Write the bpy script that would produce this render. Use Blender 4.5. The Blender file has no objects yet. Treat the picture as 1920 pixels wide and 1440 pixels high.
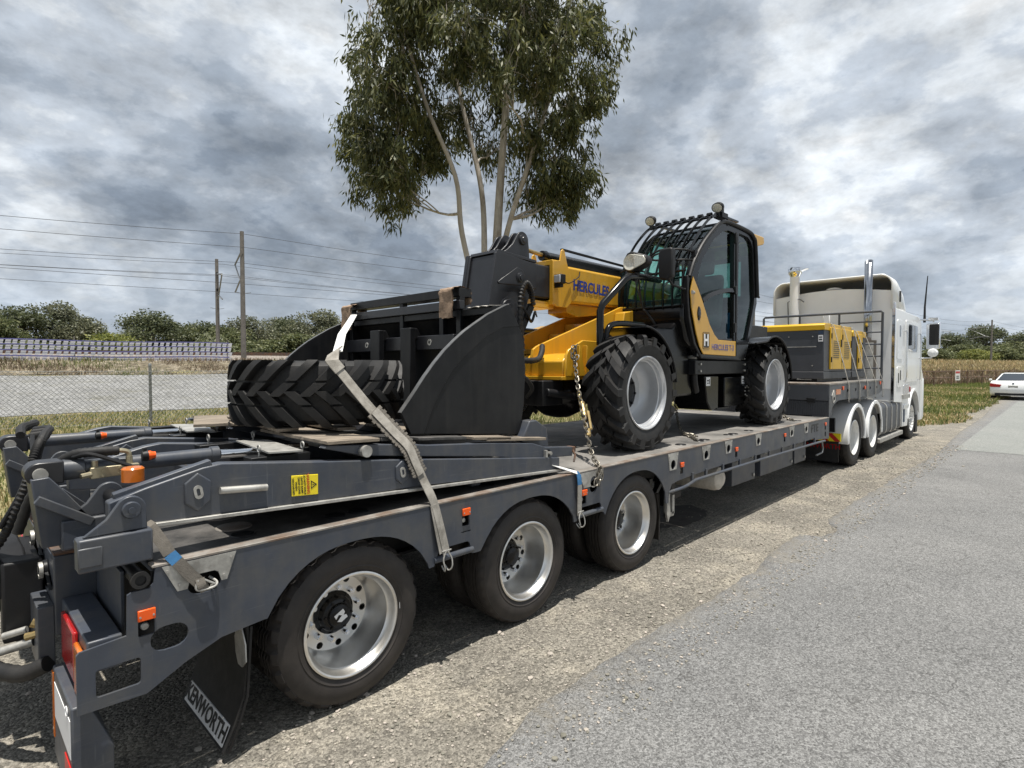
import bpy, bmesh, math, random
import numpy as np
from mathutils import Vector, Matrix, Quaternion, noise as mnoise
from mathutils.geometry import tessellate_polygon
R = math.radians
rnd = random.Random(7)
nrng = np.random.default_rng(7)
sc = bpy.context.scene
col = sc.collection
# ------------------------------------------------------------------ camera
# world frame: X = forward along the truck and trailer, Y = away from the road, Z = up
cam = bpy.data.cameras.new('camera'); cam_ob = bpy.data.objects.new('camera', cam); col.objects.link(cam_ob)
cam.sensor_width = 36; cam.lens = 19.875; cam.clip_start = 0.05; cam.clip_end = 6000
cam_ob.location = (0, 0, 1.8)
cam_ob.rotation_euler = (R(90 - 1.837), 0, R(44.3 - 90))
sc.camera = cam_ob
# ------------------------------------------------------------------ sun, sky, exposure
SUN = Vector((-0.06, -0.13, 1)).normalized()
sun = bpy.data.lights.new('sun', 'SUN'); sun.energy = 4.6; sun.angle = R(0.55); sun.color = (1, .955, .88)
sun_ob = bpy.data.objects.new('sun', sun); col.objects.link(sun_ob)
sun_ob.rotation_euler = SUN.to_track_quat('Z', 'Y').to_euler(); sun_ob.location = (0, 0, 30)
sc.view_settings.view_transform = 'Standard'; sc.view_settings.look = 'None'
sc.view_settings.exposure = 0.52; sc.view_settings.gamma = 1.0; sc.view_settings.use_curve_mapping = False
w = bpy.data.worlds.new('World'); sc.world = w; w.use_nodes = True
SKX, SKY = 19.7, 12.9
def build_sky():
    nt = w.node_tree; N = nt.nodes; L = nt.links; N.clear()
    def nd(t, **k):
        n = N.new(t)
        for a, b in k.items(): setattr(n, a, b)
        return n
    def mth(op, a, b=None, clamp=False):
        n = nd('ShaderNodeMath', operation=op); n.use_clamp = clamp
        for i, x in enumerate((a, b)):
            if x is None: continue
            if isinstance(x, (int, float)): n.inputs[i].default_value = x
            else: L.new(x, n.inputs[i])
        return n.outputs[0]
    sky = nd('ShaderNodeTexSky', sky_type='NISHITA', sun_disc=False)
    sky.sun_elevation = math.asin(SUN.z); sky.sun_rotation = math.atan2(SUN.x, SUN.y)
    sc_ = nd('ShaderNodeVectorMath', operation='SCALE'); L.new(sky.outputs[0], sc_.inputs[0]); sc_.inputs['Scale'].default_value = 0.1
    tc = nd('ShaderNodeTexCoord'); sep = nd('ShaderNodeSeparateXYZ'); L.new(tc.outputs['Generated'], sep.inputs[0])
    z = mth('ADD', mth('MAXIMUM', sep.outputs[2], 0.0), 0.42)
    cb = nd('ShaderNodeCombineXYZ'); L.new(mth('DIVIDE', sep.outputs[0], z), cb.inputs[0]); L.new(mth('DIVIDE', sep.outputs[1], z), cb.inputs[1])
    L.new(mth('MULTIPLY', sep.outputs[2], 1.2), cb.inputs[2])
    def noise(scale, det, rough, dist, off):
        mp = nd('ShaderNodeMapping'); L.new(cb.outputs[0], mp.inputs[0]); mp.inputs['Location'].default_value = off
        n = nd('ShaderNodeTexNoise'); n.inputs['Scale'].default_value = scale; n.inputs['Detail'].default_value = det
        n.inputs['Roughness'].default_value = rough; n.inputs['Distortion'].default_value = dist
        L.new(mp.outputs[0], n.inputs['Vector']); return n.outputs['Fac']
    def field(dx, dy, dz):
        big = noise(1.15, 2, .5, .2, (SKX+dx, SKY+dy, dz)); mid = noise(3.9, 10, .56, .10, (SKX+1.3+dx, 7.7+dy, dz)); fin = noise(12.0, 8, .62, .08, (4.2+dx, SKY+1.2+dy, dz))
        return mth('ADD', mth('MULTIPLY', big, 0.36), mth('ADD', mth('MULTIPLY', mid, 0.44), mth('MULTIPLY', fin, 0.20)))
    f = field(0, 0, 0); g = field(.05*SUN.x, .05*SUN.y, .07)
    rp = nd('ShaderNodeValToRGB'); L.new(f, rp.inputs[0]); cr = rp.color_ramp; cr.interpolation = 'EASE'
    cr.elements[0].position = .39; cr.elements[0].color = (.135, .162, .20, 1)
    cr.elements[1].position = .645; cr.elements[1].color = (.86, .88, .895, 1)
    for p, c in ((.45, (.215, .248, .292, 1)), (.51, (.345, .382, .43, 1)), (.575, (.56, .595, .63, 1))):
        e = cr.elements.new(p); e.color = c
    # sunlit rims and shaded bases of the cloud masses
    lit = nd('ShaderNodeMapRange'); L.new(mth('SUBTRACT', g, f), lit.inputs[0]); lit.inputs[1].default_value = -.09; lit.inputs[2].default_value = .09; lit.inputs[3].default_value = .66; lit.inputs[4].default_value = 1.40
    ml = nd('ShaderNodeVectorMath', operation='SCALE'); L.new(rp.outputs[0], ml.inputs[0]); L.new(lit.outputs[0], ml.inputs['Scale'])
    # a thin, bluish veil low over the horizon
    hz = nd('ShaderNodeMapRange'); L.new(sep.outputs[2], hz.inputs[0]); hz.inputs[1].default_value = 0; hz.inputs[2].default_value = .22; hz.inputs[3].default_value = .45; hz.inputs[4].default_value = 0
    mh = nd('ShaderNodeMix', data_type='RGBA'); L.new(hz.outputs[0], mh.inputs[0]); L.new(ml.outputs[0], mh.inputs[6]); mh.inputs[7].default_value = (.47, .535, .605, 1)
    # clear blue gaps
    gp = nd('ShaderNodeMapRange'); L.new(noise(1.1, 6, .55, .5, (9.1, 3.3, 0)), gp.inputs[0]); gp.inputs[1].default_value = .66; gp.inputs[2].default_value = .76; gp.inputs[3].default_value = 0; gp.inputs[4].default_value = .75
    mg = nd('ShaderNodeMix', data_type='RGBA'); L.new(gp.outputs[0], mg.inputs[0]); L.new(mh.outputs[2], mg.inputs[6]); L.new(sc_.outputs[0], mg.inputs[7])
    bg = nd('ShaderNodeBackground'); L.new(mg.outputs[2], bg.inputs[0]); bg.inputs[1].default_value = 1.0
    out = nd('ShaderNodeOutputWorld'); L.new(bg.outputs[0], out.inputs[0])
build_sky()

# ------------------------------------------------------------------ materials
MATS = {}
def mat(name, c, rough=.5, metal=0, var=.0, vs=3.0, bump=0, bs=30.0, c2=None, c2amt=.5, c2s=2.0, c2soft=.12, coat=0, rvar=.1, spec=.5, stretch=None, detail=6, island=0, streak=None, scratch=None):
    m = bpy.data.materials.new(name); m.use_nodes = True; nt = m.node_tree; N = nt.nodes; L = nt.links
    b = N['Principled BSDF']; b.inputs['Metallic'].default_value = metal; b.inputs['Roughness'].default_value = rough
    b.inputs['Specular IOR Level'].default_value = spec
    if coat: b.inputs['Coat Weight'].default_value = coat; b.inputs['Coat Roughness'].default_value = .06
    tc = N.new('ShaderNodeTexCoord'); src = tc.outputs['Object']
    if stretch:
        mp = N.new('ShaderNodeMapping'); mp.inputs['Scale'].default_value = stretch; L.new(src, mp.inputs[0]); src = mp.outputs[0]
    def noise(s, d=detail, r=.6):
        n = N.new('ShaderNodeTexNoise'); n.inputs['Scale'].default_value = s; n.inputs['Detail'].default_value = d; n.inputs['Roughness'].default_value = r
        L.new(src, n.inputs['Vector']); return n.outputs['Fac']
    cur = None
    lo = tuple(max(0, x*(1-var)) for x in c)+(1,); hi = tuple(min(1, x*(1+var)) for x in c)+(1,)
    if var:
        mx = N.new('ShaderNodeMix'); mx.data_type = 'RGBA'; n1 = noise(vs)
        mr = N.new('ShaderNodeMapRange'); mr.inputs[1].default_value = .3; mr.inputs[2].default_value = .7; L.new(n1, mr.inputs[0]); L.new(mr.outputs[0], mx.inputs[0])
        mx.inputs[6].default_value = lo; mx.inputs[7].default_value = hi; cur = mx.outputs[2]
        mr2 = N.new('ShaderNodeMapRange'); mr2.inputs[3].default_value = max(.02, rough-rvar); mr2.inputs[4].default_value = min(1, rough+rvar); L.new(noise(vs*2.3), mr2.inputs[0]); L.new(mr2.outputs[0], b.inputs['Roughness'])
    if island:
        g = N.new('ShaderNodeNewGeometry'); hs = N.new('ShaderNodeHueSaturation')
        mr = N.new('ShaderNodeMapRange'); mr.inputs[3].default_value = 1-island; mr.inputs[4].default_value = 1+island; L.new(g.outputs['Random Per Island'], mr.inputs[0]); L.new(mr.outputs[0], hs.inputs['Value'])
        mr = N.new('ShaderNodeMapRange'); mr.inputs[3].default_value = .5+island*.06; mr.inputs[4].default_value = .5-island*.06; L.new(g.outputs['Random Per Island'], mr.inputs[0]); L.new(mr.outputs[0], hs.inputs['Hue'])
        if cur: L.new(cur, hs.inputs['Color'])
        else: hs.inputs['Color'].default_value = tuple(c)+(1,)
        cur = hs.outputs[0]
    if c2:
        mx = N.new('ShaderNodeMix'); mx.data_type = 'RGBA'
        mr = N.new('ShaderNodeMapRange'); t = 1-c2amt; mr.inputs[1].default_value = t-c2soft; mr.inputs[2].default_value = t+c2soft; L.new(noise(c2s, 8, .65), mr.inputs[0]); L.new(mr.outputs[0], mx.inputs[0])
        if cur: L.new(cur, mx.inputs[6])
        else: mx.inputs[6].default_value = tuple(c)+(1,)
        mx.inputs[7].default_value = tuple(c2)+(1,); cur = mx.outputs[2]
    for spec_, sc_, lo_, hi_, ns in ((streak, (9, 9, .7), .50, .74, 2.0), (scratch, (1.3, 9, 34), .655, .70, 3.0), (scratch, (30, 9, 2.2), .67, .71, 2.5)):
        if not spec_: continue
        mp = N.new('ShaderNodeMapping'); mp.inputs['Scale'].default_value = sc_; L.new(tc.outputs['Object'], mp.inputs[0])
        n = N.new('ShaderNodeTexNoise'); n.inputs['Scale'].default_value = ns; n.inputs['Detail'].default_value = 5; L.new(mp.outputs[0], n.inputs['Vector'])
        mr = N.new('ShaderNodeMapRange'); mr.inputs[1].default_value = lo_; mr.inputs[2].default_value = hi_; mr.inputs[4].default_value = spec_[1]; L.new(n.outputs['Fac'], mr.inputs[0])
        mx = N.new('ShaderNodeMix'); mx.data_type = 'RGBA'; L.new(mr.outputs[0], mx.inputs[0])
        if cur: L.new(cur, mx.inputs[6])
        else: mx.inputs[6].default_value = tuple(c)+(1,)
        mx.inputs[7].default_value = tuple(spec_[0])+(1,); cur = mx.outputs[2]
    if cur: L.new(cur, b.inputs['Base Color'])
    else: b.inputs['Base Color'].default_value = tuple(c)+(1,)
    if bump:
        bp = N.new('ShaderNodeBump'); bp.inputs['Strength'].default_value = bump; bp.inputs['Distance'].default_value = .01; L.new(noise(bs), bp.inputs['Height']); L.new(bp.outputs[0], b.inputs['Normal'])
    MATS[name] = m; return m
mat('steel_grey', (.049, .057, .074), .42, .0, .22, 3.2, .05, 60, c2=(.085, .085, .084), c2amt=.40, c2s=5, c2soft=.16, streak=((.12, .112, .10), .28), scratch=((.2, .2, .2), .16))
mat('deck_steel', (.085, .083, .08), .62, .2, .5, 2.2, .25, 90, c2=(.33, .31, .285), c2amt=.46, c2s=1.6, c2soft=.2)
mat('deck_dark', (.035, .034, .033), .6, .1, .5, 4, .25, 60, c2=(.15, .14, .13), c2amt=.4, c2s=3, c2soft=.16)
mat('deck_edge', (.27, .25, .225), .6, .3, .45, 6, .2, 50, c2=(.16, .10, .065), c2amt=.45, c2s=5)
mat('galv', (.46, .45, .42), .5, .55, .16, 9, .03, 90, c2=(.27, .26, .24), c2amt=.42, c2s=14)
mat('black_gloss', (.0055, .0055, .006), .2, 0, .15, 3, rvar=.06, spec=.32)
mat('black_paint', (.0075, .008, .0095), .42, 0, .3, 4, .04, 80, c2=(.018, .018, .019), c2amt=.42, c2s=5, c2soft=.2, spec=.3, streak=((.028, .027, .025), .4))
mat('head_paint', (.018, .0185, .022), .36, 0, .2, 5, .03, 60)
mat('black_plastic', (.010, .010, .011), .5, 0, .2, 8, .04, 120, spec=.35)
mat('rubber', (.013, .0128, .013), .62, 0, .3, 10, .12, 120, c2=(.034, .031, .028), c2amt=.36, c2s=7, c2soft=.2, spec=.4)
mat('rubber_brown', (.0185, .0155, .014), .62, 0, .25, 8, .08, 150, c2=(.042, .035, .030), c2amt=.42, c2s=6, c2soft=.2)
mat('alu', (.80, .79, .765), .34, .95, .1, 6, rvar=.09, c2=(.66, .63, .58), c2amt=.42, c2s=9, c2soft=.28)
mat('rim_silver', (.56, .57, .585), .38, .55, .08, 6)
mat('rim_white', (.74, .74, .72), .35, .1, .06, 4)
mat('chrome', (.72, .73, .75), .1, 1, .05, 4)
mat('dark_chrome', (.42, .43, .45), .14, 1, .1, 4)
mat('yellow', (.60, .325, .022), .3, 0, .08, 2, coat=.35, rvar=.08, streak=((.42, .25, .05), .4))
mat('gen_yellow', (.62, .37, .012), .38, 0, .06, 4)
mat('gen_grey', (.055, .06, .07), .5, 0, .12, 4, .04, 120)
mat('white_paint', (.80, .81, .81), .3, 0, .02, 3, coat=.3)
mat('fairing', (.83, .83, .82), .4, 0, .05, 2)
mat('cavity', (.10, .085, .07), .8, 0, .2, 4)
mat('white_sticker', (.78, .78, .78), .45)
mat('ink', (.012, .012, .012), .5)
mat('blue_ink', (.02, .045, .27), .4)
mat('white_ink', (.8, .8, .8), .4)
mat('red_lens', (.34, .012, .012), .2, 0, .15, 20, coat=.4)
mat('amber_lens', (.58, .15, .018), .22, 0, .15, 20, coat=.4)
mat('orange', (.88, .11, .008), .35, 0, .05, 8)
mat('warn_yellow', (.86, .68, .02), .45, 0, .05, 10)
mat('red_tape', (.5, .02, .015), .4)
mat('brass', (.40, .30, .14), .45, .8, .15, 20)
mat('valve', (.43, .38, .26), .42, .7, .12, 20)
mat('webbing', (.33, .31, .275), .85, 0, .22, 14, .3, 300, c2=(.19, .175, .15), c2amt=.44, c2s=12)
mat('webbing_white', (.66, .66, .64), .8, 0, .12, 14, .25, 300)
mat('webbing_dark', (.15, .135, .115), .9, 0, .3, 20, .4, 300)
mat('webbing_blue', (.04, .16, .34), .8, 0, .15, 20, .3, 300)
mat('cloth_brown', (.30, .21, .145), .95, 0, .3, 14, .6, 70)
mat('cloth_pale', (.56, .52, .46), .95, 0, .2, 14, .5, 60)
mat('chain_steel', (.23, .21, .175), .45, .85, .3, 25)
mat('timber', (.24, .20, .155), .85, 0, .4, 5, .35, 60, stretch=(1, 6, 6), c2=(.09, .075, .06), c2amt=.42, c2s=4)
mat('rust', (.15, .075, .04), .8, .1, .4, 9, .3, 60, c2=(.08, .07, .065), c2amt=.5, c2s=6)
mat('pole_grey', (.17, .155, .14), .85, 0, .25, 3, .1, 30)
mat('pole_metal', (.22, .225, .23), .5, .6, .15, 4)
mat('wire', (.11, .11, .12), .6, .4)
mat('fence_galv', (.26, .27, .27), .5, .6, .15, 20)
mat('bark', (.43, .395, .35), .85, 0, .22, 2.2, .25, 22, c2=(.20, .165, .13), c2amt=.44, c2s=2.6, c2soft=.1, stretch=(1, 1, .35))
mat('bark_dark', (.14, .115, .09), .9, 0, .3, 3, .3, 20)
mat('barrier_white', (.62, .62, .66), .7)
mat('barrier_purple', (.15, .15, .36), .7)
mat('ballast', (.21, .185, .16), .95, 0, .5, 9, .8, 25)
mat('sticker_red', (.52, .05, .045), .5)
mat('plant_cover', (.03, .05, .09), .5)
mat('car_glass', (.02, .026, .034), .06, 0, coat=.5)
mat('seat', (.02, .02, .021), .7, 0, .2, 8)
mat('blue_plastic', (.025, .14, .38), .5)
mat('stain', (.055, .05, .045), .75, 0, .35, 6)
def leafmat(name, c, isl=.45, tr=.25):
    m = mat(name, c, .55, 0, .25, .6, island=isl); nt = m.node_tree; b = nt.nodes['Principled BSDF']
    out = nt.nodes['Material Output']; t = nt.nodes.new('ShaderNodeBsdfTranslucent'); mx = nt.nodes.new('ShaderNodeMixShader'); mx.inputs[0].default_value = tr
    src = b.inputs['Base Color'].links[0].from_socket; nt.links.new(src, t.inputs[0])
    nt.links.new(b.outputs[0], mx.inputs[1]); nt.links.new(t.outputs[0], mx.inputs[2]); nt.links.new(mx.outputs[0], out.inputs[0]); return m
leafmat('gum_leaf', (.100, .112, .040), .6, .40); leafmat('leaf_dark', (.095, .112, .055), .45, .35); leafmat('leaf_mid', (.13, .148, .066), .45, .35); leafmat('leaf_lime', (.21, .23, .06), .45, .35); leafmat('leaf_grey', (.15, .16, .10), .45, .35)
leafmat('grass_green', (.15, .185, .05), .5, .35); leafmat('grass_dry', (.42, .34, .17), .45, .3); leafmat('grass_brown', (.185, .14, .088), .5, .25)
def glassmat(name, tint, gloss=.5):
    m = bpy.data.materials.new(name); m.use_nodes = True; nt = m.node_tree; N = nt.nodes; L = nt.links; N.clear()
    o = N.new('ShaderNodeOutputMaterial'); t = N.new('ShaderNodeBsdfTransparent'); g = N.new('ShaderNodeBsdfGlossy'); mx = N.new('ShaderNodeMixShader'); lw = N.new('ShaderNodeLayerWeight')
    lw.inputs[0].default_value = .5; t.inputs[0].default_value = tint+(1,); g.inputs['Roughness'].default_value = .02; g.inputs[0].default_value = (.9, .95, .95, 1)
    p5 = N.new('ShaderNodeMath'); p5.operation = 'POWER'; L.new(lw.outputs['Facing'], p5.inputs[0]); p5.inputs[1].default_value = 4.0; ma = N.new('ShaderNodeMath'); ma.operation = 'MULTIPLY_ADD'; L.new(p5.outputs[0], ma.inputs[0]); ma.inputs[1].default_value = .8; ma.inputs[2].default_value = .045; L.new(ma.outputs[0], mx.inputs[0]); L.new(t.outputs[0], mx.inputs[1]); L.new(g.outputs[0], mx.inputs[2]); L.new(mx.outputs[0], o.inputs[0]); MATS[name] = m
mat('lens', (.62, .60, .52), .15, 0, .3, 60, coat=.5)
glassmat('glass_green', (.52, .80, .73), .24); glassmat('glass_dark', (.20, .34, .31), .2)
mat('bare_lit_edge', (.17, .17, .17), .4, .5, .3, 12); glassmat('glass_clear', (.8, .82, .82), .35)
def ground_mat(name, cols, big, fine, bumpd, vor=0, crack=0, rough=.9, grain=.5, fs=240.0, mott=None, edge=None):
    """cols: (dark, light) mottled by noise at scale `big`; fine grain at scale `fs`; optional stones (voronoi) and cracks"""
    m = bpy.data.materials.new(name); m.use_nodes = True; nt = m.node_tree; N = nt.nodes; L = nt.links; b = N['Principled BSDF']; b.inputs['Roughness'].default_value = rough; b.inputs['Specular IOR Level'].default_value = .25
    tc = N.new('ShaderNodeTexCoord'); P = tc.outputs['Object']
    def noise(s, d=8, r=.6):
        n = N.new('ShaderNodeTexNoise'); n.inputs['Scale'].default_value = s; n.inputs['Detail'].default_value = d; n.inputs['Roughness'].default_value = r; L.new(P, n.inputs['Vector']); return n.outputs['Fac']
    def rng(x, a, b_, c=0., d=1.):
        n = N.new('ShaderNodeMapRange'); L.new(x, n.inputs[0]); n.inputs[1].default_value = a; n.inputs[2].default_value = b_; n.inputs[3].default_value = c; n.inputs[4].default_value = d; return n.outputs[0]
    def mix(f, a, b_, bt='MIX'):
        n = N.new('ShaderNodeMix'); n.data_type = 'RGBA'; n.blend_type = bt
        for i, x in ((0, f), (6, a), (7, b_)):
            if isinstance(x, float): n.inputs[i].default_value = x
            elif isinstance(x, tuple): n.inputs[i].default_value = x+(1,)
            else: L.new(x, n.inputs[i])
        return n.outputs[2]
    c = mix(rng(noise(big), .32, .68), cols[0], cols[1])
    if mott: c = mix(rng(noise(mott[1], 9, .65), .5, .66, 0., mott[2]), c, mott[0])
    fn = noise(fs, 3, .7); g = rng(fn, .3, .7, 1-grain, 1+grain)
    v = N.new('ShaderNodeCombineColor')
    for i in range(3): L.new(g, v.inputs[i])
    c = mix(1.0, c, v.outputs[0], 'MULTIPLY'); h = fn
    if vor:
        vn = N.new('ShaderNodeTexVoronoi'); vn.inputs['Scale'].default_value = vor; L.new(P, vn.inputs['Vector'])
        vc = N.new('ShaderNodeSeparateColor'); L.new(vn.outputs['Color'], vc.inputs[0]); g2 = rng(vc.outputs[0], 0, 1, .62, 1.42)
        v2 = N.new('ShaderNodeCombineColor')
        for i in range(3): L.new(g2, v2.inputs[i])
        c = mix(1.0, c, v2.outputs[0], 'MULTIPLY')
        a = N.new('ShaderNodeMath'); a.operation = 'SUBTRACT'; L.new(fn, a.inputs[0]); L.new(vn.outputs['Distance'], a.inputs[1]); h = a.outputs[0]
    if crack:
        wn = N.new('ShaderNodeTexNoise'); wn.inputs['Scale'].default_value = 2.2; wn.inputs['Detail'].default_value = 6; L.new(P, wn.inputs['Vector'])
        va = N.new('ShaderNodeVectorMath'); va.operation = 'SCALE'; va.inputs['Scale'].default_value = .55; L.new(wn.outputs['Color'], va.inputs[0])
        vb = N.new('ShaderNodeVectorMath'); L.new(P, vb.inputs[0]); L.new(va.outputs[0], vb.inputs[1])
        for s, wd, thr in ((1.5, .006, .56), (4.6, .012, .53)):
            vn = N.new('ShaderNodeTexVoronoi'); vn.feature = 'DISTANCE_TO_EDGE'; vn.inputs['Scale'].default_value = s; L.new(vb.outputs[0], vn.inputs['Vector'])
            ln = rng(vn.outputs[0], wd*.3, wd, 1., 0.); ms = rng(noise(.45 if s < 2 else .8, 3), thr-.07, thr+.05)
            mm = N.new('ShaderNodeMath'); mm.operation = 'MULTIPLY'; L.new(ln, mm.inputs[0]); L.new(ms, mm.inputs[1])
            m2 = N.new('ShaderNodeMath'); m2.operation = 'MULTIPLY'; L.new(mm.outputs[0], m2.inputs[0]); m2.inputs[1].default_value = crack
            c = mix(m2.outputs[0], c, (.045, .042, .038))
            hh = N.new('ShaderNodeMath'); hh.operation = 'SUBTRACT'; L.new(h, hh.inputs[0]); L.new(m2.outputs[0], hh.inputs[1]); h = hh.outputs[0]
    if edge:   # dust and grit carried over from the gravel shoulder, thinning out away from the road edge
        sp = N.new('ShaderNodeSeparateXYZ'); L.new(P, sp.inputs[0]); ad = N.new('ShaderNodeMath'); ad.operation = 'ADD'; L.new(sp.outputs[1], ad.inputs[0]); L.new(rng(noise(2.6, 9, .7), .3, .7, -.32, .32), ad.inputs[1])
        ms = N.new('ShaderNodeMath'); ms.operation = 'MULTIPLY'; L.new(rng(ad.outputs[0], edge[1], edge[2]), ms.inputs[0]); L.new(rng(noise(45, 4, .7), .35, .6, .15, .95), ms.inputs[1]); c = mix(ms.outputs[0], c, edge[0])
    L.new(c, b.inputs['Base Color'])
    bp = N.new('ShaderNodeBump'); bp.inputs['Strength'].default_value = bumpd; bp.inputs['Distance'].default_value = .008; L.new(h, bp.inputs['Height']); L.new(bp.outputs[0], b.inputs['Normal'])
    MATS[name] = m
ground_mat('asphalt', ((.170, .171, .170), (.220, .219, .214)), .5, 0, .9, vor=100, crack=.55, grain=.5, fs=170, mott=((.155, .155, .153), 1.1, .5), edge=((.24, .218, .178), 1.72, 2.15))
ground_mat('asphalt_patch', ((.20, .21, .20), (.235, .24, .228)), .6, 0, .5, vor=120, crack=.4, grain=.25, fs=170)
ground_mat('gravel', ((.165, .153, .131), (.25, .231, .196)), 1.1, 0, 1.3, vor=60, grain=.55, fs=100, mott=((.34, .308, .25), 1.8, .75))
ground_mat('lot_gravel', ((.165, .165, .162), (.235, .235, .232)), .35, 0, 1., vor=11, grain=.45, fs=26, mott=((.15, .145, .115), .8, .6))
ground_mat('soil', ((.14, .13, .062), (.23, .20, .10)), .7, 0, 1., vor=25, grain=.4, fs=60, mott=((.30, .25, .13), 1.6, .7))
ground_mat('bank_soil', ((.10, .085, .058), (.19, .16, .112)), .5, 0, 1., vor=6, grain=.45, fs=20, mott=((.30, .265, .21), 1.6, .6))

# ------------------------------------------------------------------ mesh builder
def org(o):
    x = Vector((0, 0, 0))
    while o: x = x + o.location; o = o.parent
    return x
class MB:
    def __init__(s): s.v = []; s.f = []
    def add(s, vs, fs):
        o = len(s.v); s.v += [tuple(v) for v in vs]; s.f += [tuple(i+o for i in f) for f in fs]; return s
    def box(s, x0, x1, y0, y1, z0, z1):
        return s.add([(x, y, z) for x in (x0, x1) for y in (y0, y1) for z in (z0, z1)], [(0, 1, 3, 2), (4, 6, 7, 5), (0, 4, 5, 1), (2, 3, 7, 6), (0, 2, 6, 4), (1, 5, 7, 3)])
    def prism(s, pts, ax, a0, a1, holes=()):
        f = {'y': lambda u, v, a: (u, a, v), 'x': lambda u, v, a: (a, u, v), 'z': lambda u, v, a: (u, v, a)}[ax]
        loops = [list(pts)]+[list(h) for h in holes]; flat = [p for l in loops for p in l]; n = len(flat); F = []
        if holes:
            tr = tessellate_polygon([[Vector((p[0], p[1], 0)) for p in l] for l in loops])
            F += [tuple(t) for t in tr]+[tuple(i+n for i in reversed(t)) for t in tr]
        else: F += [tuple(range(n)), tuple(range(2*n-1, n-1, -1))]
        o = 0
        for l in loops:
            m = len(l)
            for i in range(m): j = (i+1) % m; F.append((o+i, o+j, o+j+n, o+i+n))
            o += m
        return s.add([f(u, v, a0) for u, v in flat]+[f(u, v, a1) for u, v in flat], F)
    def beam(s, p0, p1, w, h, up=(0, 0, 1)):
        p0 = Vector(p0); p1 = Vector(p1); d = (p1-p0).normalized(); sd = d.cross(Vector(up)).normalized()*(w/2); u = sd.cross(d).normalized()*(h/2)
        return s.add([p+a*sd+b*u for p in (p0, p1) for a in (-1, 1) for b in (-1, 1)], [(0, 1, 3, 2), (4, 6, 7, 5), (0, 4, 5, 1), (2, 3, 7, 6), (0, 2, 6, 4), (1, 5, 7, 3)])
    def tube(s, pts, r, n=10, closed=False, caps=True):
        P = [Vector(p) for p in pts]; m = len(P); rs = r if isinstance(r, (list, tuple)) else [r]*m
        T = []
        for i in range(m):
            a = P[(i-1) % m] if (closed or i > 0) else P[i]; b = P[(i+1) % m] if (closed or i < m-1) else P[i]; T.append((b-a).normalized())
        u = T[0].orthogonal().normalized(); V = []; F = []
        for i in range(m):
            u = (u-T[i]*u.dot(T[i])); u = u.normalized() if u.length > 1e-6 else T[i].orthogonal().normalized(); w_ = T[i].cross(u)
            for k in range(n): a = 2*math.pi*k/n; V.append(P[i]+rs[i]*(math.cos(a)*u+math.sin(a)*w_))
        for i in range(m if closed else m-1):
            j = (i+1) % m
            for k in range(n): l = (k+1) % n; F.append((i*n+k, i*n+l, j*n+l, j*n+k))
        if caps and not closed: F += [tuple(range(n-1, -1, -1)), tuple(range((m-1)*n, m*n))]
        return s.add(V, F)
    def cyl(s, p0, p1, r, n=20, r1=None): return s.tube([p0, p1], [r, r if r1 is None else r1], n)
    def lathe(s, prof, c=(0, 0, 0), axis='y', n=32, closed=False, mod=None):
        """prof: (radius, distance along axis)"""
        m = len(prof); V = []; F = []; c = Vector(c)
        for k in range(n):
            a = 2*math.pi*k/n; ca, sa = math.cos(a), math.sin(a)
            for i, (r, h) in enumerate(prof):
                if mod: r, h = mod(i, k, r, h)
                V.append(c+Vector({'y': (r*ca, h, r*sa), 'z': (r*ca, r*sa, h), 'x': (h, r*ca, r*sa)}[axis]))
        for k in range(n):
            l = (k+1) % n
            for i in range(m if closed else m-1): j = (i+1) % m; F.append((k*m+i, k*m+j, l*m+j, l*m+i))
        return s.add(V, F)
    def ribbon(s, pts, w, t, side):
        P = [Vector(p) for p in pts]; V = []; F = []; m = len(P); sds = side if isinstance(side, list) else [side]*m
        for i in range(m):
            d = (P[min(i+1, m-1)]-P[max(i-1, 0)]).normalized(); sd = Vector(sds[i]); sd = (sd-d*sd.dot(d)).normalized(); nn = d.cross(sd).normalized()
            V += [P[i]+sd*w/2+nn*t/2, P[i]-sd*w/2+nn*t/2, P[i]-sd*w/2-nn*t/2, P[i]+sd*w/2-nn*t/2]
        for i in range(m-1):
            for k in range(4): l = (k+1) % 4; F.append((4*i+k, 4*i+l, 4*i+4+l, 4*i+4+k))
        F += [(3, 2, 1, 0), tuple(range(4*m-4, 4*m))]
        return s.add(V, F)
    def xf(s, M): s.v = [tuple(M @ Vector(v)) for v in s.v]; return s
    def join(s, o): return s.add(o.v, o.f)
    def split(s, name, m, parent=None, **k):
        """each connected piece becomes an object of its own"""
        p = list(range(len(s.v)))
        def fd(a):
            while p[a] != a: p[a] = p[p[a]]; a = p[a]
            return a
        for f in s.f:
            for i in f[1:]: p[fd(i)] = fd(f[0])
        g = {}
        for f in s.f: g.setdefault(fd(f[0]), []).append(f)
        out = []
        for fs in g.values():
            ids = sorted({i for f in fs for i in f}); mp = {a: i for i, a in enumerate(ids)}; b = MB(); b.add([s.v[i] for i in ids], [tuple(mp[i] for i in f) for f in fs]); out.append(b.build(name, m, parent, **k))
        return out[0]
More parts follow.
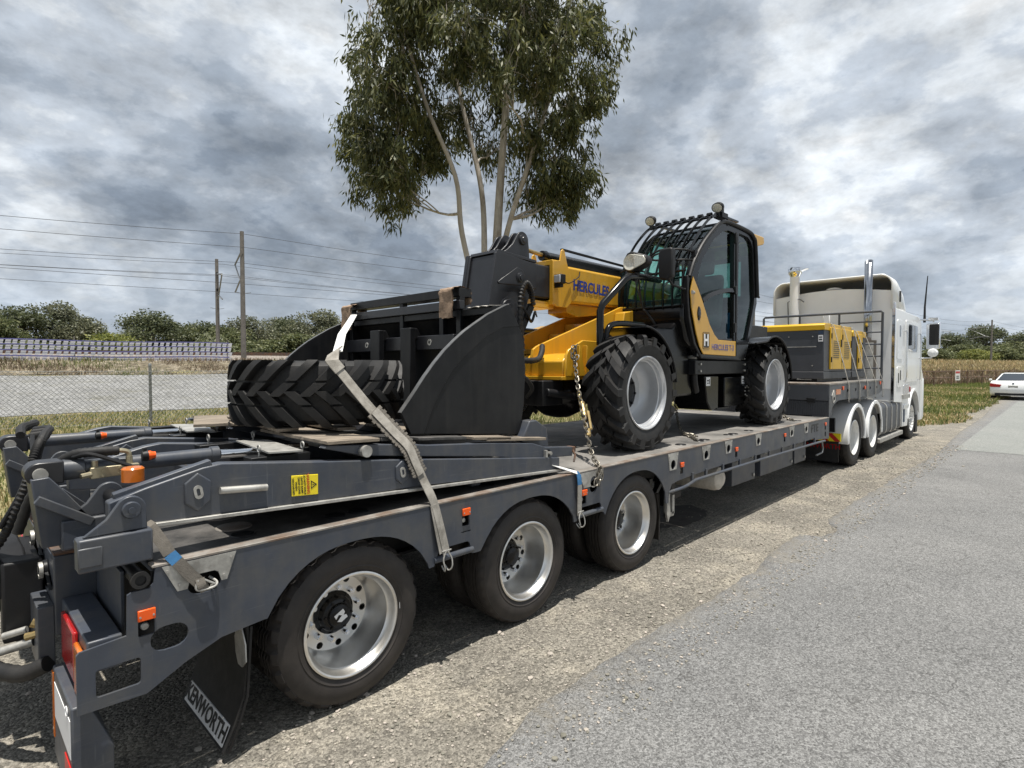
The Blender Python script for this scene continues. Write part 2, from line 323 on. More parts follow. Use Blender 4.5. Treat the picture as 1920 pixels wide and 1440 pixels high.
    def build(s, name, m, parent=None, bevel=0, smooth=38, recalc=True, local=False, seg=2):
        me = bpy.data.meshes.new(name); o = Vector((0, 0, 0)) if (local or not parent) else org(parent)
        me.from_pydata([(v[0]-o.x, v[1]-o.y, v[2]-o.z) for v in s.v], [], s.f)
        if recalc:
            b = bmesh.new(); b.from_mesh(me); bmesh.ops.recalc_face_normals(b, faces=b.faces); b.to_mesh(me); b.free()
        if smooth:
            me.polygons.foreach_set('use_smooth', [True]*len(me.polygons)); me.set_sharp_from_angle(angle=R(smooth))
        me.materials.append(MATS[m]); ob = bpy.data.objects.new(name, me); col.objects.link(ob); ob.parent = parent
        if bevel:
            md = ob.modifiers.new('edge', 'BEVEL'); md.width = bevel; md.segments = seg; md.limit_method = 'ANGLE'; md.angle_limit = R(40); md.harden_normals = False
        return ob
def tag(o, label, cat, group=None, kind=None):
    if label: o['label'] = label
    if cat: o['category'] = cat
    if group: o['group'] = group
    if kind: o['kind'] = kind
    return o
def thing(name, label, cat, loc=(0, 0, 0), group=None):
    o = bpy.data.objects.new(name, None); col.objects.link(o); o.location = loc; o.empty_display_size = .1; return tag(o, label, cat, group)
def dup(o, parent=None, loc=None, rotz=None):
    c = o.copy(); col.objects.link(c); c.parent = parent
    if loc is not None: c.location = loc
    if rotz is not None: c.rotation_euler = (0, 0, rotz)
    for ch in o.children: dup(ch, c)
    return c
TEXTS = []
def text(name, s, pos, right, up, size, m, parent, extrude=.0008, align='LEFT', bold=0.0, sx=1.0):
    cu = bpy.data.curves.new(name, 'FONT'); cu.body = s; cu.size = size; cu.extrude = extrude; cu.align_x = align; cu.align_y = 'CENTER'; cu.offset = bold; cu.materials.append(MATS[m]); cu.resolution_u = 3
    o = bpy.data.objects.new(name, cu); col.objects.link(o); o.parent = parent
    r = Vector(right).normalized(); u = Vector(up).normalized(); n = r.cross(u)
    M = Matrix((r*sx, u, n)).transposed().to_4x4(); M.translation = Vector(pos)-(org(parent) if parent else Vector((0, 0, 0))); o.matrix_local = M; TEXTS.append(o); return o
def circ(cx, cz, r, n=24, rz=None, a0=0): return [(cx+r*math.cos(a0+2*math.pi*k/n), cz+(rz or r)*math.sin(a0+2*math.pi*k/n)) for k in range(n)]
def slot(cx, cz, hw, hh, n=8):
    """rounded slot, horizontal"""
    p = []
    for k in range(n+1): a = -math.pi/2+math.pi*k/n; p.append((cx+hw-hh+hh*math.cos(a), cz+hh*math.sin(a)))
    for k in range(n+1): a = math.pi/2+math.pi*k/n; p.append((cx-hw+hh+hh*math.cos(a), cz+hh*math.sin(a)))
    return p
def rrect(x0, x1, z0, z1, r, n=4):
    p = []
    for cx, cz, a in ((x1-r, z0+r, -90), (x1-r, z1-r, 0), (x0+r, z1-r, 90), (x0+r, z0+r, 180)):
        for k in range(n+1): t = R(a+90*k/n); p.append((cx+r*math.cos(t), cz+r*math.sin(t)))
    return p
def smoothpts(pts, n=6, closed=False):
    """Catmull-Rom through the points (any dimension)"""
    P = [Vector(p) for p in pts]; m = len(P); out = []
    rngi = range(m) if closed else range(m-1)
    for i in rngi:
        p1, p2 = P[i], P[(i+1) % m]
        p0 = P[(i-1) % m] if closed or i > 0 else p1*2-p2
        p3 = P[(i+2) % m] if closed or i < m-2 else p2*2-p1
        for k in range(n):
            t = k/n; out.append(.5*((2*p1)+(p2-p0)*t+(2*p0-5*p1+4*p2-p3)*t*t+(3*p1-p0-3*p2+p3)*t**3))
    if not closed: out.append(P[-1])
    return [tuple(v) for v in out]
# ================================================================== SETTING
RA = R(12.5); RD = Vector((math.cos(RA), -math.sin(RA), 0)); RN = Vector((math.sin(RA), math.cos(RA), 0))   # railway direction and its normal
PROF = [(-4000, 0), (21.5, 0), (25, .05), (35.5, 1.30), (36.2, 1.36), (39.2, 2.08), (40.2, 2.15), (51, 2.15), (53, 1.6), (57, 1.3), (4000, 1.3)]
def zt(o):
    for (a, za), (b, zb) in zip(PROF, PROF[1:]):
        if o <= b: t = (o-a)/(b-a); return za+(zb-za)*t
    return PROF[-1][1]
def rail(s, o, z=None): p = RD*s+RN*o; return (p.x, p.y, zt(o)+(0 if z is None else z))
def so(x, y): return x*RD.x+y*RD.y, x*RN.x+y*RN.y
def sheet(name, rows, m, dz=0.0, kind='structure'):
    b = MB(); n = len(rows[0])
    b.add([(p[0], p[1], p[2]+dz) for r in rows for p in r], [(i*n+j, i*n+j+1, i*n+n+j+1, i*n+n+j) for i in range(len(rows)-1) for j in range(n-1)])
    o = b.build(name, m, None, smooth=60); o['kind'] = kind
    if o.data.polygons[0].normal.z < 0: o.data.flip_normals()
    return o
S_ = [-3000, -800, -200, -60]+[-40+4*i for i in range(60)]+[260, 500, 1000, 3000]
O_ = [-3000, -600, -150, -40, -10, 0, 10, 21.5, 25, 30, 35.5, 36.2, 37.7, 39.2, 40.2, 45, 51, 53, 57, 80, 200, 700, 3000]
sheet('ground', [[rail(s, o) for o in O_] for s in S_], 'soil', -.012)
def wob(a, b, amp=.3, f=.4): return amp*mnoise.noise(Vector((a*f, b*3.3, 1.7)))
sheet('gravel_lot', [[rail(s, o+(wob(s, 1, .5, .5) if o in (25.5, 35.8) else 0)) for o in (25.5, 28, 32, 35.5, 35.8)] for s in [-60+2*i for i in range(44)]], 'lot_gravel', .006)
sheet('embankment', [[rail(s, o, 0.06*mnoise.noise(Vector((s*.6, o, 3)))) for o in (36.1, 36.6, 37.7, 38.6, 39.2, 40.2)] for s in [-60+1.0*i for i in range(300)]], 'bank_soil', .012)
sheet('rail_ballast', [[rail(s, o, h) for o, h in ((40.4, 0), (41.2, .32), (44, .34), (49, .34), (50.2, 0))] for s in range(-70, 330, 8)], 'ballast', .015)
# gravel shoulder under the trailer, with an uneven grass edge
def sh_edge(x): return 5.75 if x < 13 else (5.75-(x-13)*.33 if x < 22.5 else 2.62+.1*math.sin(x))
sheet('shoulder', [[(x, y if i < 4 else sh_edge(x)+wob(x, 5, .45, .9), 0) for i, y in enumerate((-.4, 1.0, 1.9, 2.5, 0))] for x in [-30+.5*i for i in range(170)]], 'gravel', .002)
# road sheet with its broken edge
EDGE = [(-30, 1.8), (-5, 1.78), (0, 1.80), (1.0, 1.79), (1.68, 1.823), (1.99, 1.899), (2.1, 1.938), (2.38, 1.95), (2.73, 1.96), (3.07, 1.945), (3.61, 1.951), (4.16, 1.896), (4.5, 1.912), (4.98, 1.896), (5.53, 1.977), (6.2, 1.985), (6.385, 1.974), (6.45, 1.80), (6.718, 1.715), (6.9, 1.74), (7.1, 1.9), (7.278, 1.922), (8.486, 1.946), (9.712, 1.907), (11.69, 1.893), (13.95, 1.805), (19.5, 1.986), (26, 2.0), (33.7, 2.25), (50, 2.5), (90, 2.5), (300, 2.5)]
rows = []
for i in range(len(EDGE)-1):
    (a, ya), (b, yb) = EDGE[i], EDGE[i+1]; n = max(1, int((min(b, 40)-a)/.07)) if a < 40 and b > -1 else 1
    for k in range(n):
        t = k/n; x = a+(b-a)*t; y = ya+(yb-ya)*t
        if -1 < x < 40: y += .035*mnoise.noise(Vector((x*4.3, 0, 5)))+.02*mnoise.noise(Vector((x*13, 2, 5)))
        rows.append([(x, -9.5, 0), (x, -4, 0), (x, 0, 0), (x, y-.12, 0), (x, y-.012, 0), (x, y, -.012)])
sheet('road', rows, 'asphalt', .014)
sheet('road_patch', [[(x, y, 0) for y in ((-9, 1.62) if True else 0)] for x in (15.2, 18, 24, 38)], 'asphalt_patch', .0185)
# damp stain on the shoulder behind the third axle
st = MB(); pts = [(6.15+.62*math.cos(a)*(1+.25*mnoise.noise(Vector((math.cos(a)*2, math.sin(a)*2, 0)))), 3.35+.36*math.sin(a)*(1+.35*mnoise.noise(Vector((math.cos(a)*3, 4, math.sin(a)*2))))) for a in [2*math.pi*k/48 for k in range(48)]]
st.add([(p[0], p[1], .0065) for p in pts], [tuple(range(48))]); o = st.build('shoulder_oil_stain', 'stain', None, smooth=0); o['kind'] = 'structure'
# ---- loose stones on the shoulder
def stones():
    base = []; fs = []
    ico = bmesh.new(); bmesh.ops.create_icosphere(ico, subdivisions=1, radius=1); bv = np.array([v.co[:] for v in ico.verts]); bf = np.array([[v.index for v in f.verts] for f in ico.faces]); ico.free()
    V = []; F = []; off = 0; n = 0
    while n < 9000:
        u = nrng.random()
        x = -1+nrng.random()**1.7*17; y = nrng.uniform(1.55, 2.75) if u < .75 else nrng.uniform(2.7, 5.6)
        if u > .965: y = 1.95-abs(nrng.normal(0, .35))
        r = nrng.uniform(.003, .0085)*(1.9 if nrng.random() < .05 else 1)*(1+.04*x)
        v = bv*np.array([r*nrng.uniform(.8, 1.4), r*nrng.uniform(.7, 1.2), r*nrng.uniform(.45, .8)])*(1+nrng.uniform(-.2, .2, (12, 1)))
        a = nrng.uniform(0, 6.28); c, s = math.cos(a), math.sin(a); v = v@np.array([[c, s, 0], [-s, c, 0], [0, 0, 1]])+np.array([x, y, .004+r*.25+(.012 if y < 1.85 else 0)])
        V.append(v); F.append(bf+off); off += 12; n += 1
    me = bpy.data.meshes.new('gravel_stones'); me.from_pydata(np.concatenate(V).tolist(), [], np.concatenate(F).tolist()); me.materials.append(mat('stone', (.30, .275, .232), .9, 0, .2, 8, island=.5))
    o = bpy.data.objects.new('gravel_stones', me); col.objects.link(o); tag(o, 'loose pale stones scattered along the gravel road shoulder', 'gravel', kind='stuff')
stones()
# ---- grass blades
def blades(name, pos, h, wd, m, label, lean=.5, cat='grass'):
    n = len(pos); a = nrng.uniform(0, 6.283, n); d = np.stack([np.cos(a), np.sin(a), np.zeros(n)], 1); b = nrng.uniform(0, 6.283, n); ln = np.stack([np.cos(b), np.sin(b), np.zeros(n)], 1)*nrng.uniform(.1, 1, (n, 1))*lean
    hh = h*nrng.uniform(.45, 1.25, n)[:, None]; ww = wd*nrng.uniform(.7, 1.3, n)[:, None]; up = np.array([[0, 0, 1.]])
    p0 = pos-d*ww; p1 = pos+d*ww; mid = pos+up*hh*.6+ln*hh*.35; q0 = mid-d*ww*.8; q1 = mid+d*ww*.8; tip = pos+up*hh*.95+ln*hh
    V = np.stack([p0, p1, q0, q1, tip], 1).reshape(-1, 3); k = np.arange(n)[:, None]*5
    F4 = np.concatenate([k, k+1, k+3, k+2], 1); F3 = np.concatenate([k+2, k+3, k+4], 1)
    me = bpy.data.meshes.new(name); me.from_pydata(V.tolist(), [], F4.tolist()+F3.tolist()); me.materials.append(MATS[m]); o = bpy.data.objects.new(name, me); col.objects.link(o)
    return tag(o, label, cat, kind='stuff')
def scatter(n, x0, x1, y0, y1, keep, thr=None, clump=None):
    out = []; 
    while len(out) < n:
        x = rnd.uniform(x0, x1); y = rnd.uniform(y0, y1)
        if not keep(x, y): continue
        if thr is not None and mnoise.noise(Vector((x*clump, y*clump, 9.1)))+rnd.uniform(-.25, .25) < thr: continue
        s, o = so(x, y); out.append((x, y, zt(o)-.01))
    return np.array(out)
def on_verge(x, y):
    s, o = so(x, y); return y > sh_edge(x)+wob(x, 5, .45, .9)-.12 and o < 25.4+wob(s, 1, .5, .5)
blades('verge_grass', scatter(72000, -6, 24, 5.2, 25, on_verge), .12, .0075, 'grass_green', 'short green grass on the verge behind the trailer')
blades('dry_verge_grass', scatter(24000, -6, 24, 5.2, 25, on_verge, .08, .45), .15, .007, 'grass_dry', 'straw coloured dry grass patches on the verge by the wire fence', .8)
def far_verge(x, y): return y > sh_edge(x)-.3+wob(x, 5, .3, .9) and so(x, y)[1] < 26 and y < 9.5
blades('roadside_grass', scatter(30000, 18, 75, 2.1, 9.5, far_verge), .16, .016, 'grass_green', 'green grass on the verge ahead of the white truck')
blades('dry_roadside_grass', scatter(14000, 18, 60, 2.1, 9.5, far_verge, .05, .35), .15, .015, 'grass_dry', 'dry tufts of grass along the road edge ahead of the truck', .9)
def rail_sc(n, s0, s1, o0, o1, thr, cl, bias=1):
    out = []
    while len(out) < n:
        s = rnd.uniform(s0, s1); o = rnd.uniform(o0, o1)
        if mnoise.noise(Vector((s*cl, o*cl*1.5, 4.4)))+rnd.uniform(-.3, .3) < thr: continue
        out.append(rail(s, o, -.02))
    return np.array(out)
blades('embankment_weeds', rail_sc(17000, -30, 30, 35.7, 40.2, .0, .5), .26, .014, 'grass_brown', 'brown withered weeds covering the rail embankment', .8, 'weeds')
blades('embankment_green_weeds', rail_sc(5000, -30, 30, 35.3, 40, .18, .35), .30, .014, 'grass_green', 'scattered green weeds on the rail embankment slope', .8, 'weeds')
blades('embankment_dry_grass', rail_sc(34000, 26, 210, 30, 41.5, -.25, .25), .85, .04, 'grass_dry', 'tall golden dry grass on the embankment beyond the truck', .6)
blades('embankment_brown_grass', rail_sc(26000, 28, 170, 22, 37, -.05, .25), .75, .04, 'grass_brown', 'brown dry grass at the foot of the embankment beyond the truck', .6)

# ---- chain-link fence, posts 3 m apart
FO = so(4.69, 20.2)[1]; FS = so(4.69, 20.2)[0]
fence = thing('chain_link_fence', 'galvanised chain link fence running along the grass verge behind the trailer', 'fence', rail(FS, FO))
for k in range(-5, 9):
    s = FS+k*3.9; b = MB(); b.cyl(rail(s, FO, -.1), rail(s, FO, 1.80), .042, 16); b.lathe([(.046, 1.80), (.046, 1.84), (.03, 1.87), (0, 1.88)], rail(s, FO), 'z', 16)
    for z in (.3, .8, 1.25, 1.62): b.lathe([(.046, z-.01), (.05, z), (.046, z+.01)], rail(s, FO), 'z', 12)
    b.build('post', 'fence_galv', fence)
mesh = MB(); s0, s1 = FS-19, FS+34; D = .13; H_ = 1.62; n = int((s1-s0+H_)/D)
for k in range(n):
    for sg in (1, -1):
        a = s0+k*D-(H_ if sg == 1 else 0); z0 = .04
        pa = [a, z0]; pb = [a+H_*sg if sg == 1 else a-H_, z0+H_]
        mesh.tube([rail(pa[0], FO-.047-.004*sg, pa[1]), rail(pb[0], FO-.047-.004*sg, pb[1])], .0052, 3, caps=False)
o = mesh.build('wire_mesh', 'fence_galv', fence, recalc=False, smooth=0); o['kind'] = 'stuff'
for z in (.06, .85, 1.64):
    b = MB(); b.tube([rail(s0+i*(s1-s0)/18, FO-.05, z-.012*(i % 3 == 1)) for i in range(19)], .005, 5); b.build('strand', 'fence_galv', fence)
# ---- pipe fence ahead of the truck with a sign
pf = thing('pipe_fence', 'rusty pipe rail fence in tall grass beyond the truck cab', 'fence', rail(60, FO))
for i in range(9):
    s = 46+i*3.6; MB().cyl(rail(s, FO, -.1), rail(s, FO, 1.35), .045, 10).build('post', 'rust', pf)
for z in (.75, 1.32): MB().tube([rail(46+3.6*i, FO, z) for i in range(9)], .038, 8).build('rail', 'rust', pf)
sg = thing('warning_sign', 'small white and red warning sign on the pipe fence', 'sign', rail(61.5, FO-.08, .6))
c = Vector(rail(61.5, FO-.09, .95)); b = MB(); b.add([c+RD*a*.52-RN*t+Vector((0, 0, h)) for t in (0, .015) for a, h in ((-1, -.45), (1, -.45), (1, .45), (-1, .45))], [(0, 1, 2, 3), (7, 6, 5, 4), (0, 4, 5, 1), (1, 5, 6, 2), (2, 6, 7, 3), (3, 7, 4, 0)]); b.build('panel', 'white_sticker', sg)
for h0, h1, m in ((.17, .36, 'sticker_red'), (-.12, -.04, 'ink'), (-.30, -.2, 'ink')):
    b = MB(); hw = .46 if m == 'sticker_red' else .3; b.add([c+RD*a*hw-RN*.019+Vector((0, 0, h)) for a, h in ((-1, h0), (1, h0), (1, h1), (-1, h1))], [(0, 1, 2, 3)]); b.build('printed_band', m, sg, smooth=0)
# ---- barrier mesh on the embankment (purple and white shade strips)
bar = thing('barrier_netting', 'purple and white striped safety netting along the railway embankment', 'barrier', rail(-4, 39.4))
def net(sa, sb, zo):
    for m, rowsz, gap in (('barrier_white', (.12, .42, .72, 1.0), 0), ('barrier_purple', (), 0)):
        b = MB()
        for z in rowsz:
            s = sa
            while s < sb:
                p = Vector(rail(s, 39.38, z+zo)); q = RD*rnd.uniform(.17, .23); hh = Vector((.0, 0, rnd.uniform(.2, .25))); sl = RD*.05
                b.add([p, p+q, p+q+hh+sl, p+hh+sl], [(0, 1, 2, 3)]); s += .30
        if rowsz: x = b.build('white_strips', m, bar, recalc=False, smooth=0); x['kind'] = 'stuff'
    for z, h in ((.32, .07), (.63, .06), (.93, .06), (1.2, .06)):
        b = MB(); n = int((sb-sa)/1.2); b.add([rail(sa+(sb-sa)*i/n, 39.36, zo+z+dz+.03*math.sin(i*.9)) for i in range(n+1) for dz in (0, h)], [(2*i, 2*i+2, 2*i+3, 2*i+1) for i in range(n)]); b.build('band', 'barrier_purple', bar, recalc=False, smooth=0)
net(-34, -8.3, -.02); net(-8.1, 4.6, -.12)
for i in range(11):
    s = -33.5+i*3.8; MB().cyl(rail(s, 39.42, -.2), rail(s, 39.42, 1.35), .03, 8).build('post', 'pole_grey', bar)
# ---- rails
for o_, nm in ((42.1, 0), (43.5, 0), (47, 0), (48.4, 0)):
    b = MB(); b.beam(rail(-90, o_, .50), rail(400, o_, .50), .07, .16); t = b.build('rail_track', 'rust', None); t['kind'] = 'structure'
# ---- overhead line masts
def arm(b, m, z, ln, sg):
    p = m+Vector((0, 0, z)); e = p+RN*ln*sg
    b.tube([p+Vector((0, 0, .1)), e+Vector((0, 0, -.35))], .055, 6); b.tube([e+Vector((0, 0, -.35)), e*.3+p*.7+Vector((0, 0, -1.75))], .05, 6); b.tube([p+Vector((0, 0, -2.0)), e*.35+p*.65+Vector((0, 0, -1.75)), e*1.0+Vector((0, 0, -2.25))], .05, 6)
    b.cyl(p+Vector((0, 0, -.1)), p+Vector((0, 0, .15)), .12, 10); return e
def mast(px, sarm, o_, h, sg, label, lines=True):
    m = Vector(rail(px, o_)); t = thing('overhead_line_mast', label, 'mast', m, 'overhead line masts along the railway')
    b = MB(); b.cyl(m-Vector((0, 0, .3)), m+Vector((0, 0, h)), .17, 14, .125); b.build('pole', 'pole_grey', t)
    b = MB(); arm(b, m, h-1.3, 3.4, sg); b.build('bracket_arm', 'pole_metal', t)
    b = MB(); b.beam(m-RD*.5+Vector((0, 0, h*.52+.1)), m+Vector((0, 0, h*.52)), .03, .03); b.beam(m+RD*.5+Vector((0, 0, h*.52+.1)), m+Vector((0, 0, h*.52)), .03, .03); b.build('spike_guard', 'pole_metal', t)
    if sg: 
        for dz in (-1.3, -2.6):
            b = MB(); b.lathe([(.05, 0), (.09, .04), (.05, .08), (.09, .12), (.05, .16), (.09, .2), (.05, .24)], m+Vector((0, 0, h+dz))+RN*.15*sg, 'z', 10); b.build('insulator', 'black_plastic', t)
    return m
mA = mast(5.6, 0, 40.7, 8.4, 1, 'tall grey overhead line mast left of the bucket, nearer of the pair')
mast(5.2, 0, 51.5, 8.4, -1, 'grey overhead line mast on the far side of the track, shorter looking of the pair')
mast(61, 0, 40.7, 8.3, 1, 'overhead line mast showing between telehandler and white truck')
mast(137, 0, 40.7, 8.5, 1, 'overhead line mast above the trees right of the truck mirror')
mast(139.5, 0, 51.5, 8.5, -1, 'twin overhead line mast close beside the one right of the mirror')
mast(196, 0, 40.7, 8.5, 1, 'farthest overhead line mast near the edge of the picture above the cars')
SA = so(14.3, 38.4)[0]
ws = [SA-94, SA-47, SA, 61, 99, 137, 196, 260]
for o_, z, sag, nm in ((40.7, 8.25, .7, 'earth wire'), (40.5, 7.35, .5, 'feeder wire'), (43.0, 6.75, .6, 'messenger wire'), (43.0, 5.3, .08, 'contact wire'), (47.6, 6.5, .6, 'far messenger wire'), (47.6, 5.2, .08, 'far contact wire'), (51.5, 7.9, .7, 'far earth wire'), (51.2, 6.9, .5, 'far feeder wire')):
    b = MB(); pts = []
    for a, c_ in zip(ws, ws[1:]):
        for k in range(10): t = k/10; pts.append(Vector((RD*(a+(c_-a)*t)+RN*o_))+Vector((0, 0, 2.15+z-sag*4*t*(1-t))))
    b.tube(pts, .016, 4, caps=False); tag(b.build('overhead_wire', 'wire', None, recalc=False), 'thin dark overhead railway %s strung between the masts' % nm, 'wire', 'overhead wires of the railway')

# ---- trees
def leaves(name, C, Dn, L_, W_, m, parent, o):
    """rhombic leaves: centres C, hang directions Dn (arrays), lengths and widths"""
    n = len(C); Dn = Dn/np.linalg.norm(Dn, axis=1)[:, None]; rv = nrng.normal(size=(n, 3)); sd = np.cross(Dn, rv); sd /= np.linalg.norm(sd, axis=1)[:, None]
    L_ = L_*nrng.uniform(.7, 1.3, n)[:, None]; W_ = W_*nrng.uniform(.7, 1.3, n)[:, None]
    V = np.stack([C, C+Dn*L_*.45+sd*W_, C+Dn*L_, C+Dn*L_*.45-sd*W_], 1).reshape(-1, 3)-np.array(o)[None]; k = np.arange(n)[:, None]*4
    me = bpy.data.meshes.new(name); me.from_pydata(V.tolist(), [], np.concatenate([k, k+1, k+2, k+3], 1).tolist()); me.materials.append(MATS[m]); ob = bpy.data.objects.new(name, me); col.objects.link(ob); ob.parent = parent; return ob
def curve(a, b, sagdir, n=6, wig=.12):
    a = Vector(a); b = Vector(b); l = (b-a).length; out = []
    ph = rnd.uniform(0, 9)
    for k in range(n+1):
        t = k/n; p = a.lerp(b, t)+sagdir*(4*t*(1-t)); p += Vector((mnoise.noise(Vector((ph, t*2.5, 0))), mnoise.noise(Vector((ph, t*2.5, 5))), mnoise.noise(Vector((ph, t*2.5, 9)))))*l*wig*(t*(1-t)*4); out.append(p)
    return out
CR = Vector((math.sin(R(44.3)), -math.cos(R(44.3)), 0)); CF = Vector((math.cos(R(44.3)), math.sin(R(44.3)), 0))
def gum_tree():
    base = Vector((10.35, 10.85, 0)); t = thing('gum_tree', 'tall eucalyptus with pale trunks and drooping leaves behind the telehandler', 'tree', base)
    loc = lambda lat, dep, z: base+CR*lat+CF*dep+Vector((0, 0, z))
    stems = []; limbs = MB()
    defs = [([(0, 0, 0), (.05, 0, 2), (.1, .05, 4.2), (.22, .1, 6.5), (.4, .2, 9), (.5, .1, 11.5), (.45, 0, 14)], .175, .05),
            ([(0, 0, .6), (-.22, .1, 2.6), (-.2, .2, 4.6), (-.28, .3, 6.5), (-.75, .5, 8.6), (-1.25, .6, 11), (-1.5, .7, 13.2)], .115, .035),
            ([(0, 0, 1.2), (-.3, -.1, 3.2), (-.75, -.3, 5.2), (-.9, -.5, 6.6), (-1.6, -.7, 8.3), (-2.2, -.8, 10.4), (-2.6, -.8, 12.4)], .095, .03),
            ([(.1, .05, 4.0), (.5, -.2, 5.6), (1.05, -.4, 7.2), (1.6, -.6, 9.0), (2.0, -.7, 11), (2.1, -.7, 12.6)], .085, .028)]
    nodes = []
    for pl, r0, r1 in defs:
        P = smoothpts([loc(*p) for p in pl], 6); m = len(P); rs = [r0+(r1-r0)*(i/(m-1))**.8 for i in range(m)]
        limbs.tube(P, rs, 12); nodes += [(Vector(P[i]), rs[i]) for i in range(6, m)]
    def env(lat, dep, z):
        # crown outline: left and right reach at each height (metres from the stem line)
        tab = [(5.4, -1.2, 1.6), (6.2, -2.9, 2.0), (7.2, -3.4, 2.1), (8.2, -3.4, 2.5), (9.4, -3.3, 2.8), (11.5, -3.2, 2.85), (13, -2.7, 2.4), (14.6, -1.2, 1.2)]
        if z < tab[0][0] or z > tab[-1][0]: return 9
        for a, b in zip(tab, tab[1:]):
            if z <= b[0]: q = (z-a[0])/(b[0]-a[0]); l = a[1]+(b[1]-a[1])*q; r = a[2]+(b[2]-a[2])*q; break
        c = (l+r)/2; hw = (r-l)/2; return math.hypot((lat-c)/hw, dep/(hw*.85))
    cl = []; tries = 0
    fixed = [(-3.5, 0, 8.0), (-3.0, .5, 7.3), (-2.7, -.4, 6.8), (-3.1, -.3, 8.6), (1.9, .3, 6.6), (1.6, -.3, 7.3), (2.1, .2, 8.0), (-1.7, .4, 7.5), (.9, .5, 6.7), (1.0, -.4, 7.6), (-3.3, .3, 9.9), (2.6, .3, 8.9), (2.8, -.2, 10.4), (2.75, .4, 9.6), (-3.2, -.2, 11.2), (2.35, .1, 7.0), (-3.25, .1, 7.1), (-3.7, 0, 8.3), (1.55, .2, 6.5)]
    cl = [Vector(f) for f in fixed]
    while len(cl) < 108 and tries < 9000:
        tries += 1; z = rnd.uniform(6.6, 14.2); p = Vector((rnd.uniform(-4.3, 3.6), rnd.uniform(-3.2, 3.2), z)); e = env(*p)
        if e > .93 or e < (.5 if z < 10.5 else .3): continue
        if z < 8.2 and -1.6 < p.x < 1.3: continue
        if any((p-q).length < .78 for q in cl): continue
        cl.append(p)
    cl.sort(key=lambda p: p.z); C = []; Dn = []; tips = []
    for p in cl:
        g = loc(*p); best = min(nodes, key=lambda nd: (nd[0]-g).length+max(0, nd[0].z-g.z+1.0)*3); a, ra = best; d = (g-a).length; r0 = min(ra*.62, .016+.018*d)
        P = curve(a, g, Vector((0, 0, -.10*d)), 8, .14); rs = [r0+(.012-r0)*(i/8) for i in range(9)]; limbs.tube(P, rs, 6, caps=False); nodes += [(P[i], rs[i]) for i in range(3, 9)]
        for k in range(rnd.randint(11, 17)):
            q = g+Vector((rnd.gauss(0, .27), rnd.gauss(0, .27), rnd.gauss(-.06, .32))); s = P[rnd.randint(5, 8)]; P2 = curve(s, q, Vector((0, 0, .1)), 4, .2); limbs.tube(P2, [.010, .008, .007, .005, .004], 4, caps=False)
            ax = (q-s).normalized() if (q-s).length > .01 else Vector((0, 0, -1)); n = rnd.randint(40, 74); sp = rnd.uniform(.09, .16)
            pt = np.array(q)[None]+nrng.normal(0, 1, (n, 3))*np.array([[sp, sp, sp*1.1]])+np.array([[0, 0, -.12]]); C.append(pt)
            Dn.append(np.array([[0, 0, -1.0]])+nrng.normal(0, .42, (n, 3))+np.array(ax)[None]*.2)
    C = np.concatenate(C); Dn = np.concatenate(Dn)
    for k in range(15):     # openings in the crown where the sky shows through
        z = rnd.uniform(8.2, 12.5); v = np.array(loc(rnd.uniform(-3.2, 2.6), rnd.uniform(-2.2, 2.2), z)); r_ = rnd.uniform(.45, .8); keep = np.linalg.norm((C-v)*np.array([[1, 1, .8]]), axis=1) > r_; C = C[keep]; Dn = Dn[keep]
    limbs.build('trunk', 'bark', t, recalc=False, smooth=80); leaves('crown', C, Dn, .20, .023, 'gum_leaf', t, base)
gum_tree()
def bg_proto(seed, h, wd, m, trunk_frac=.25, gap=.0, n=9000, ls=.36):
    r = random.Random(seed); me_t = MB(); me_t.tube([(0, 0, -.3), (.05, 0, h*.3), (.1, .1, h*.6)], [wd*.045, wd*.035, wd*.02], 8)
    lumps = []
    for i in range(26):
        a = r.uniform(0, 6.28); q = r.uniform(0, 1)**.6; zz = r.uniform(trunk_frac, .9); prof = math.sin(math.pi*min(1, max(.12, (zz-trunk_frac*.7)/(1.02-trunk_frac*.7)))**.8)
        c = Vector((math.cos(a)*q*wd*.40*prof, math.sin(a)*q*wd*.40*prof, zz*h)); lumps.append((c, r.uniform(.13, .23)*wd*(.75+.4*prof)))
        me_t.tube([(.05, 0, h*r.uniform(.2, .45)), tuple(c*.6+Vector((0, 0, c.z*.15))), tuple(c)], [wd*.016, wd*.01, wd*.004], 5, caps=False)
    per = n//len(lumps); C = []; D = []
    for c, rr in lumps:
        v = nrng.normal(size=(per, 3)); v /= np.linalg.norm(v, axis=1)[:, None]; C.append(np.array(c)[None]+v*rr*nrng.uniform(.45, 1.12, (per, 1))*np.array([[1, 1, .72]])); D.append(v*.6+nrng.normal(0, .6, (per, 3))+np.array([[0, 0, -.3]]))
    t = bpy.data.objects.new('tree', None); t.name = 'background_tree'; col.objects.link(t); t.empty_display_size = .1
    me_t.build('trunk', 'bark_dark', t, recalc=False, local=True); leaves('crown', np.concatenate(C), np.concatenate(D), ls, ls*.32, m, t, (0, 0, 0)); return t
protos = {'dark': bg_proto(1, 11, 9.5, 'leaf_dark'), 'grey': bg_proto(2, 12, 8.5, 'leaf_grey', .3), 'mid': bg_proto(3, 8, 8, 'leaf_mid', .15), 'lime': bg_proto(4, 6, 9, 'leaf_lime', .1), 'low': bg_proto(5, 5, 8, 'leaf_mid', .05)}
used = set()
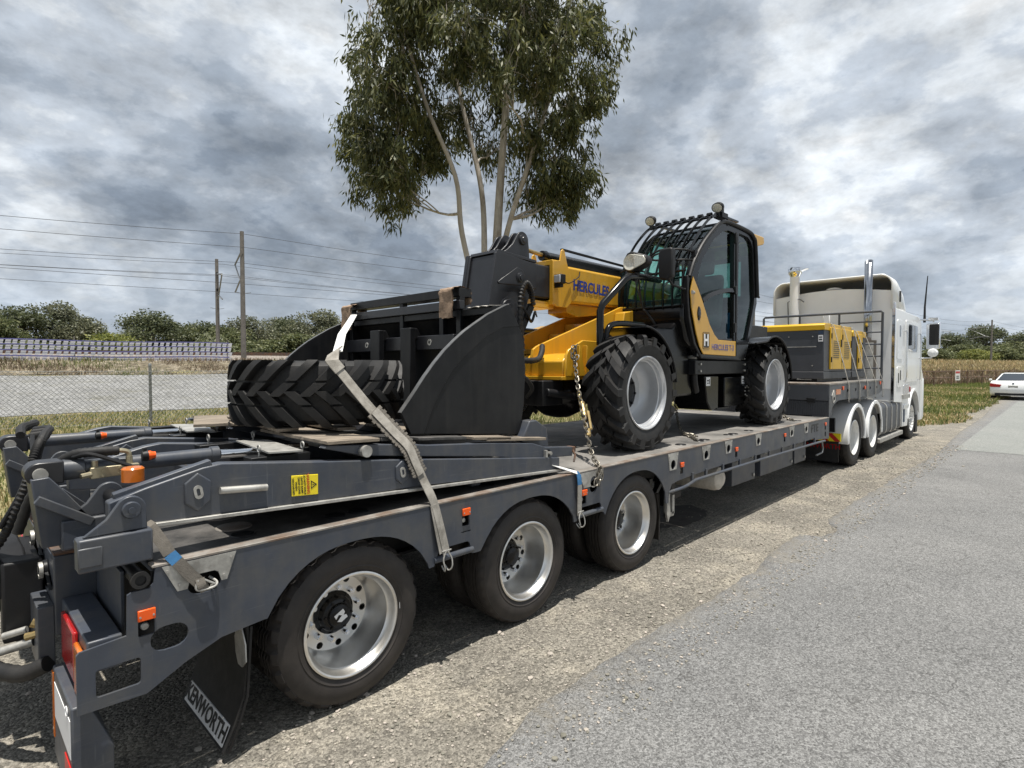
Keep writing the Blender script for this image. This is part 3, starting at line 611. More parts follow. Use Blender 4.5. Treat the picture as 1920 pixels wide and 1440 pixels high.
def bg_tree(kind, u, dist, hscale, label, wscale=1.0, group='trees beyond the railway'):
    """u: bearing given as tangent right of the view axis; dist: distance along the view axis"""
    p = CF*dist+CR*(u*dist); s, o_ = so(p.x, p.y); z = zt(o_)-.1; src = protos[kind]
    t = src if kind not in used else dup(src); used.add(kind); t.location = (p.x, p.y, z); t.scale = (wscale, wscale, hscale); t.rotation_euler = (0, 0, rnd.uniform(0, 6.28)); tag(t, label, 'tree', group)
def U(px): return (px-960)/1060
for k, px, d, hs, ws_, lb in (
    ('dark', 40, 74, .78, 1.0, 'broad dark rounded tree at the left edge above the striped netting'),
    ('mid', 5, 68, .78, 1.0, 'dark bushy tree cut by the left edge of the picture'),
    ('grey', 118, 78, .86, 1.0, 'tall dark gum with open top, second from the left edge'),
    ('dark', 158, 82, .66, .8, 'lower dark tree leaning against the tall gum above the netting'),
    ('low', 85, 66, .6, 1., 'low green shrubs in front of the tall gum above the netting'),
    ('lime', 212, 68, .70, .95, 'light yellow green rounded tree, the brightest in the tree line'),
    ('dark', 283, 76, .74, .95, 'dark round tree right of the yellow green tree'),
    ('mid', 335, 80, .86, .9, 'mid green tree between the yellow green tree and the masts'),
    ('low', 300, 66, .5, .9, 'low bush at the foot of the dark round tree'),
    ('grey', 470, 82, .70, .9, 'grey green gum tree just right of the taller mast'),
    ('mid', 430, 74, .72, .9, 'mid green tree standing behind the two masts'),
    ('dark', 545, 92, .78, .9, 'dark tree behind the track left of the bucket'),
    ('grey', 610, 88, .85, 1.2, 'large grey green tree behind the raised bucket lip'),
    ('grey', 520, 96, .8, 1.0, 'pale distant gum tree between mast and bucket'),
    ('mid', 570, 72, .58, 1.1, 'low mid green tree at the track left of the bucket'),
    ('mid', 680, 84, .8, 1.2, 'green tree mostly hidden behind the black bucket'),
    ('dark', 1770, 150, .86, 1.5, 'dark spreading tree just right of the truck mirror'),
    ('mid', 1800, 140, .72, 1.3, 'mid green bushy tree behind the pipe fence'),
    ('dark', 1842, 155, 1.1, 1.4, 'tallest dark tree right of the truck beside the twin masts'),
    ('mid', 1885, 150, .85, 1.5, 'green spreading tree above the parked white sedan'),
    ('dark', 1925, 160, .95, 1.5, 'dark tree at the right edge of the picture'),
    ('lime', 1826, 128, .55, .9, 'small yellowish tree in front of the twin masts'),
    ('low', 1755, 130, .8, 1.3, 'low green bushes behind the truck mirror'),
    ('mid', 178, 90, .82, 1.0, 'soft green tree behind the netting between tall gum and yellow green tree'),
    ('grey', 248, 95, .62, 1.0, 'pale distant tree just behind the yellow green tree'),
    ('dark', 385, 92, .72, 1.1, 'dark distant tree behind the palm'),
    ('low', 150, 64, .62, 1.1, 'low bush right behind the netting under the tall gum'),
    ('low', 375, 68, .62, 1.1, 'low bush behind the netting beside the palm'),
    ('low', 500, 70, .72, 1.2, 'low bush along the track right of the masts'),
    ('low', 30, 62, .6, 1.1, 'low bush behind the netting at the left edge'),
    ('mid', 630, 95, .9, 1.2, 'mid green tree rising just above the bucket lip'),
    ('low', 1868, 135, .85, 1.6, 'low dense bushes behind the golden grass above the sedan')):
    bg_tree(k, U(px), d, hs, lb, ws_)
def palm():
    p = CF*70+CR*(U(398)*70); s, o_ = so(p.x, p.y); b = Vector((p.x, p.y, zt(o_))); t = thing('palm_tree', 'palm with arching fronds beside the shorter mast', 'tree', b)
    MB().tube([b, b+Vector((.1, 0, 2.2)), b+Vector((.1, .1, 3.9))], [.22, .18, .16], 8).build('trunk', 'bark_dark', t)
    C = []; D = []
    for i in range(26):
        a = i*2.4; el = rnd.uniform(.2, 1.2); d = Vector((math.cos(a), math.sin(a), 0))
        for k in range(60):
            q = k/60*2.6; c = b+Vector((.1, .1, 3.9))+d*q*math.cos(el)*1.0+Vector((0, 0, q*math.sin(el)-.28*q*q)); C.append(c); sd = Vector((-d.y, d.x, 0))*(1 if k % 2 else -1); D.append(sd+Vector((0, 0, -.9))+d*.3)
    leaves('crown', np.array(C), np.array(D), .6, .05, 'leaf_mid', t, b)
palm()
# ================================================================== TRAILER
YN, YF, ZD = 2.62, 5.12, .99          # near face, far face, deck height
trailer = thing('low_loader_trailer', 'dark grey three axle low loader trailer with folded ramps and raised front deck', 'trailer', (5, 3.87, 0))
T = trailer
AX = (1.53, 2.89, 4.25); ZW = .425
# ---- wheels
def road_wheel(name, rim_m='alu', R_=.433, hub=True, tread='rib', rr=1.0, tyre_m='rubber_brown'):
    """wheel with its outer face at local y=0 looking to -y, axis along y; the part is the rim, with tyre, hub and nuts under it"""
    k = R_/.433
    b = MB(); b.lathe([(r*k*rr, y) for r, y in ((.268, .03), (.276, .02), (.276, .010), (.268, .006), (.260, .010), (.254, .024), (.248, .05), (.238, .062), (.234, .11), (.230, .16), (.222, .20), (.212, .228), (.205, .236), (.225, .245), (.24, .25))], (0, 0, 0), 'y', 56)
    holes = [circ(.183*math.cos(a)*k*rr, .183*math.sin(a)*k*rr, .019*k, 14) for a in [2*math.pi*(i+.5)/10 for i in range(10)]]
    b.prism(circ(0, 0, .207*k*rr, 56), 'y', .232, .242, holes=holes)
    w = b.build(name, rim_m, None, smooth=30)
    G = [(.262, .035), (.272, .022), (.285, .014), (.30, .010), (.306, .004), (.312, .007), (.335, .0), (.37, .003), (.395, .012), (.404, .017), (.408, .015), (.416, .024), (.424, .034), (.430, .042)]
    for c in (.082, .113, .147, .178): G += [(.433, c-.006), (.420, c-.004), (.420, c+.004), (.433, c+.006)]
    G += [(.430, .218), (.424, .226), (.395, .248), (.37, .257), (.335, .26), (.30, .25), (.262, .225)]
    n = 144
    def md(i, kk, r, h):
        y = h
        if tread == 'block' and r > .404 and (y < .075 or y > .185): r = r-(.017 if kk % 6 < 2 else 0)
        if tread == 'block' and r > .43 and .075 < y < .185 and (kk % 6 == 3): r -= .010
        if tread == 'rib' and r > .421 and (y < .045 or y > .212) and kk % 4 == 0: r -= .009
        return r*k, h
    b = MB(); b.lathe(G, (0, 0, 0), 'y', n, mod=md); b.build('tyre', tyre_m, w, smooth=32, local=True)
    if hub:
        b = MB(); b.lathe([(.118, .24), (.118, .225), (.100, .212), (.094, .185), (.086, .176), (.066, .172), (.062, .156), (.054, .150), (0, .148)], (0, 0, 0), 'y', 32)
        for i in range(6): a = 2*math.pi*i/6; b.cyl((.077*math.cos(a), .18, .077*math.sin(a)), (.077*math.cos(a), .166, .077*math.sin(a)), .008, 6)
        b.build('hub', 'black_gloss', w, local=True)
        for i in range(10):
            a = 2*math.pi*i/10; x, z = .142*math.cos(a)*rr, .142*math.sin(a)*rr; nb = MB(); nb.cyl((x, .24, z), (x, .194, z), .0175, 8, .0155); nb.cyl((x, .194, z), (x, .186, z), .010, 8); nb.build('nut', 'chrome', w, local=True)
    return w
w1 = road_wheel('wheel', tread='block'); w2 = road_wheel('wheel')
def inner(src):
    c = src.copy(); col.objects.link(c)
    for ch in src.children:
        if ch.name.startswith('tyre'): q = ch.copy(); col.objects.link(q); q.parent = c
    return c
O = org(T)
for i, ax in enumerate(AX):
    src = w1 if i == 0 else w2
    nr = src if i in (0, 1) else dup(src)
    nr.parent = T; nr.location = Vector((ax, 2.655, ZW+.005))-O; nr.rotation_euler = (0, rnd.uniform(0, 1.5), 0)
    if i == 0: nr['label'] = 'rear aluminium wheel with blocky tread tyre'
    q = inner(src); q.parent = T; q.location = Vector((ax, 2.955, ZW+.005))-O; q.rotation_euler = (0, .4, 0)
    q = dup(src); q.parent = T; q.location = Vector((ax, 5.085, ZW+.005))-O; q.rotation_euler = (0, .7, math.pi)
    q = inner(src); q.parent = T; q.location = Vector((ax, 4.785, ZW+.005))-O; q.rotation_euler = (0, .2, math.pi)
    b = MB(); b.cyl((ax, 2.9, ZW), (ax, 4.85, ZW), .065, 16); b.cyl((ax, 2.91, ZW), (ax, 2.97, ZW), .11, 20); b.beam((ax-.1, 3.3, ZW+.08), (ax+.35, 3.3, ZW+.18), .08, .1); b.beam((ax-.1, 4.45, ZW+.08), (ax+.35, 4.45, ZW+.18), .08, .1); b.build('axle', 'black_paint', T)
# stud on the first hub: white maker's mark
mk = MB(); e = w1.location+O
mk.prism([(-.028, -.03), (-.004, -.03), (-.016, -.006), (.0, .008), (.012, -.03), (.03, -.012), (.03, .03), (.012, .03), (.004, .016), (-.006, .03), (-.028, .03)], 'y', .1455, .1475); mk.build('hub_mark', 'white_ink', w1, local=True)
# white balance tag
tg = MB(); tg.box(-.018, .018, .012, .0145, .29, .305).xf(Matrix.Rotation(R(25), 4, 'Y')); tg.build('paper_tag', 'white_sticker', w1, local=True)
# ---- side plates
def arch(cx, x0, x1, zc, r, n=18):
    """points from x0 (left foot) over to x1 (right foot), the crown following the tyre"""
    out = []
    for k in range(n+1):
        t = k/n; x = x0+(x1-x0)*t; q = (x-cx)/((x1-x0)/2)
        out.append((x, zc+r*max(0, 1-abs(q)**2.4)**.75))
    return out
side = [(.35, .484), (.575, .478), (.72, .555), (.86, .61), (1.04, .628)]
side += arch(1.53, 1.06, 1.985, .628, .262)+[(1.995, .62), (2.03, .622), (2.05, .665), (2.07, .715), (2.29, .715), (2.31, .70), (2.325, .632), (2.36, .628)]
side += arch(2.89, 2.40, 3.345, .628, .262)+[(3.355, .62), (3.39, .622), (3.41, .665), (3.43, .715), (3.68, .715), (3.70, .70), (3.715, .632), (3.74, .628)]
side += arch(4.25, 3.76, 4.72, .60, .29)+[(4.73, .52), (4.78, .515), (4.80, .62), (4.84, .685), (4.95, .70), (5.2, .712), (5.8, .725), (9.05, .725), (9.15, .70), (9.82, .66), (9.82, .985), (.615, .985), (.61, .965), (.605, .92), (.59, .903), (.53, .903), (.515, .895), (.51, .735), (.36, .722), (.35, .712)]
TIE = [(4.86, .878), (5.55, .893), (6.09, .90), (6.94, .90), (8.11, .90), (8.71, .90)]
MARK = [(.577, .80), (2.275, .90), (3.475, .825), (5.03, .845), (6.30, .86), (7.84, .885), (9.62, .90)]
holes = [slot(.66, .682, .07, .05), rrect(.408, .556, .528, .636, .012), circ(3.60, .857, .05, 18)]
holes += [slot(.795, .872, .066, .044)]
holes += [circ(x, z-.01, .045, 16) for x, z in TIE]
holes += [rrect(x-.028, x+.03, z-.085, z-.022, .006, 2) for x, z in MARK]
holes += [rrect(2.24, 2.32, .775, .782, .003, 2), rrect(9.6, 9.66, .70, .78, .008, 2)]
for y0, y1, hs in ((YN, YN+.012, holes), (YF-.012, YF, holes)):
    MB().prism(side, 'y', y0, y1, holes=hs).build('side_plate', 'steel_grey', T, smooth=25)
# backing behind the holes, inner frame
b = MB(); b.box(.62, 9.8, 3.35, 3.42, .50, .96); b.box(.62, 9.8, 4.32, 4.39, .50, .96); b.box(.62, 9.8, 3.28, 3.49, .48, .5); b.box(.62, 9.8, 4.25, 4.46, .48, .5); b.split('chassis_beam', 'black_paint', T)
for i, x in enumerate([.64, 1.05, 2.2, 3.56, 4.95, 5.8, 6.6, 7.5, 8.4, 9.2, 9.74]):
    b = MB(); b.box(x-.04, x+.04, YN+.02, YF-.02, .80 if i > 3 else .9, .965); b.build('crossmember', 'black_paint', T)
# ---- deck panels and worn edge strips
dx = [.62, 1.9, 3.18, 4.46, 5.74, 7.02, 8.30, 9.06, 9.80]
for i, (a, c_) in enumerate(zip(dx, dx[1:])):
    for y0, y1 in ((YN+.062, 3.866), (3.874, YF-.062)):
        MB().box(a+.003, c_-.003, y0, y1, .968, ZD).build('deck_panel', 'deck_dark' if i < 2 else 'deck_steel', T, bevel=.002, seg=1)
for y0, y1 in ((YN-.003, YN+.058), (YF-.058, YF+.003)):
    for a, c_ in ((.60, 3.0), (3.006, 6.0), (6.006, 9.82)): MB().box(a, c_, y0, y1, .982, ZD+.003).build('deck_edge', 'deck_edge', T, bevel=.002, seg=1)
for x, y, r in ((1.04, 2.97, .085), (1.06, 3.22, .085), (1.9, 3.5, .09)): 
    b = MB(); b.lathe([(0, ZD+.005), (r-.004, ZD+.005), (r, ZD+.001)], (x, y, 0), 'z', 28); b.build('deck_disc', 'deck_edge', T)
for x in (1.02, 1.5, 2.62, 5.35, 5.75, 6.5, 7.1, 8.9): 
    for dx_ in (0, .14) if x in (1.5, 5.75, 6.5) else (0,):
        b = MB(); b.lathe([(0, ZD+.0045), (.045, ZD+.0045), (.052, ZD+.0065), (.058, ZD+.001)], (x+dx_, 2.80, 0), 'z', 20); b.build('lashing_ring', 'black_paint', T)
b = MB()
for i in range(5): b.tube(smoothpts([(4.95+.7*i, 3.2, ZD+.004), (5.2+.7*i, 3.6, ZD+.006), (5.4+.7*i, 4.2, ZD+.004)], 5), .004, 4)
# ---- galvanised wear plates round the lashing points
def wear(x, z0, wt, wb, hole, yo, hs=.012):
    pts = [(x-wt/2, .978), (x+wt/2, .978), (x+wb/2, z0), (x-wb/2, z0)]
    b = MB(); b.prism(pts, 'y', YN-.004, YN-.0005, holes=[hole] if hole else ()); o = b.build('wear_plate', 'galv', T, smooth=0)
    for sx in (-1, 1):
        for zz in (.955, .915): b2 = MB(); b2.lathe([(0, 0), (.006, 0), (.006, .004)], (x+sx*(wt/2-.018-(.978-zz)*.2), YN-.008, zz), 'y', 8); b2.build('rivet', 'galv', o)
# rear plate has a cut-out at its lower edge
b = MB(); b.prism([(.635, .978), (.925, .978), (.885, .863), (.862, .863), (.85, .905), (.835, .915), (.755, .915), (.74, .905), (.728, .863), (.69, .863)], 'y', YN-.004, YN-.0005); o = b.build('wear_plate', 'galv', T, smooth=0)
for x, z in ((.655, .955), (.70, .89), (.905, .955), (.873, .885)): b2 = MB(); b2.lathe([(0, 0), (.006, 0), (.006, .004)], (x, YN-.008, z), 'y', 8); b2.build('rivet', 'galv', o)
wear(3.57, .86, .30, .20, circ(3.60, .857+.035, .045, 16), 0)
for x, z in TIE: wear(x, z-.06, .20, .13, circ(x, z-.01, .045, 16), 0)
# ---- side marker lamps
for i, (x, z) in enumerate(MARK):
    b = MB(); b.box(x-.030, x+.032, YN-.013, YN-.002, z-.02, z+.024); o = b.build('marker_lamp', 'orange', T, bevel=.003)
    for sx in (-.022, .024): b2 = MB(); b2.lathe([(0, 0), (.004, 0), (.004, .003)], (x+sx, YN-.0165, z-.002), 'y', 8); b2.build('screw', 'galv', o)
    b = MB(); b.box(x-.05, x+.05, YN+.05, YN+.055, z-.11, z); b.lathe([(0, YN+.02), (.018, YN+.024), (.024, YN+.05)], (x, 0, z-.055), 'y', 12); b.build('lamp_socket', 'black_plastic', T)
    b = MB(); b.lathe([(0, YN+.016), (.013, YN+.018), (.017, YN+.026)], (x, 0, z-.055), 'y', 12); b.build('lamp_glass', 'galv', T)
b = MB(); b.lathe([(0, YN+.008), (.013, YN+.009), (.013, YN+.015)], (2.28, 0, .778), 'y', 12); b.build('pressed_mark', 'black_paint', T)
# ---- tie rails
for x0, x1 in ((2.03, 2.335), (3.39, 3.725)): MB().tube([(x0, YN+.006, .655), (x1, YN+.006, .655)], .02, 12).build('tie_rail', 'steel_grey', T)
b = MB(); b.tube(smoothpts([(4.79, YN+.012, .612), (4.95, YN-.01, .622), (5.12, YN-.012, .632), (5.3, YN-.012, .662)], 4)+[(7, YN-.012, .665), (9.2, YN-.012, .655), (9.56, YN-.012, .65)], .016, 10); b.build('tie_rail', 'steel_grey', T)
for x in (5.25, 5.55, 5.95, 6.4, 6.85, 7.3, 7.75, 8.2, 8.65, 9.1): MB().box(x-.018, x+.018, YN-.010, YN+.01, .65, .74).build('rail_bracket', 'steel_grey', T)
# ---- lockers, tank and gear slung under the side
for x0, x1 in ((6.62, 7.32), (7.50, 8.72), (8.80, 9.30)):
    b = MB(); b.box(x0, x1, 2.80, 3.3, .36, .70); lk = b.build('locker', 'steel_grey', T, bevel=.006)
    b = MB(); b.prism(circ(x1-.06, .42, .022, 16), 'y', 2.786, 2.799); b.build('latch', 'galv', lk)
    for xx in (x0+.1, x1-.14): b = MB(); b.box(xx, xx+.015, 2.785, 2.799, .64, .70); b.box(xx+.05, xx+.065, 2.785, 2.799, .64, .70); b.box(xx, xx+.065, 2.785, 2.799, .652, .664); b.build('hinge', 'galv', lk)
b = MB(); b.lathe([(0, 2.78), (.08, 2.785), (.13, 2.82), (.145, 2.87), (.145, 3.6), (.1, 3.66), (0, 3.67)], (6.32, 0, .50), 'y', 28); b.build('air_tank', 'cloth_pale', T)
b = MB(); b.box(5.0, 5.06, 2.95, 3.0, .38, .66); b.beam((5.0, 2.96, .4), (5.25, 2.96, .62), .05, .04); b.box(5.35, 5.42, 2.9, 3.1, .32, .7); b.tube([(5.2, 3.0, .62), (5.45, 3.02, .50), (5.6, 3.02, .36)], .02, 8); b.box(5.55, 5.75, 3.0, 3.1, .36, .42); b.build('support_leg', 'black_paint', T)
b = MB(); b.box(4.84, 4.88, 2.66, 2.7, .36, .60); b.box(4.84, 4.96, 2.66, 2.7, .36, .40); b.box(4.93, 4.97, 2.66, 2.7, .38, .56); b.prism([(4.78, .60), (4.82, .62), (4.84, .40), (4.80, .33), (4.77, .42)], 'y', 2.63, 2.65); b.build('flap_bracket', 'galv', T)
b = MB(); b.prism([(4.70, .60), (4.755, .60), (4.77, .40), (4.765, .16), (4.745, .16), (4.75, .4)], 'y', 2.70, 3.25); b.build('mud_flap', 'rubber_brown', T)
# ---- rear mud flap with lettering, hung on a pale bracket
fl = MB(); nx = 7
for i in range(nx):
    pass
rowsf = [(.985, .62), (.985, .45), (.962, .28), (.925, .165), (.875, .05)]
fl.prism([(x, z) for x, z in rowsf]+[(x+.008, z) for x, z in reversed(rowsf)], 'y', 2.665, 3.27)
flap = fl.build('mud_flap', 'rubber', T)
bs = MB(); bs.prism([(.995, .60), (1.006, .60), (.985, .28), (.947, .16), (.90, .05), (.887, .055), (.935, .165), (.974, .28)], 'y', 2.655, 2.664); bs.build('bristle_edge', 'black_plastic', T)
bk = MB(); bk.prism([(2.70, .66), (2.76, .66), (2.75, .60), (2.79, .52), (2.78, .45), (2.75, .40), (2.70, .40), (2.655, .44), (2.66, .52), (2.70, .58)], 'x', .972, .978); bk.build('flap_bracket', 'galv', T)
fx0, fz0, fx1, fz1 = .9135, .1515, .8765, .0665
lb = MB(); lb.add([(fx0, 2.70, fz0), (fx0, 3.24, fz0), (fx1, 3.24, fz1), (fx1, 2.70, fz1), (fx0+.004, 2.70, fz0), (fx0+.004, 3.24, fz0), (fx1+.004, 3.24, fz1), (fx1+.004, 2.70, fz1)], [(0, 1, 2, 3), (7, 6, 5, 4), (0, 4, 5, 1), (1, 5, 6, 2), (2, 6, 7, 3), (3, 7, 4, 0)]); lb.build('name_strip', 'white_ink', flap, smooth=0)
up = Vector((fx0-fx1, 0, fz0-fz1)); text('lettering', 'KENWORTH', ((fx0+fx1)/2-.0022, 2.97, (fz0+fz1)/2+.002), (0, -1, 0), up, .096, 'ink', flap, align='CENTER', bold=.002, sx=1.0)
# ---- rear end: light box, lamps, underrun bar, hinge shafts, towing jaw
b = MB(); b.box(.385, .50, 2.635, 3.23, .62, .745); b.box(.385, .50, 4.51, 5.105, .62, .745); b.split('lamp_box', 'steel_grey', T, bevel=.006)
b = MB(); b.box(.36, .52, 3.235, 4.505, .58, .94); b.build('rear_beam', 'steel_grey', T, bevel=.006)
b = MB(); b.box(.362, .52, 3.24, 4.50, .942, .952); b.build('rust_plate', 'rust', T)
for y0, y1 in ((2.635, 2.80), (4.94, 5.10)):
    b = MB(); b.box(.365, .384, y0, y1, .50, .70); b.build('tail_lamp', 'amber_lens', T, bevel=.008)
for y0, y1 in ((2.803, 3.10), (4.64, 4.937)):
    b = MB(); b.box(.365, .384, y0, y1, .53, .735); b.build('tail_lamp', 'red_lens', T, bevel=.008)
# underrun guard below the lamps with marker boards
for y0, y1, sg_ in ((2.66, 3.12, 1), (4.62, 5.08, -1)):
    b = MB(); b.prism([(.335, .50), (.39, .50), (.47, .30), (.47, .11), (.335, .11)], 'y', y0, y1); g = b.build('underrun_guard', 'steel_grey', T, bevel=.008)
    b = MB(); b.box(.3325, .3345, y0+.01, y0+.40, .30, .45); b.build('marker_board', 'white_ink', g, smooth=0)
    b = MB(); b.box(.3305, .3345, y0+.01, y0+.14, .13, .27); b.build('red_stripe', 'red_tape', g, smooth=0)
    b = MB(); b.box(.3305, .3345, y0+.42, y0+.455, .2, .48); b.build('amber_stripe', 'amber_lens', g, smooth=0)
    b = MB(); b.tube([(.331, y0+.07+.018*math.cos(a), .465+.018*math.sin(a)) for a in [2*math.pi*k/16 for k in range(16)]], .0025, 6, closed=True); b.build('ring', 'white_ink', g)
b = MB(); b.cyl((.56, YN-.002, .945), (.56, YF+.002, .945), .028, 20); b.build('hinge_shaft', 'black_paint', T)
b = MB(); b.lathe([(.020, YN-.008), (.034, YN-.008), (.034, YN+.02)], (.56, 0, .945), 'y', 20); b.build('shaft_bush', 'rubber', T)
# towing jaw and its shackles
b = MB(); b.box(.18, .36, 3.62, 4.10, .62, .86); b.prism([(3.55, .86), (3.70, .90), (4.05, .90), (4.2, .84), (4.2, .70), (3.55, .70)], 'x', .12, .30); b.box(.20, .35, 3.5, 3.62, .50, .88); b.build('tow_jaw', 'black_plastic', T, bevel=.012)
b = MB(); b.tube([(.16, 3.55, .80), (.10, 3.75, .82), (.04, 4.1, .80)], .022, 10); b.cyl((.16, 3.56, .77), (.16, 3.56, .84), .035, 16); b.build('jaw_lever', 'galv', T)
for y, z in ((3.72, .93), (3.42, .84)):
    b = MB(); b.prism([(y-.04+.0, z)]+[(y+.045*math.cos(a), z+.045*math.sin(a)) for a in [R(60+20*k) for k in range(14)]]+[(y-.18, z-.05)], 'x', .34, .358); b.build('shackle_lug', 'black_paint', T, bevel=.003)
    b = MB(); b.lathe([(.026, .325), (.038, .325), (.038, .345)], (0, y, z), 'x', 18); b.build('eye', 'galv', T)
# air and light couplings
b = MB(); b.cyl((.30, 3.40, .52), (.18, 3.46, .49), .02, 12); b.cyl((.28, 3.44, .57), (.2, 3.48, .55), .016, 12); b.split('coupling', 'galv', T)
b = MB(); b.cyl((.33, 3.36, .60), (.29, 3.37, .62), .02, 8); b.cyl((.31, 3.35, .57), (.27, 3.37, .56), .018, 8); b.split('coupling_valve', 'brass', T)
b = MB(); P = smoothpts([(.33, 3.22, .47), (.24, 3.32, .42), (.12, 3.55, .43), (.0, 3.9, .50), (-.1, 4.2, .56)], 8); b.tube(P, [.034+.004*(i % 2) for i in range(len(P))], 12); b.build('lead_cable', 'rubber', T)
b = MB(); b.box(.515, .53, 2.74, 3.23, .56, .96); b.build('rear_web', 'steel_grey', T, bevel=.003)
b = MB(); b.box(.30, .36, 3.24, 3.5, .44, .72); b.build('coupling_panel', 'steel_grey', T, bevel=.004)
# ---- raised front deck
neck = [(9.80, 1.00), (9.86, 1.02), (10.0, 1.16), (10.3, 1.235), (13.05, 1.245), (13.38, 1.30), (13.40, 1.495), (9.80, 1.495)]
NM = [(10.55, 1.40), (12.0, 1.37), (13.2, 1.43)]
nh = [slot(10.85+.52*i, 1.38, .045, .030, 5) for i in range(5)]+[circ(10.05, 1.27, .045, 16)]
for y0, y1 in ((YN, YN+.012), (YF-.012, YF)): MB().prism(neck, 'y', y0, y1, holes=nh).build('neck_side_plate', 'steel_grey', T, smooth=25)
b = MB(); b.box(9.84, 13.36, YN+.05, YN+.055, 1.25, 1.49); b.box(9.84, 13.36, 3.3, 4.4, 1.20, 1.49); b.build('neck_beam', 'black_paint', T)
for i in range(4):
    x0 = 9.79+.905*i; MB().box(x0, x0+.90, YN-.004, YF+.004, 1.497, 1.525).build('neck_deck_panel', 'deck_edge' if i < 1 else 'deck_steel', T, bevel=.003, seg=1)
b = MB(); b.prism([(9.93, 1.33), (10.03, 1.42), (10.10, 1.40), (10.12, 1.24), (10.03, 1.20), (9.98, 1.22)], 'y', YN-.006, YN-.001, holes=[circ(10.05, 1.27, .04, 14)]); b.build('wear_plate', 'galv', T, smooth=0)
b = MB(); b.box(10.16, 10.42, YN-.004, YN-.001, 1.335, 1.42); b.build('plate_sign', 'amber_lens', T)
for x, z in NM: b = MB(); b.box(x-.03, x+.03, YN-.014, YN-.002, z, z+.06); b.build('marker_lamp', 'orange', T, bevel=.003)
# tool boxes across the front of the low deck
for y0, y1 in ((2.63, 3.86), (3.88, 5.11)):
    b = MB(); b.box(9.815, 9.99, y0, y1, 1.0, 1.245); o = b.build('tool_box', 'gen_grey', T, bevel=.006)
    n = int((y1-y0)/.032)
    b = MB()
    for i in range(n): b.box(9.808, 9.816, y0+.01+.032*i, y0+.026+.032*i, 1.01, 1.235)
    x_ = b.build('rib', 'gen_grey', o, smooth=0); x_['kind'] = 'stuff'
    b = MB(); b.box(9.79, 9.99, y0, y1, 1.25, 1.493); o = b.build('tool_box_lid', 'gen_grey', T, bevel=.006)
    for yy in (y0+.25, y0+.85):
        b = MB(); b.prism([(yy-.07, 1.29), (yy+.07, 1.29), (yy+.05, 1.25), (yy+.05, 1.215), (yy-.05, 1.215), (yy-.05, 1.25)], 'x', 9.765, 9.79); b.build('catch', 'black_paint', o, bevel=.004)
# lettering on the side
text('lettering', 'FTE', (8.93, YN-.002, .875), (1, 0, 0), (0, 0, 1), .16, 'ink', T, bold=.005, sx=1.35)
# dusty scrapes: rear face of the low deck
b = MB(); b.box(9.80, 9.82, YN+.015, YF-.015, .70, .985); b.build('end_plate', 'steel_grey', T)
b = MB(); b.tube([(9.45, YN+.03, .64), (9.58, YN+.03, .62), (9.62, YN+.03, .52), (9.58, YN+.03, .46), (9.3, YN+.03, .45)], .014, 8); b.build('cable_loop', 'pole_metal', T)
# ---- headboard ladder frame
hb = MB(); X = 13.72
hb.tube([(X, 2.70, 1.53), (X, 2.70, 2.90), (X, 2.73, 2.93), (X, 5.06, 2.93), (X, 5.09, 2.90), (X, 5.09, 1.53)], .025, 10); hdb = hb.build('headboard', 'steel_grey', T)
for y in (3.5, 4.3): MB().tube([(X, y, 1.53), (X, y, 2.93)], .022, 8).build('headboard_post', 'steel_grey', T)
for z in (1.75, 2.0, 2.25, 2.5, 2.72): MB().tube([(X, 2.70, z), (X, 3.5, z)], .014, 8).build('rung', 'steel_grey', T)
MB().box(13.40, 13.76, 2.68, 5.1, 1.46, 1.53).build('headboard_base', 'steel_grey', T, bevel=.005)

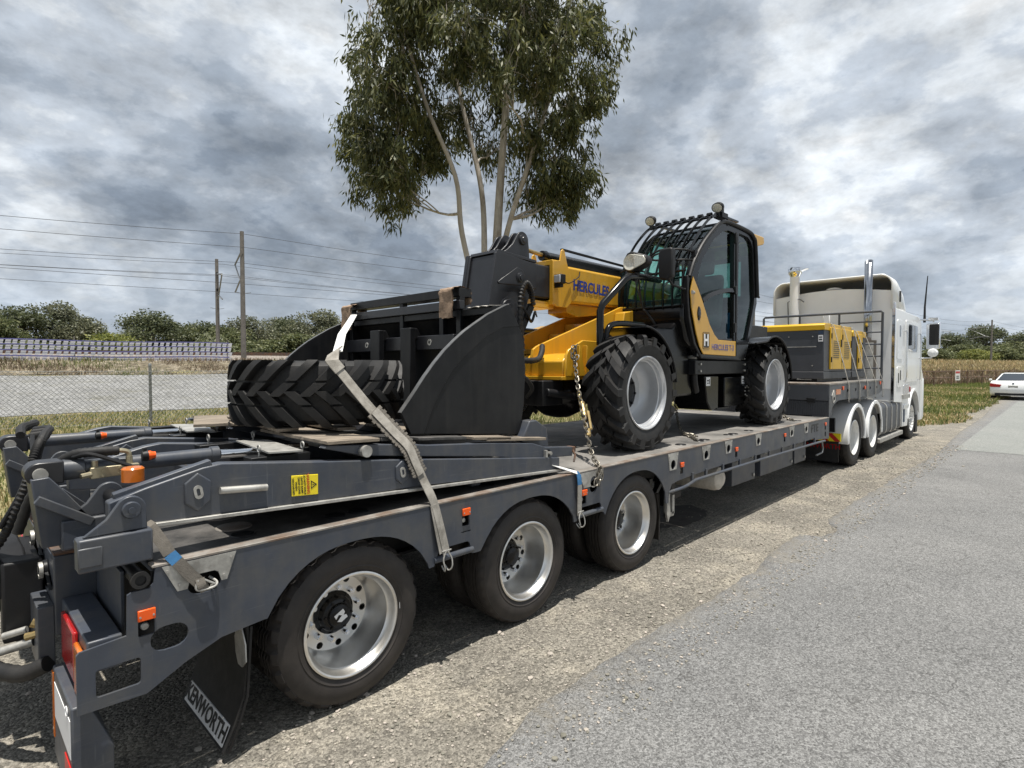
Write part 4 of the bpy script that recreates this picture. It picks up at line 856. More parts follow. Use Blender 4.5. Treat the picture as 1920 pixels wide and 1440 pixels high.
# ---- folding ramps
def ramp(yo, far):
    Y0, Y1 = 2.70+yo, 3.72+yo
    lo = [(.475, 1.16), (.475, 1.255), (.60, 1.295), (.82, 1.352), (.90, 1.362), (1.30, 1.320), (1.86, 1.265), (3.28, 1.112), (3.28, 1.018), (2.05, 1.088), (1.68, 1.10), (.62, 1.145)]
    b = MB(); b.prism(lo, 'y', Y0, Y0+.07); b.prism(lo, 'y', Y1-.07, Y1)
    for x in (1.0, 1.5, 2.0, 2.5, 3.0): 
        z = 1.30-.09*(x-1); b.box(x-.04, x+.04, Y0+.07, Y1-.07, z-.16, z-.06)
    r = b.build('ramp', 'steel_grey', T, bevel=.006)
    b = MB(); b.beam((.98, (Y0+Y1)/2, 1.235), (3.24, (Y0+Y1)/2, 1.035), Y1-Y0-.145, .012); b.build('ramp_plate', 'deck_dark', r)
    # bright weld lines along the lower flange and top
    b = MB(); b.beam((.62, Y0-.006, 1.14), (3.28, Y0-.006, 1.018), .03, .016); b.build('flange', 'galv' if not far else 'steel_grey', r, bevel=.002)
    b = MB(); b.beam((.50, Y0+.05, 1.268), (.86, Y0+.03, 1.368), .05, .03); b.build('rib', 'steel_grey', r, bevel=.004)
    for x, z, s in ((.797, 1.25, .085), (1.862, 1.193, .07)):
        pts = [(x+s*.72*math.cos(a), z+s*math.sin(a)) for a in [R(90+60*k) for k in range(6)]]; b = MB(); b.prism(pts, 'y', Y0-.012, Y0+.005); hx = b.build('hex_plate', 'steel_grey', r, bevel=.006, seg=3)
        b = MB(); b.prism(slot(0, 0, .030, .018), 'y', Y0-.017, Y0-.011, holes=[slot(0, 0, .017, .007)]); b.xf(Matrix.Translation((x, 0, z)) @ Matrix.Rotation(R(80), 4, 'Y')); b.build('hex_slot', 'galv', r, smooth=25)
    b = MB(); b.tube([(.885, Y0-.014, 1.243), (1.092, Y0-.014, 1.226)], .016, 12); b.build('grab_bar', 'galv', r)
    # upper, folded back leaf
    up_ = [(1.40, 1.372), (1.42, 1.388), (1.69, 1.366), (1.89, 1.349), (2.07, 1.325), (2.56, 1.289), (3.0, 1.245), (3.147, 1.20), (3.46, 1.172), (3.46, 1.10), (3.13, 1.122), (2.81, 1.16), (2.58, 1.197), (2.07, 1.256), (1.69, 1.303), (1.58, 1.324)]
    b = MB(); b.prism(up_, 'y', Y0+.02, Y0+.085); b.prism(up_, 'y', Y1-.085, Y1-.02); b.split('upper_leaf', 'steel_grey', r, bevel=.005)
    b = MB(); b.cyl((1.63, Y0-.018, 1.338), (1.63, Y1+.01, 1.338), .032, 20); b.build('leaf_pin', 'galv', r)
    b = MB(); b.prism([(2.955, 1.25), (3.045, 1.395), (3.12, 1.398), (3.24, 1.33), (3.26, 1.185), (3.1, 1.2)], 'y', Y0+.09, Y0+.19); b.prism([(2.955, 1.25), (3.045, 1.395), (3.12, 1.398), (3.24, 1.33), (3.26, 1.185), (3.1, 1.2)], 'y', Y1-.19, Y1-.09); b.split('stop_bracket', 'steel_grey', r, bevel=.008)
    b = MB(); b.lathe([(0, Y0-.012), (.014, Y0-.012), (.014, Y0+.02), (.03, Y0+.02)], (3.17, 0, 1.155), 'y', 6); b.box(3.12, 3.14, Y0-.004, Y0+.02, 1.13, 1.18); b.build('bolt', 'galv', r)
    b = MB(); b.box(3.46, 3.50, Y0+.02, Y0+.09, 1.13, 1.17); b.tube([(3.47, Y0+.03, 1.15), (3.47, Y0+.0, 1.11), (3.44, Y0-.01, 1.06)], .008, 8); b.build('latch_pin', 'rust', r)
    # tread plates on top (worn planks and chequer plates laid across)
    for i, (xa, xb, ya, yb, za, zb, m) in enumerate(((1.12, 1.40, .10, .80, 1.452, 1.440, 'timber'), (1.41, 1.72, .0, .86, 1.398, 1.388, 'timber'), (1.76, 1.98, .05, .98, 1.380, 1.362, 'deck_dark'), (2.02, 2.40, .05, .98, 1.358, 1.330, 'deck_dark'), (2.44, 2.78, .02, 1.0, 1.325, 1.298, 'timber'), (2.80, 3.08, .05, .98, 1.290, 1.262, 'deck_dark'))):
        if i == 0: continue
        b = MB(); b.beam(((xa), Y0+(ya+yb)/2, za+.004), (xb, Y0+(ya+yb)/2, zb+.004), yb-ya, .018); b.build('tread_plate', m, r, bevel=.002, seg=1)
    b = MB(); b.add([(1.165, Y0+.14, 1.368), (1.325, Y0+.10, 1.366), (1.37, Y0+.65, 1.366), (1.22, Y0+.73, 1.368)]+[(1.165, Y0+.14, 1.360), (1.325, Y0+.10, 1.358), (1.37, Y0+.65, 1.358), (1.22, Y0+.73, 1.360)], [(0, 1, 2, 3), (7, 6, 5, 4), (0, 4, 5, 1), (1, 5, 6, 2), (2, 6, 7, 3), (3, 7, 4, 0)]); b.build('tread_plate', 'galv', r)
    b = MB(); b.box(1.09, 1.40, Y0+.17, Y0+.27, 1.292, 1.342); b.box(1.06, 1.34, Y0+.84, Y0+.93, 1.285, 1.342); b.split('rest_block', 'black_paint', r, bevel=.004)
    for x, y, z in ((1.15, .22, 1.362), (1.37, .20, 1.362), (1.12, .88, 1.362), (1.36, .84, 1.362)):
        b = MB(); b.tube([(x, Y0+y+.017*math.cos(a), z+.017+.017*math.sin(a)) for a in [2*math.pi*k/14 for k in range(14)]], .0045, 6, closed=True); b.cyl((x, Y0+y, z-.02), (x, Y0+y, z+.003), .005, 8); b.build('eye_bolt', 'galv', r)
    # hinge: side boxes, gusset with pin boss, cylinder tower
    b = MB(); b.box(.362, .607, YN-.005+yo, Y0-.005, 1.018, 1.145); b.box(.362, .607, Y0+.30, Y0+.38, 1.018, 1.145); b.box(.40, .60, Y0, Y1, 1.02, 1.06); b.split('hinge_box', 'steel_grey', r, bevel=.008)
    b = MB(); b.box(.360, .438, YN-.014+yo, YN-.004+yo, 1.04, 1.115); b.build('hinge_pad', 'steel_grey', r, bevel=.006)
    gp = [(.38, 1.148), (.455, 1.205)]+[(.537+.052*math.cos(a), 1.232+.052*math.sin(a)) for a in [R(140-14*k) for k in range(11)]]+[(.592, 1.148)]
    b = MB(); b.prism(gp, 'y', YN+.012+yo, YN+.035+yo); b.prism(gp, 'y', Y0+.32, Y0+.345); b.split('gusset', 'steel_grey', r, bevel=.004)
    b = MB(); b.lathe([(0, -.02), (.012, -.02), (.012, -.012), (.03, -.012), (.034, -.006), (.034, .02)], (.537, YN+.012+yo, 1.230), 'y', 20); b.build('pin_boss', 'steel_grey', r)
    b = MB(); b.cyl((.537, YN+.03+yo, 1.23), (.537, Y0+.34, 1.23), .026, 16); b.build('hinge_pin', 'black_paint', r)
    yc = Y0+.42; tw = [(.27, 1.33), (.33, 1.335), (.38, 1.27), (.47, 1.14), (.56, 1.04), (.30, 1.04)]
    b = MB(); b.prism(tw, 'y', yc-.10, yc-.075); b.prism(tw, 'y', yc+.075, yc+.10); b.prism([(.27, 1.33), (.285, 1.33), (.315, 1.04), (.30, 1.04)], 'y', yc-.075, yc+.075); b.build('cylinder_tower', 'steel_grey', r, bevel=.004)
    b = MB(); b.beam((.285, yc-.115, 1.25), (.47, yc-.115, 1.125), .03, .035); b.beam((.36, yc+.14, 1.2), (.5, yc+.14, 1.06), .02, .12); b.split('brace', 'steel_grey', r, bevel=.003)
    lug = [(.262+.048*math.cos(a)+.04, 1.345+.048*math.sin(a)) for a in [R(90+18*k) for k in range(11)]]+[(.385, 1.297), (.385, 1.393)]
    b = MB(); b.prism(lug, 'y', yc-.062, yc+.062); b.build('cylinder_eye', 'head_paint', r, bevel=.006)
    b = MB(); b.cyl((.304, yc-.085, 1.345), (.304, yc+.085, 1.345), .026, 18); b.build('cylinder_pin', 'galv', r)
    b = MB(); b.lathe([(.03, .383), (.046, .383), (.046, .46), (.036, .465), (.036, .98), (.042, .985), (.042, 1.02), (.02, 1.022)], (0, yc, 1.345), 'x', 24); b.build('cylinder_barrel', 'steel_grey', r)
    b = MB(); b.cyl((1.03, yc, 1.343), (1.5, yc, 1.332), .024, 16); b.build('cylinder_rod', 'chrome', r)
    return r
rp1 = ramp(0, False); rp2 = ramp(1.30, True)
rp1['label'] = 'near folded ramp with yellow warning decal'
rp2['label'] = 'far folded ramp without a decal'
# warning decal on the near ramp
b = MB(); b.prism([(1.215, 1.160), (1.352, 1.150), (1.352, 1.252), (1.215, 1.262)], 'y', 2.692, 2.6975); b.build('warning_decal', 'warn_yellow', rp1, bevel=.002)
for i, (s, sz, m) in enumerate((('WARNING', .0215, 'red_tape'), ('DO NOT WALK', .0145, 'ink'), ('UNTO RAMP', .0145, 'ink'), ('DROP ZONE', .0145, 'ink'), ('WHEN', .0145, 'ink'), ('DISCHARGED', .0135, 'ink'))):
    x = 1.298-(.0 if i == 0 else .003)-.0145*i; text('decal_lettering', s, (x, 2.6912, 1.207+.0007*(5-i)), (0.05, 0, -1), (1, 0, .05), sz, m, rp1, extrude=.0003, align='CENTER', bold=.0003)
b = MB(); tr = [(1.345, 1.203), (1.313, 1.226), (1.313, 1.182)]; ti = [(1.337, 1.203), (1.317, 1.2185), (1.317, 1.1885)]; b.prism(tr, 'y', 2.6908, 2.6922, holes=[ti]); b.box(1.32, 1.330, 2.6908, 2.692, 1.2015, 1.2045); b.build('decal_triangle', 'ink', rp1, smooth=0)
# valve block, hoses and beacons on the near ramp
b = MB(); b.prism([(.475, 1.30), (.66, 1.305), (.66, 1.350), (.475, 1.350)], 'y', 3.055, 3.10); b.build('valve_block', 'valve', rp1, bevel=.003)
b = MB()
for x, z in ((.52, 1.335), (.585, 1.337), (.52, 1.312), (.585, 1.314)): b.cyl((x, 3.048, z), (x, 3.056, z), .007, 8)
b.cyl((.44, 3.05, 1.318), (.478, 3.06, 1.322), .012, 8); b.cyl((.478, 3.06, 1.322), (.478, 3.075, 1.322), .014, 8); b.cyl((.495, 3.08, 1.35), (.495, 3.08, 1.378), .013, 8); b.cyl((.625, 3.08, 1.35), (.625, 3.08, 1.385), .014, 8); b.tube(smoothpts([(.625, 3.08, 1.38), (.622, 3.08, 1.402), (.60, 3.08, 1.412), (.58, 3.08, 1.414)], 4), .011, 8); b.split('fitting', 'valve', rp1)
b = MB(); P = smoothpts([(.585, 3.08, 1.414), (.5, 3.08, 1.418), (.42, 3.12, 1.405), (.36, 3.2, 1.34), (.3, 3.3, 1.22), (.25, 3.35, 1.05)], 9); b.tube(P, [.020+.0025*(i % 2) for i in range(len(P))], 10); b.build('hydraulic_hose', 'rubber', rp1)
b = MB(); b.tube(smoothpts([(.66, 3.0, 1.33), (.6, 3.02, 1.355), (.48, 3.06, 1.41), (.42, 3.1, 1.40)], 6), .009, 8); b.build('power_cable', 'black_plastic', rp1)
P0 = [(.36, 3.95, 1.44), (.40, 3.80, 1.455), (.36, 3.62, 1.44), (.325, 3.52, 1.38), (.30, 3.50, 1.28), (.25, 3.52, 1.12), (.18, 3.60, .95), (.05, 3.8, .80)]
for k in range(3):
    b = MB(); P = smoothpts([(p[0]+.012*k, p[1]+.035*(k-1), p[2]+.012*((k*7) % 3-1)) for p in P0], 16); b.tube(P, [(.0145 if k < 2 else .020)+(.006*(i % 2) if k != 2 else 0) for i in range(len(P))], 9); b.build('hydraulic_hose', 'rubber', rp2)
b = MB(); b.tube(smoothpts([(.34, 3.66, 1.45), (.32, 3.5, 1.36), (.27, 3.48, 1.2), (.2, 3.5, 1.05)], 8), .011, 8); b.build('power_cable', 'black_plastic', rp2)
b = MB(); b.tube(smoothpts([(.385, 4.5, 1.42), (.42, 4.42, 1.455), (.40, 4.3, 1.46), (.34, 4.15, 1.455), (.32, 3.98, 1.43)], 8), [.02+.003*(i % 2) for i in range(33)], 9); b.build('hydraulic_hose', 'rubber', rp2)
def beacon(x, y, z, r_, par):
    b = MB(); b.lathe([(0, z+.062), (r_*.85, z+.062), (r_, z+.055), (r_, z), (0, z)], (x, y, 0), 'z', 28); b.build('beacon', 'amber_lens', par)
beacon(.607, 2.93, 1.292, .044, rp1)
for yo, p in ((0.22, rp1), (1.30, rp2)):
    b = MB(); b.lathe([(0, 0), (.021, 0), (.022, .01), (.016, .02), (.016, .03)], (.70, 2.86+yo, 1.378), 'x', 18); b.build('plug_lamp', 'orange', p)
    b = MB(); b.lathe([(0, -.028), (.022, -.024), (.026, -.006), (.026, -.001)], (.70, 2.86+yo, 1.378), 'x', 18); b.box(.68, .694, 2.85+yo, 2.87+yo, 1.395, 1.415); b.build('plug_socket', 'black_plastic', p)
# ================================================================== TELEHANDLER
tele = thing('telehandler', 'black and yellow telehandler with caged cab chained on the trailer deck', 'telehandler', (6.4, 3.9, ZD))
H = tele; HO = org(H)
def lug_tyre(name, R_, W, rb, m, parent=None, N=18, hand=1, solid=False):
    """carcass and chevron lugs; axis y, from y=0 (outer) to y=W"""
    b = MB(); h = W/2; rc = R_-.052
    prof = [(rb, .05), (rb+.012, .028), (rb+.03, .022), (rb+.07, .008), (rb+.12, .004), (rc-.035, .016), (rc-.012, .035), (rc, .07), (rc+.006, h), (rc, W-.07), (rc-.012, W-.035), (rc-.035, W-.016), (rb+.12, W-.004), (rb+.07, W-.008), (rb+.03, W-.022), (rb+.012, W-.028), (rb, W-.05)]
    b.lathe(prof, (0, 0, 0), 'y', 72)
    def bar(t0, t1, w0, w1, sgn, th, thick, n=4, end=False):
        V = []; F = []
        for i in range(n+1):
            q = i/n; wq = w0+(w1-w0)*q; t = t0+(t1-t0)*q; top = R_-.016*(abs(wq)/h)**2-(.012 if (end and i == n) else 0); base = rc-.012-(.05 if (end and i == n) else 0)-(.01 if end and i == n-1 else 0)
            for rr_, e in ((base, 1.15), (top, .86)):
                for s in (-1, 1):
                    a = t+s*e*thick/2/R_+th; V.append((rr_*math.cos(a), h-wq*sgn*1.0, rr_*math.sin(a)))
        for i in range(n):
            o = 4*i; F += [(o, o+4, o+6, o+2), (o+1, o+3, o+7, o+5), (o+2, o+6, o+7, o+3)]
        F += [(0, 2, 3, 1), (4*n, 4*n+1, 4*n+3, 4*n+2)]; b.add(V, F)
    for i in range(N):
        for sgn in (1, -1):
            th = 2*math.pi*(i+(.5 if sgn < 0 else 0))/N
            bar(.20*hand, .42*hand, .075, h+.001, sgn, th, .072, 4, True)
            bar(.02*hand, .185*hand, -.015, .062, sgn, th, .078, 2)
    return b.build(name, m, parent, smooth=28, local=True, recalc=True)
def tele_wheel():
    b = MB(); b.lathe([(.335, .045), (.352, .03), (.352, .018), (.343, .012), (.334, .018), (.328, .04), (.318, .046), (.314, .075), (.302, .082), (.298, .16), (.286, .22), (.25, .262), (.16, .285), (.02, .288), (0, .288)], (0, 0, 0), 'y', 64)
    b.lathe([(.298, .2), (.34, .36), (.352, .38)], (0, 0, 0), 'y', 64)
    w_ = b.build('wheel', 'rim_silver', None, smooth=30); lug_tyre('tyre', .56, .40, .335, 'rubber', w_)
    b = MB(); b.lathe([(.175, .286), (.175, .262), (.165, .255), (.075, .25), (.07, .215), (.05, .205), (0, .205)], (0, 0, 0), 'y', 36)
    for i in range(8): a = 2*math.pi*i/8; b.cyl((.14*math.cos(a), .256, .14*math.sin(a)), (.14*math.cos(a), .238, .14*math.sin(a)), .014, 6)
    b.build('hub', 'black_paint', w_, local=True)
    b = MB(); b.box(-.006, .006, .0085, .0115, -.03, .03); b.xf(Matrix.Translation((.43, 0, .09)) @ Matrix.Rotation(R(0), 4, 'Y')); b.build('sidewall_tag', 'white_ink', w_, local=True)
    b = MB(); b.cyl((-.20, .27, -.19), (-.215, .24, -.205), .010, 8); b.build('valve_stem', 'rubber', w_, local=True)
    b = MB(); b.lathe([(.505, .0085), (.509, .0045), (.513, .0085)], (0, 0, 0), 'y', 72); b.build('sidewall_bead', 'rubber', w_, local=True)
    return w_
tw = tele_wheel(); XF, XR, ZH = 4.73, 8.10, ZD+.553
tw.parent = H; tw.location = Vector((XF, 2.80, ZH))-HO; tw.rotation_euler = (0, .1, 0)
q = dup(tw, H, Vector((XR, 2.82, ZH))-HO); q.rotation_euler = (0, -.5, 0)
for x in (XF, XR): q = dup(tw, H, Vector((x, 5.0, ZH))-HO); q.rotation_euler = (0, .3, math.pi)
# axles and differentials
for x in (XF, XR):
    b = MB(); b.cyl((x, 3.1, ZH), (x, 4.7, ZH), .10, 18); b.lathe([(.10, -.32), (.19, -.26), (.25, -.12), (.26, 0), (.25, .12), (.19, .26), (.10, .32)], (x-.02, 3.9, ZH-.04), 'y', 32); b.lathe([(0, -.34), (.08, -.33), (.14, -.2), (.2, 0)], (x, 3.9, ZH), 'x', 24); b.cyl((x, 3.08, ZH), (x, 3.2, ZH), .18, 24); b.cyl((x, 4.6, ZH), (x, 4.72, ZH), .18, 24); b.build('axle', 'black_gloss' if x == XF else 'black_paint', H)
# ---- chassis
b = MB(); b.box(5.25, 8.2, 3.42, 4.40, 1.42, 1.92); b.box(7.75, 9.0, 3.28, 4.62, 1.70, 2.40); b.box(8.6, 9.02, 3.4, 4.5, 1.4, 1.72); b.build('chassis', 'black_paint', H, bevel=.012)
b = MB(); b.box(6.10, 7.62, 3.02, 3.44, 1.70, 1.865); b.build('step_beam', 'black_paint', H, bevel=.008)
for x in (6.22, 7.48):
    for z in (1.74, 1.82): b = MB(); b.cyl((x, 3.022, z), (x, 3.005, z), .014, 10); b.build('bolt', 'galv', H)
b = MB(); b.prism([(6.42, 1.68), (6.80, 1.68), (6.80, 1.26), (6.60, 1.26), (6.50, 1.36)], 'y', 3.06, 3.5); b.build('fuel_tank', 'black_gloss', H, bevel=.012)
b = MB(); b.box(6.98, 7.62, 3.06, 3.5, 1.28, 1.66); b.build('oil_tank', 'black_gloss', H, bevel=.012)
b = MB(); b.box(6.80, 6.98, 3.16, 3.5, 1.30, 1.66); b.box(6.75, 7.1, 3.05, 3.3, 1.262, 1.278); b.build('tank_mount', 'black_paint', H)
for x, y in ((6.50, 3.054), (7.54, 3.054)):
    b = MB(); b.box(x-.055, x+.055, y-.003, y, 1.56, 1.665); st_ = b.build('sticker', 'white_sticker', H, smooth=0)
    b = MB(); b.box(x-.035, x+.01, y-.0045, y-.0032, 1.615, 1.63); b.box(x-.03, x+.005, y-.0045, y-.0032, 1.585, 1.598); b.box(x+.02, x+.04, y-.0045, y-.0032, 1.58, 1.64); b.build('sticker_print', 'ink', st_, smooth=0)
b = MB(); b.lathe([(0, 3.0), (.085, 3.0), (.085, 3.06)], (7.52, 0, 1.47), 'y', 28); fl_ = b.build('flange', 'black_gloss', H)
for i in range(8): a = 2*math.pi*i/8; b = MB(); b.cyl((7.52+.064*math.cos(a), 3.0, 1.47+.064*math.sin(a)), (7.52+.064*math.cos(a), 2.99, 1.47+.064*math.sin(a)), .009, 6); b.build('bolt', 'galv', fl_)
b = MB(); b.tube(smoothpts([(6.18, 3.1, 1.86), (6.18, 3.08, 1.72), (6.2, 3.08, 1.6), (6.28, 3.1, 1.5)], 6), .04, 12); b.lathe([(.05, 1.84), (.055, 1.86), (.055, 1.9), (.02, 1.915), (0, 1.915)], (6.18, 3.1, 0), 'z', 16); b.build('filler_pipe', 'black_plastic', H)
b = MB(); b.lathe([(.056, 1.885), (.06, 1.895), (.04, 1.92), (0, 1.925)], (6.18, 3.1, 0), 'z', 16); b.lathe([(.056, 1.885), (.06, 1.895), (.04, 1.92), (0, 1.925)], (7.56, 3.1, 0), 'z', 16); b.split('filler_cap', 'galv', H)
# ---- yellow front frame
b = MB(); b.prism([(4.20, 1.70), (4.20, 1.845), (4.27, 1.905), (4.55, 1.93), (5.4, 1.93), (5.4, 1.70)], 'y', 3.42, 4.42); b.build('front_frame', 'yellow', H, bevel=.012)
b = MB(); b.prism([(3.39, 1.665), (4.44, 1.665), (4.44, 1.70), (3.39, 1.70)], 'x', 4.15, 5.35); b.build('axle_plate', 'yellow', H, bevel=.005)
gs = [(4.205, 1.70), (4.212, 1.90), (4.25, 1.955), (4.47, 2.052), (4.80, 2.045), (4.9, 2.0), (4.9, 1.70)]
for y0 in (3.385, 4.435): b = MB(); b.prism(gs, 'y', y0, y0+.03); b.build('gusset_plate', 'yellow', H, bevel=.006)
for x in (4.34, 4.46): b = MB(); b.prism([(x, 1.70), (x+.10, 1.70), (x+.02, 1.98), (x, 2.0)], 'y', 3.33, 3.384); b.build('gusset_rib', 'yellow', H, bevel=.005)
mp = [(4.18, 1.88), (4.20, 1.965), (4.26, 2.0), (5.3, 2.345), (5.75, 2.50), (6.6, 2.56), (7.9, 2.56), (7.9, 2.0), (5.2, 1.9)]
for y0 in (3.80, 4.38): b = MB(); b.prism(mp, 'y', y0, y0+.03); b.build('boom_mount_plate', 'yellow', H, bevel=.005)
b = MB(); b.box(4.3, 5.2, 3.83, 4.38, 1.92, 1.97); b.cyl((5.15, 3.84, 2.12), (5.15, 4.37, 2.12), .06, 16); b.box(5.4, 7.9, 3.84, 4.37, 1.9, 2.30); b.build('frame_web', 'yellow', H)
b = MB(); b.prism([(5.55, 2.12), (5.62, 2.42), (5.85, 2.46), (5.9, 2.2), (5.8, 2.1)], 'y', 3.66, 3.79); b.build('cab_mount', 'yellow', H, bevel=.01)
# engine cover on the far side
b = MB(); b.prism([(4.75, 2.02), (4.80, 2.10), (5.7, 2.33), (8.3, 2.36), (8.3, 1.75), (4.75, 1.75)], 'y', 4.46, 5.05); b.build('engine_cover', 'yellow', H, bevel=.03, seg=3)
b = MB(); b.prism([(4.55, 1.95), (4.62, 2.03), (4.78, 2.07), (4.78, 1.8), (4.55, 1.8)], 'y', 4.44, 5.02); b.build('cover_nose', 'black_paint', H, bevel=.02)
b = MB(); b.cyl((6.05, 4.82, 2.3), (6.05, 4.82, 2.44), .07, 24); b.build('exhaust_pipe', 'chrome', H)
b = MB(); b.lathe([(0, 2.575), (.06, 2.572), (.12, 2.55), (.155, 2.515), (.15, 2.508), (.1, 2.53), (.085, 2.53), (.085, 2.44), (0, 2.44)], (6.05, 4.82, 0), 'z', 28); b.build('rain_cap', 'black_gloss', H)
# ---- boom
b = MB(); b.prism([(4.80, 2.495), (5.1, 2.50), (6.03, 2.52), (8.3, 2.62), (8.55, 2.66), (8.55, 3.0), (8.2, 2.98), (6.03, 2.905), (4.80, 2.905)], 'y', 3.95, 4.36); b.build('boom', 'yellow', H, bevel=.03, seg=3)
b = MB(); b.prism([(4.66, 2.49), (4.66, 2.925), (4.78, 2.945), (4.80, 3.05), (4.83, 3.075), (4.86, 3.05), (4.90, 2.93), (4.96, 2.80), (4.98, 2.50), (4.9, 2.44), (4.72, 2.44)], 'y', 3.935, 3.952); b.prism([(4.66, 2.49), (4.66, 2.925), (4.78, 2.945), (4.80, 3.05), (4.83, 3.075), (4.86, 3.05), (4.90, 2.93), (4.96, 2.80), (4.98, 2.50), (4.9, 2.44), (4.72, 2.44)], 'y', 4.358, 4.375); b.prism([(3.94, 2.455), (4.37, 2.455), (4.37, 2.94), (3.94, 2.94)], 'x', 4.66, 4.80, holes=[[(3.985, 2.51), (4.325, 2.51), (4.325, 2.885), (3.985, 2.885)]]); b.build('boom_collar', 'yellow', H, bevel=.005)
b = MB(); b.box(4.02, 5.2, 3.99, 4.32, 2.52, 2.875); b.build('inner_boom', 'head_paint', H, bevel=.02, seg=3)
b = MB(); b.prism([(4.22, 2.42), (4.75, 2.42), (4.75, 2.49), (4.25, 2.50), (4.2, 2.47)], 'y', 4.0, 4.31); b.build('wear_pad', 'yellow', H, bevel=.006)
b = MB(); b.prism([(5.0, 2.40), (5.2, 2.36), (5.7, 2.42), (5.9, 2.5), (5.0, 2.5)], 'y', 4.02, 4.30); b.build('boom_underplate', 'yellow', H, bevel=.006)
# boom head: box section running down to the carriage
hd = [(3.875, 2.915), (3.83, 2.90), (3.745, 2.43), (3.70, 2.20), (3.66, 1.60), (3.72, 1.52), (3.9, 1.52), (3.98, 1.75), (4.03, 2.10), (4.24, 2.37), (4.36, 2.60), (4.42, 2.60), (4.42, 2.865), (4.3, 2.87)]
b = MB(); b.prism(hd, 'y', 3.955, 3.985); b.prism(hd, 'y', 4.325, 4.355); b.box(3.98, 4.42, 3.985, 4.325, 2.845, 2.865); b.prism([(3.85, 2.89), (3.885, 2.89), (3.80, 2.43), (3.75, 2.2), (3.715, 2.2), (3.765, 2.43)], 'y', 3.985, 4.325); b.build('boom_head', 'head_paint', H, bevel=.006)
b = MB(); b.prism([(3.83, 2.92), (3.89, 2.92), (3.80, 2.40), (3.74, 2.40)], 'y', 4.356, 4.40); b.prism([(3.84, 2.90), (4.42, 2.87), (4.42, 2.90), (3.86, 2.935)], 'y', 3.956, 4.354); b.build('head_flange', 'head_paint', H, bevel=.005)
b = MB(); b.prism([(3.85, 2.62), (4.12, 2.79), (4.2, 2.77), (4.24, 2.70), (4.2, 2.66), (4.36, 2.62), (3.86, 2.60)], 'y', 3.945, 3.954); b.build('pin_plate', 'head_paint', H, bevel=.004)
for x, z, r_ in ((4.16, 2.69, .055), (3.99, 2.36, .115)):
    b = MB(); b.lathe([(0, 3.915), (r_*.45, 3.915), (r_*.5, 3.925), (r_*.8, 3.927), (r_*.85, 3.938), (r_, 3.94), (r_, 3.954)], (x, 0, z), 'y', 28); b.build('head_pin', 'head_paint', H)
ear = [(3.94, 2.915), (4.02, 2.96), (4.10, 3.03), (4.14, 3.09)]+[(4.24+.085*math.cos(a), 3.085+.085*math.sin(a)) for a in [R(150-15*k) for k in range(11)]]+[(4.335, 3.02), (4.345, 2.88), (3.95, 2.90)]
for y0 in (3.985, 4.075, 4.22, 4.30): b = MB(); b.prism(ear, 'y', y0, y0+.025); b.build('ear_plate', 'head_paint', H, bevel=.004)
b = MB(); b.cyl((4.24, 3.97, 3.085), (4.24, 4.34, 3.085), .032, 18); b.lathe([(0, 3.955), (.025, 3.955), (.03, 3.962), (.05, 3.965), (.055, 3.985)], (4.24, 0, 3.085), 'y', 24); b.build('ear_pin', 'head_paint', H)
# cylinder and hose tray on top
b = MB(); b.cyl((4.24, 4.15, 3.06), (4.75, 4.15, 3.02), .022, 14); b.build('top_rod', 'brass', H)
b = MB(); b.lathe([(.024, 4.72), (.055, 4.72), (.06, 4.78), (.05, 4.80), (.05, 6.8), (.02, 6.81)], (0, 4.15, 3.015), 'x', 20); b.build('top_cylinder', 'black_gloss', H)
b = MB(); b.prism([(4.86, 3.07), (4.86, 3.09), (6.9, 3.04), (6.9, 3.02)], 'y', 3.97, 4.0); b.prism([(4.86, 3.07), (4.86, 3.09), (6.9, 3.04), (6.9, 3.02)], 'y', 4.26, 4.29); b.prism([(4.95, 2.91), (4.95, 2.99), (6.9, 2.97), (6.9, 2.9)], 'y', 3.985, 4.31); b.split('hose_tray', 'black_plastic', H)
for k in range(2):
    b = MB(); P = smoothpts([(4.30+.02*k, 3.90, 2.42), (4.24, 3.86+.03*k, 2.56), (4.12+.03*k, 3.82+.04*k, 2.62-.02*k), (4.02+.05*k, 3.80+.03*k, 2.50), (4.0+.05*k, 3.80+.03*k, 2.25), (4.02+.05*k, 3.82, 1.95)], 11); b.tube(P, [.017+.009*(i % 2) for i in range(len(P))], 9); b.build('hydraulic_hose', 'rubber', H)
b = MB(); b.tube(smoothpts([(4.36, 3.92, 2.36), (4.28, 3.9, 2.25), (4.2, 3.88, 2.32), (4.12, 3.9, 2.42)], 6), .014, 8); b.beam((4.30, 3.93, 2.42), (4.06, 3.93, 2.0), .05, .07); b.build('tilt_link', 'black_paint', H)
text('lettering', 'HERCULES', (5.02, 3.944, 2.70), (1, 0, -.02), (.02, 0, 1), .165, 'blue_ink', H, bold=.005, sx=.90)
# work lamp on the boom
b = MB(); b.box(4.66, 4.74, 3.82, 3.925, 2.675, 2.775); wl = b.build('boom_lamp', 'black_plastic', H, bevel=.01)
b = MB(); b.box(4.65, 4.66, 3.83, 3.915, 2.685, 2.765); b.build('lamp_lens', 'rim_silver', wl, bevel=.006)
b = MB(); b.box(4.68, 4.73, 3.85, 3.93, 2.64, 2.675); b.tube(smoothpts([(4.74, 3.88, 2.72), (4.92, 3.92, 2.71), (5.1, 3.93, 2.80), (5.14, 3.945, 2.86)], 6), .006, 6); b.build('lamp_bracket', 'black_plastic', wl)
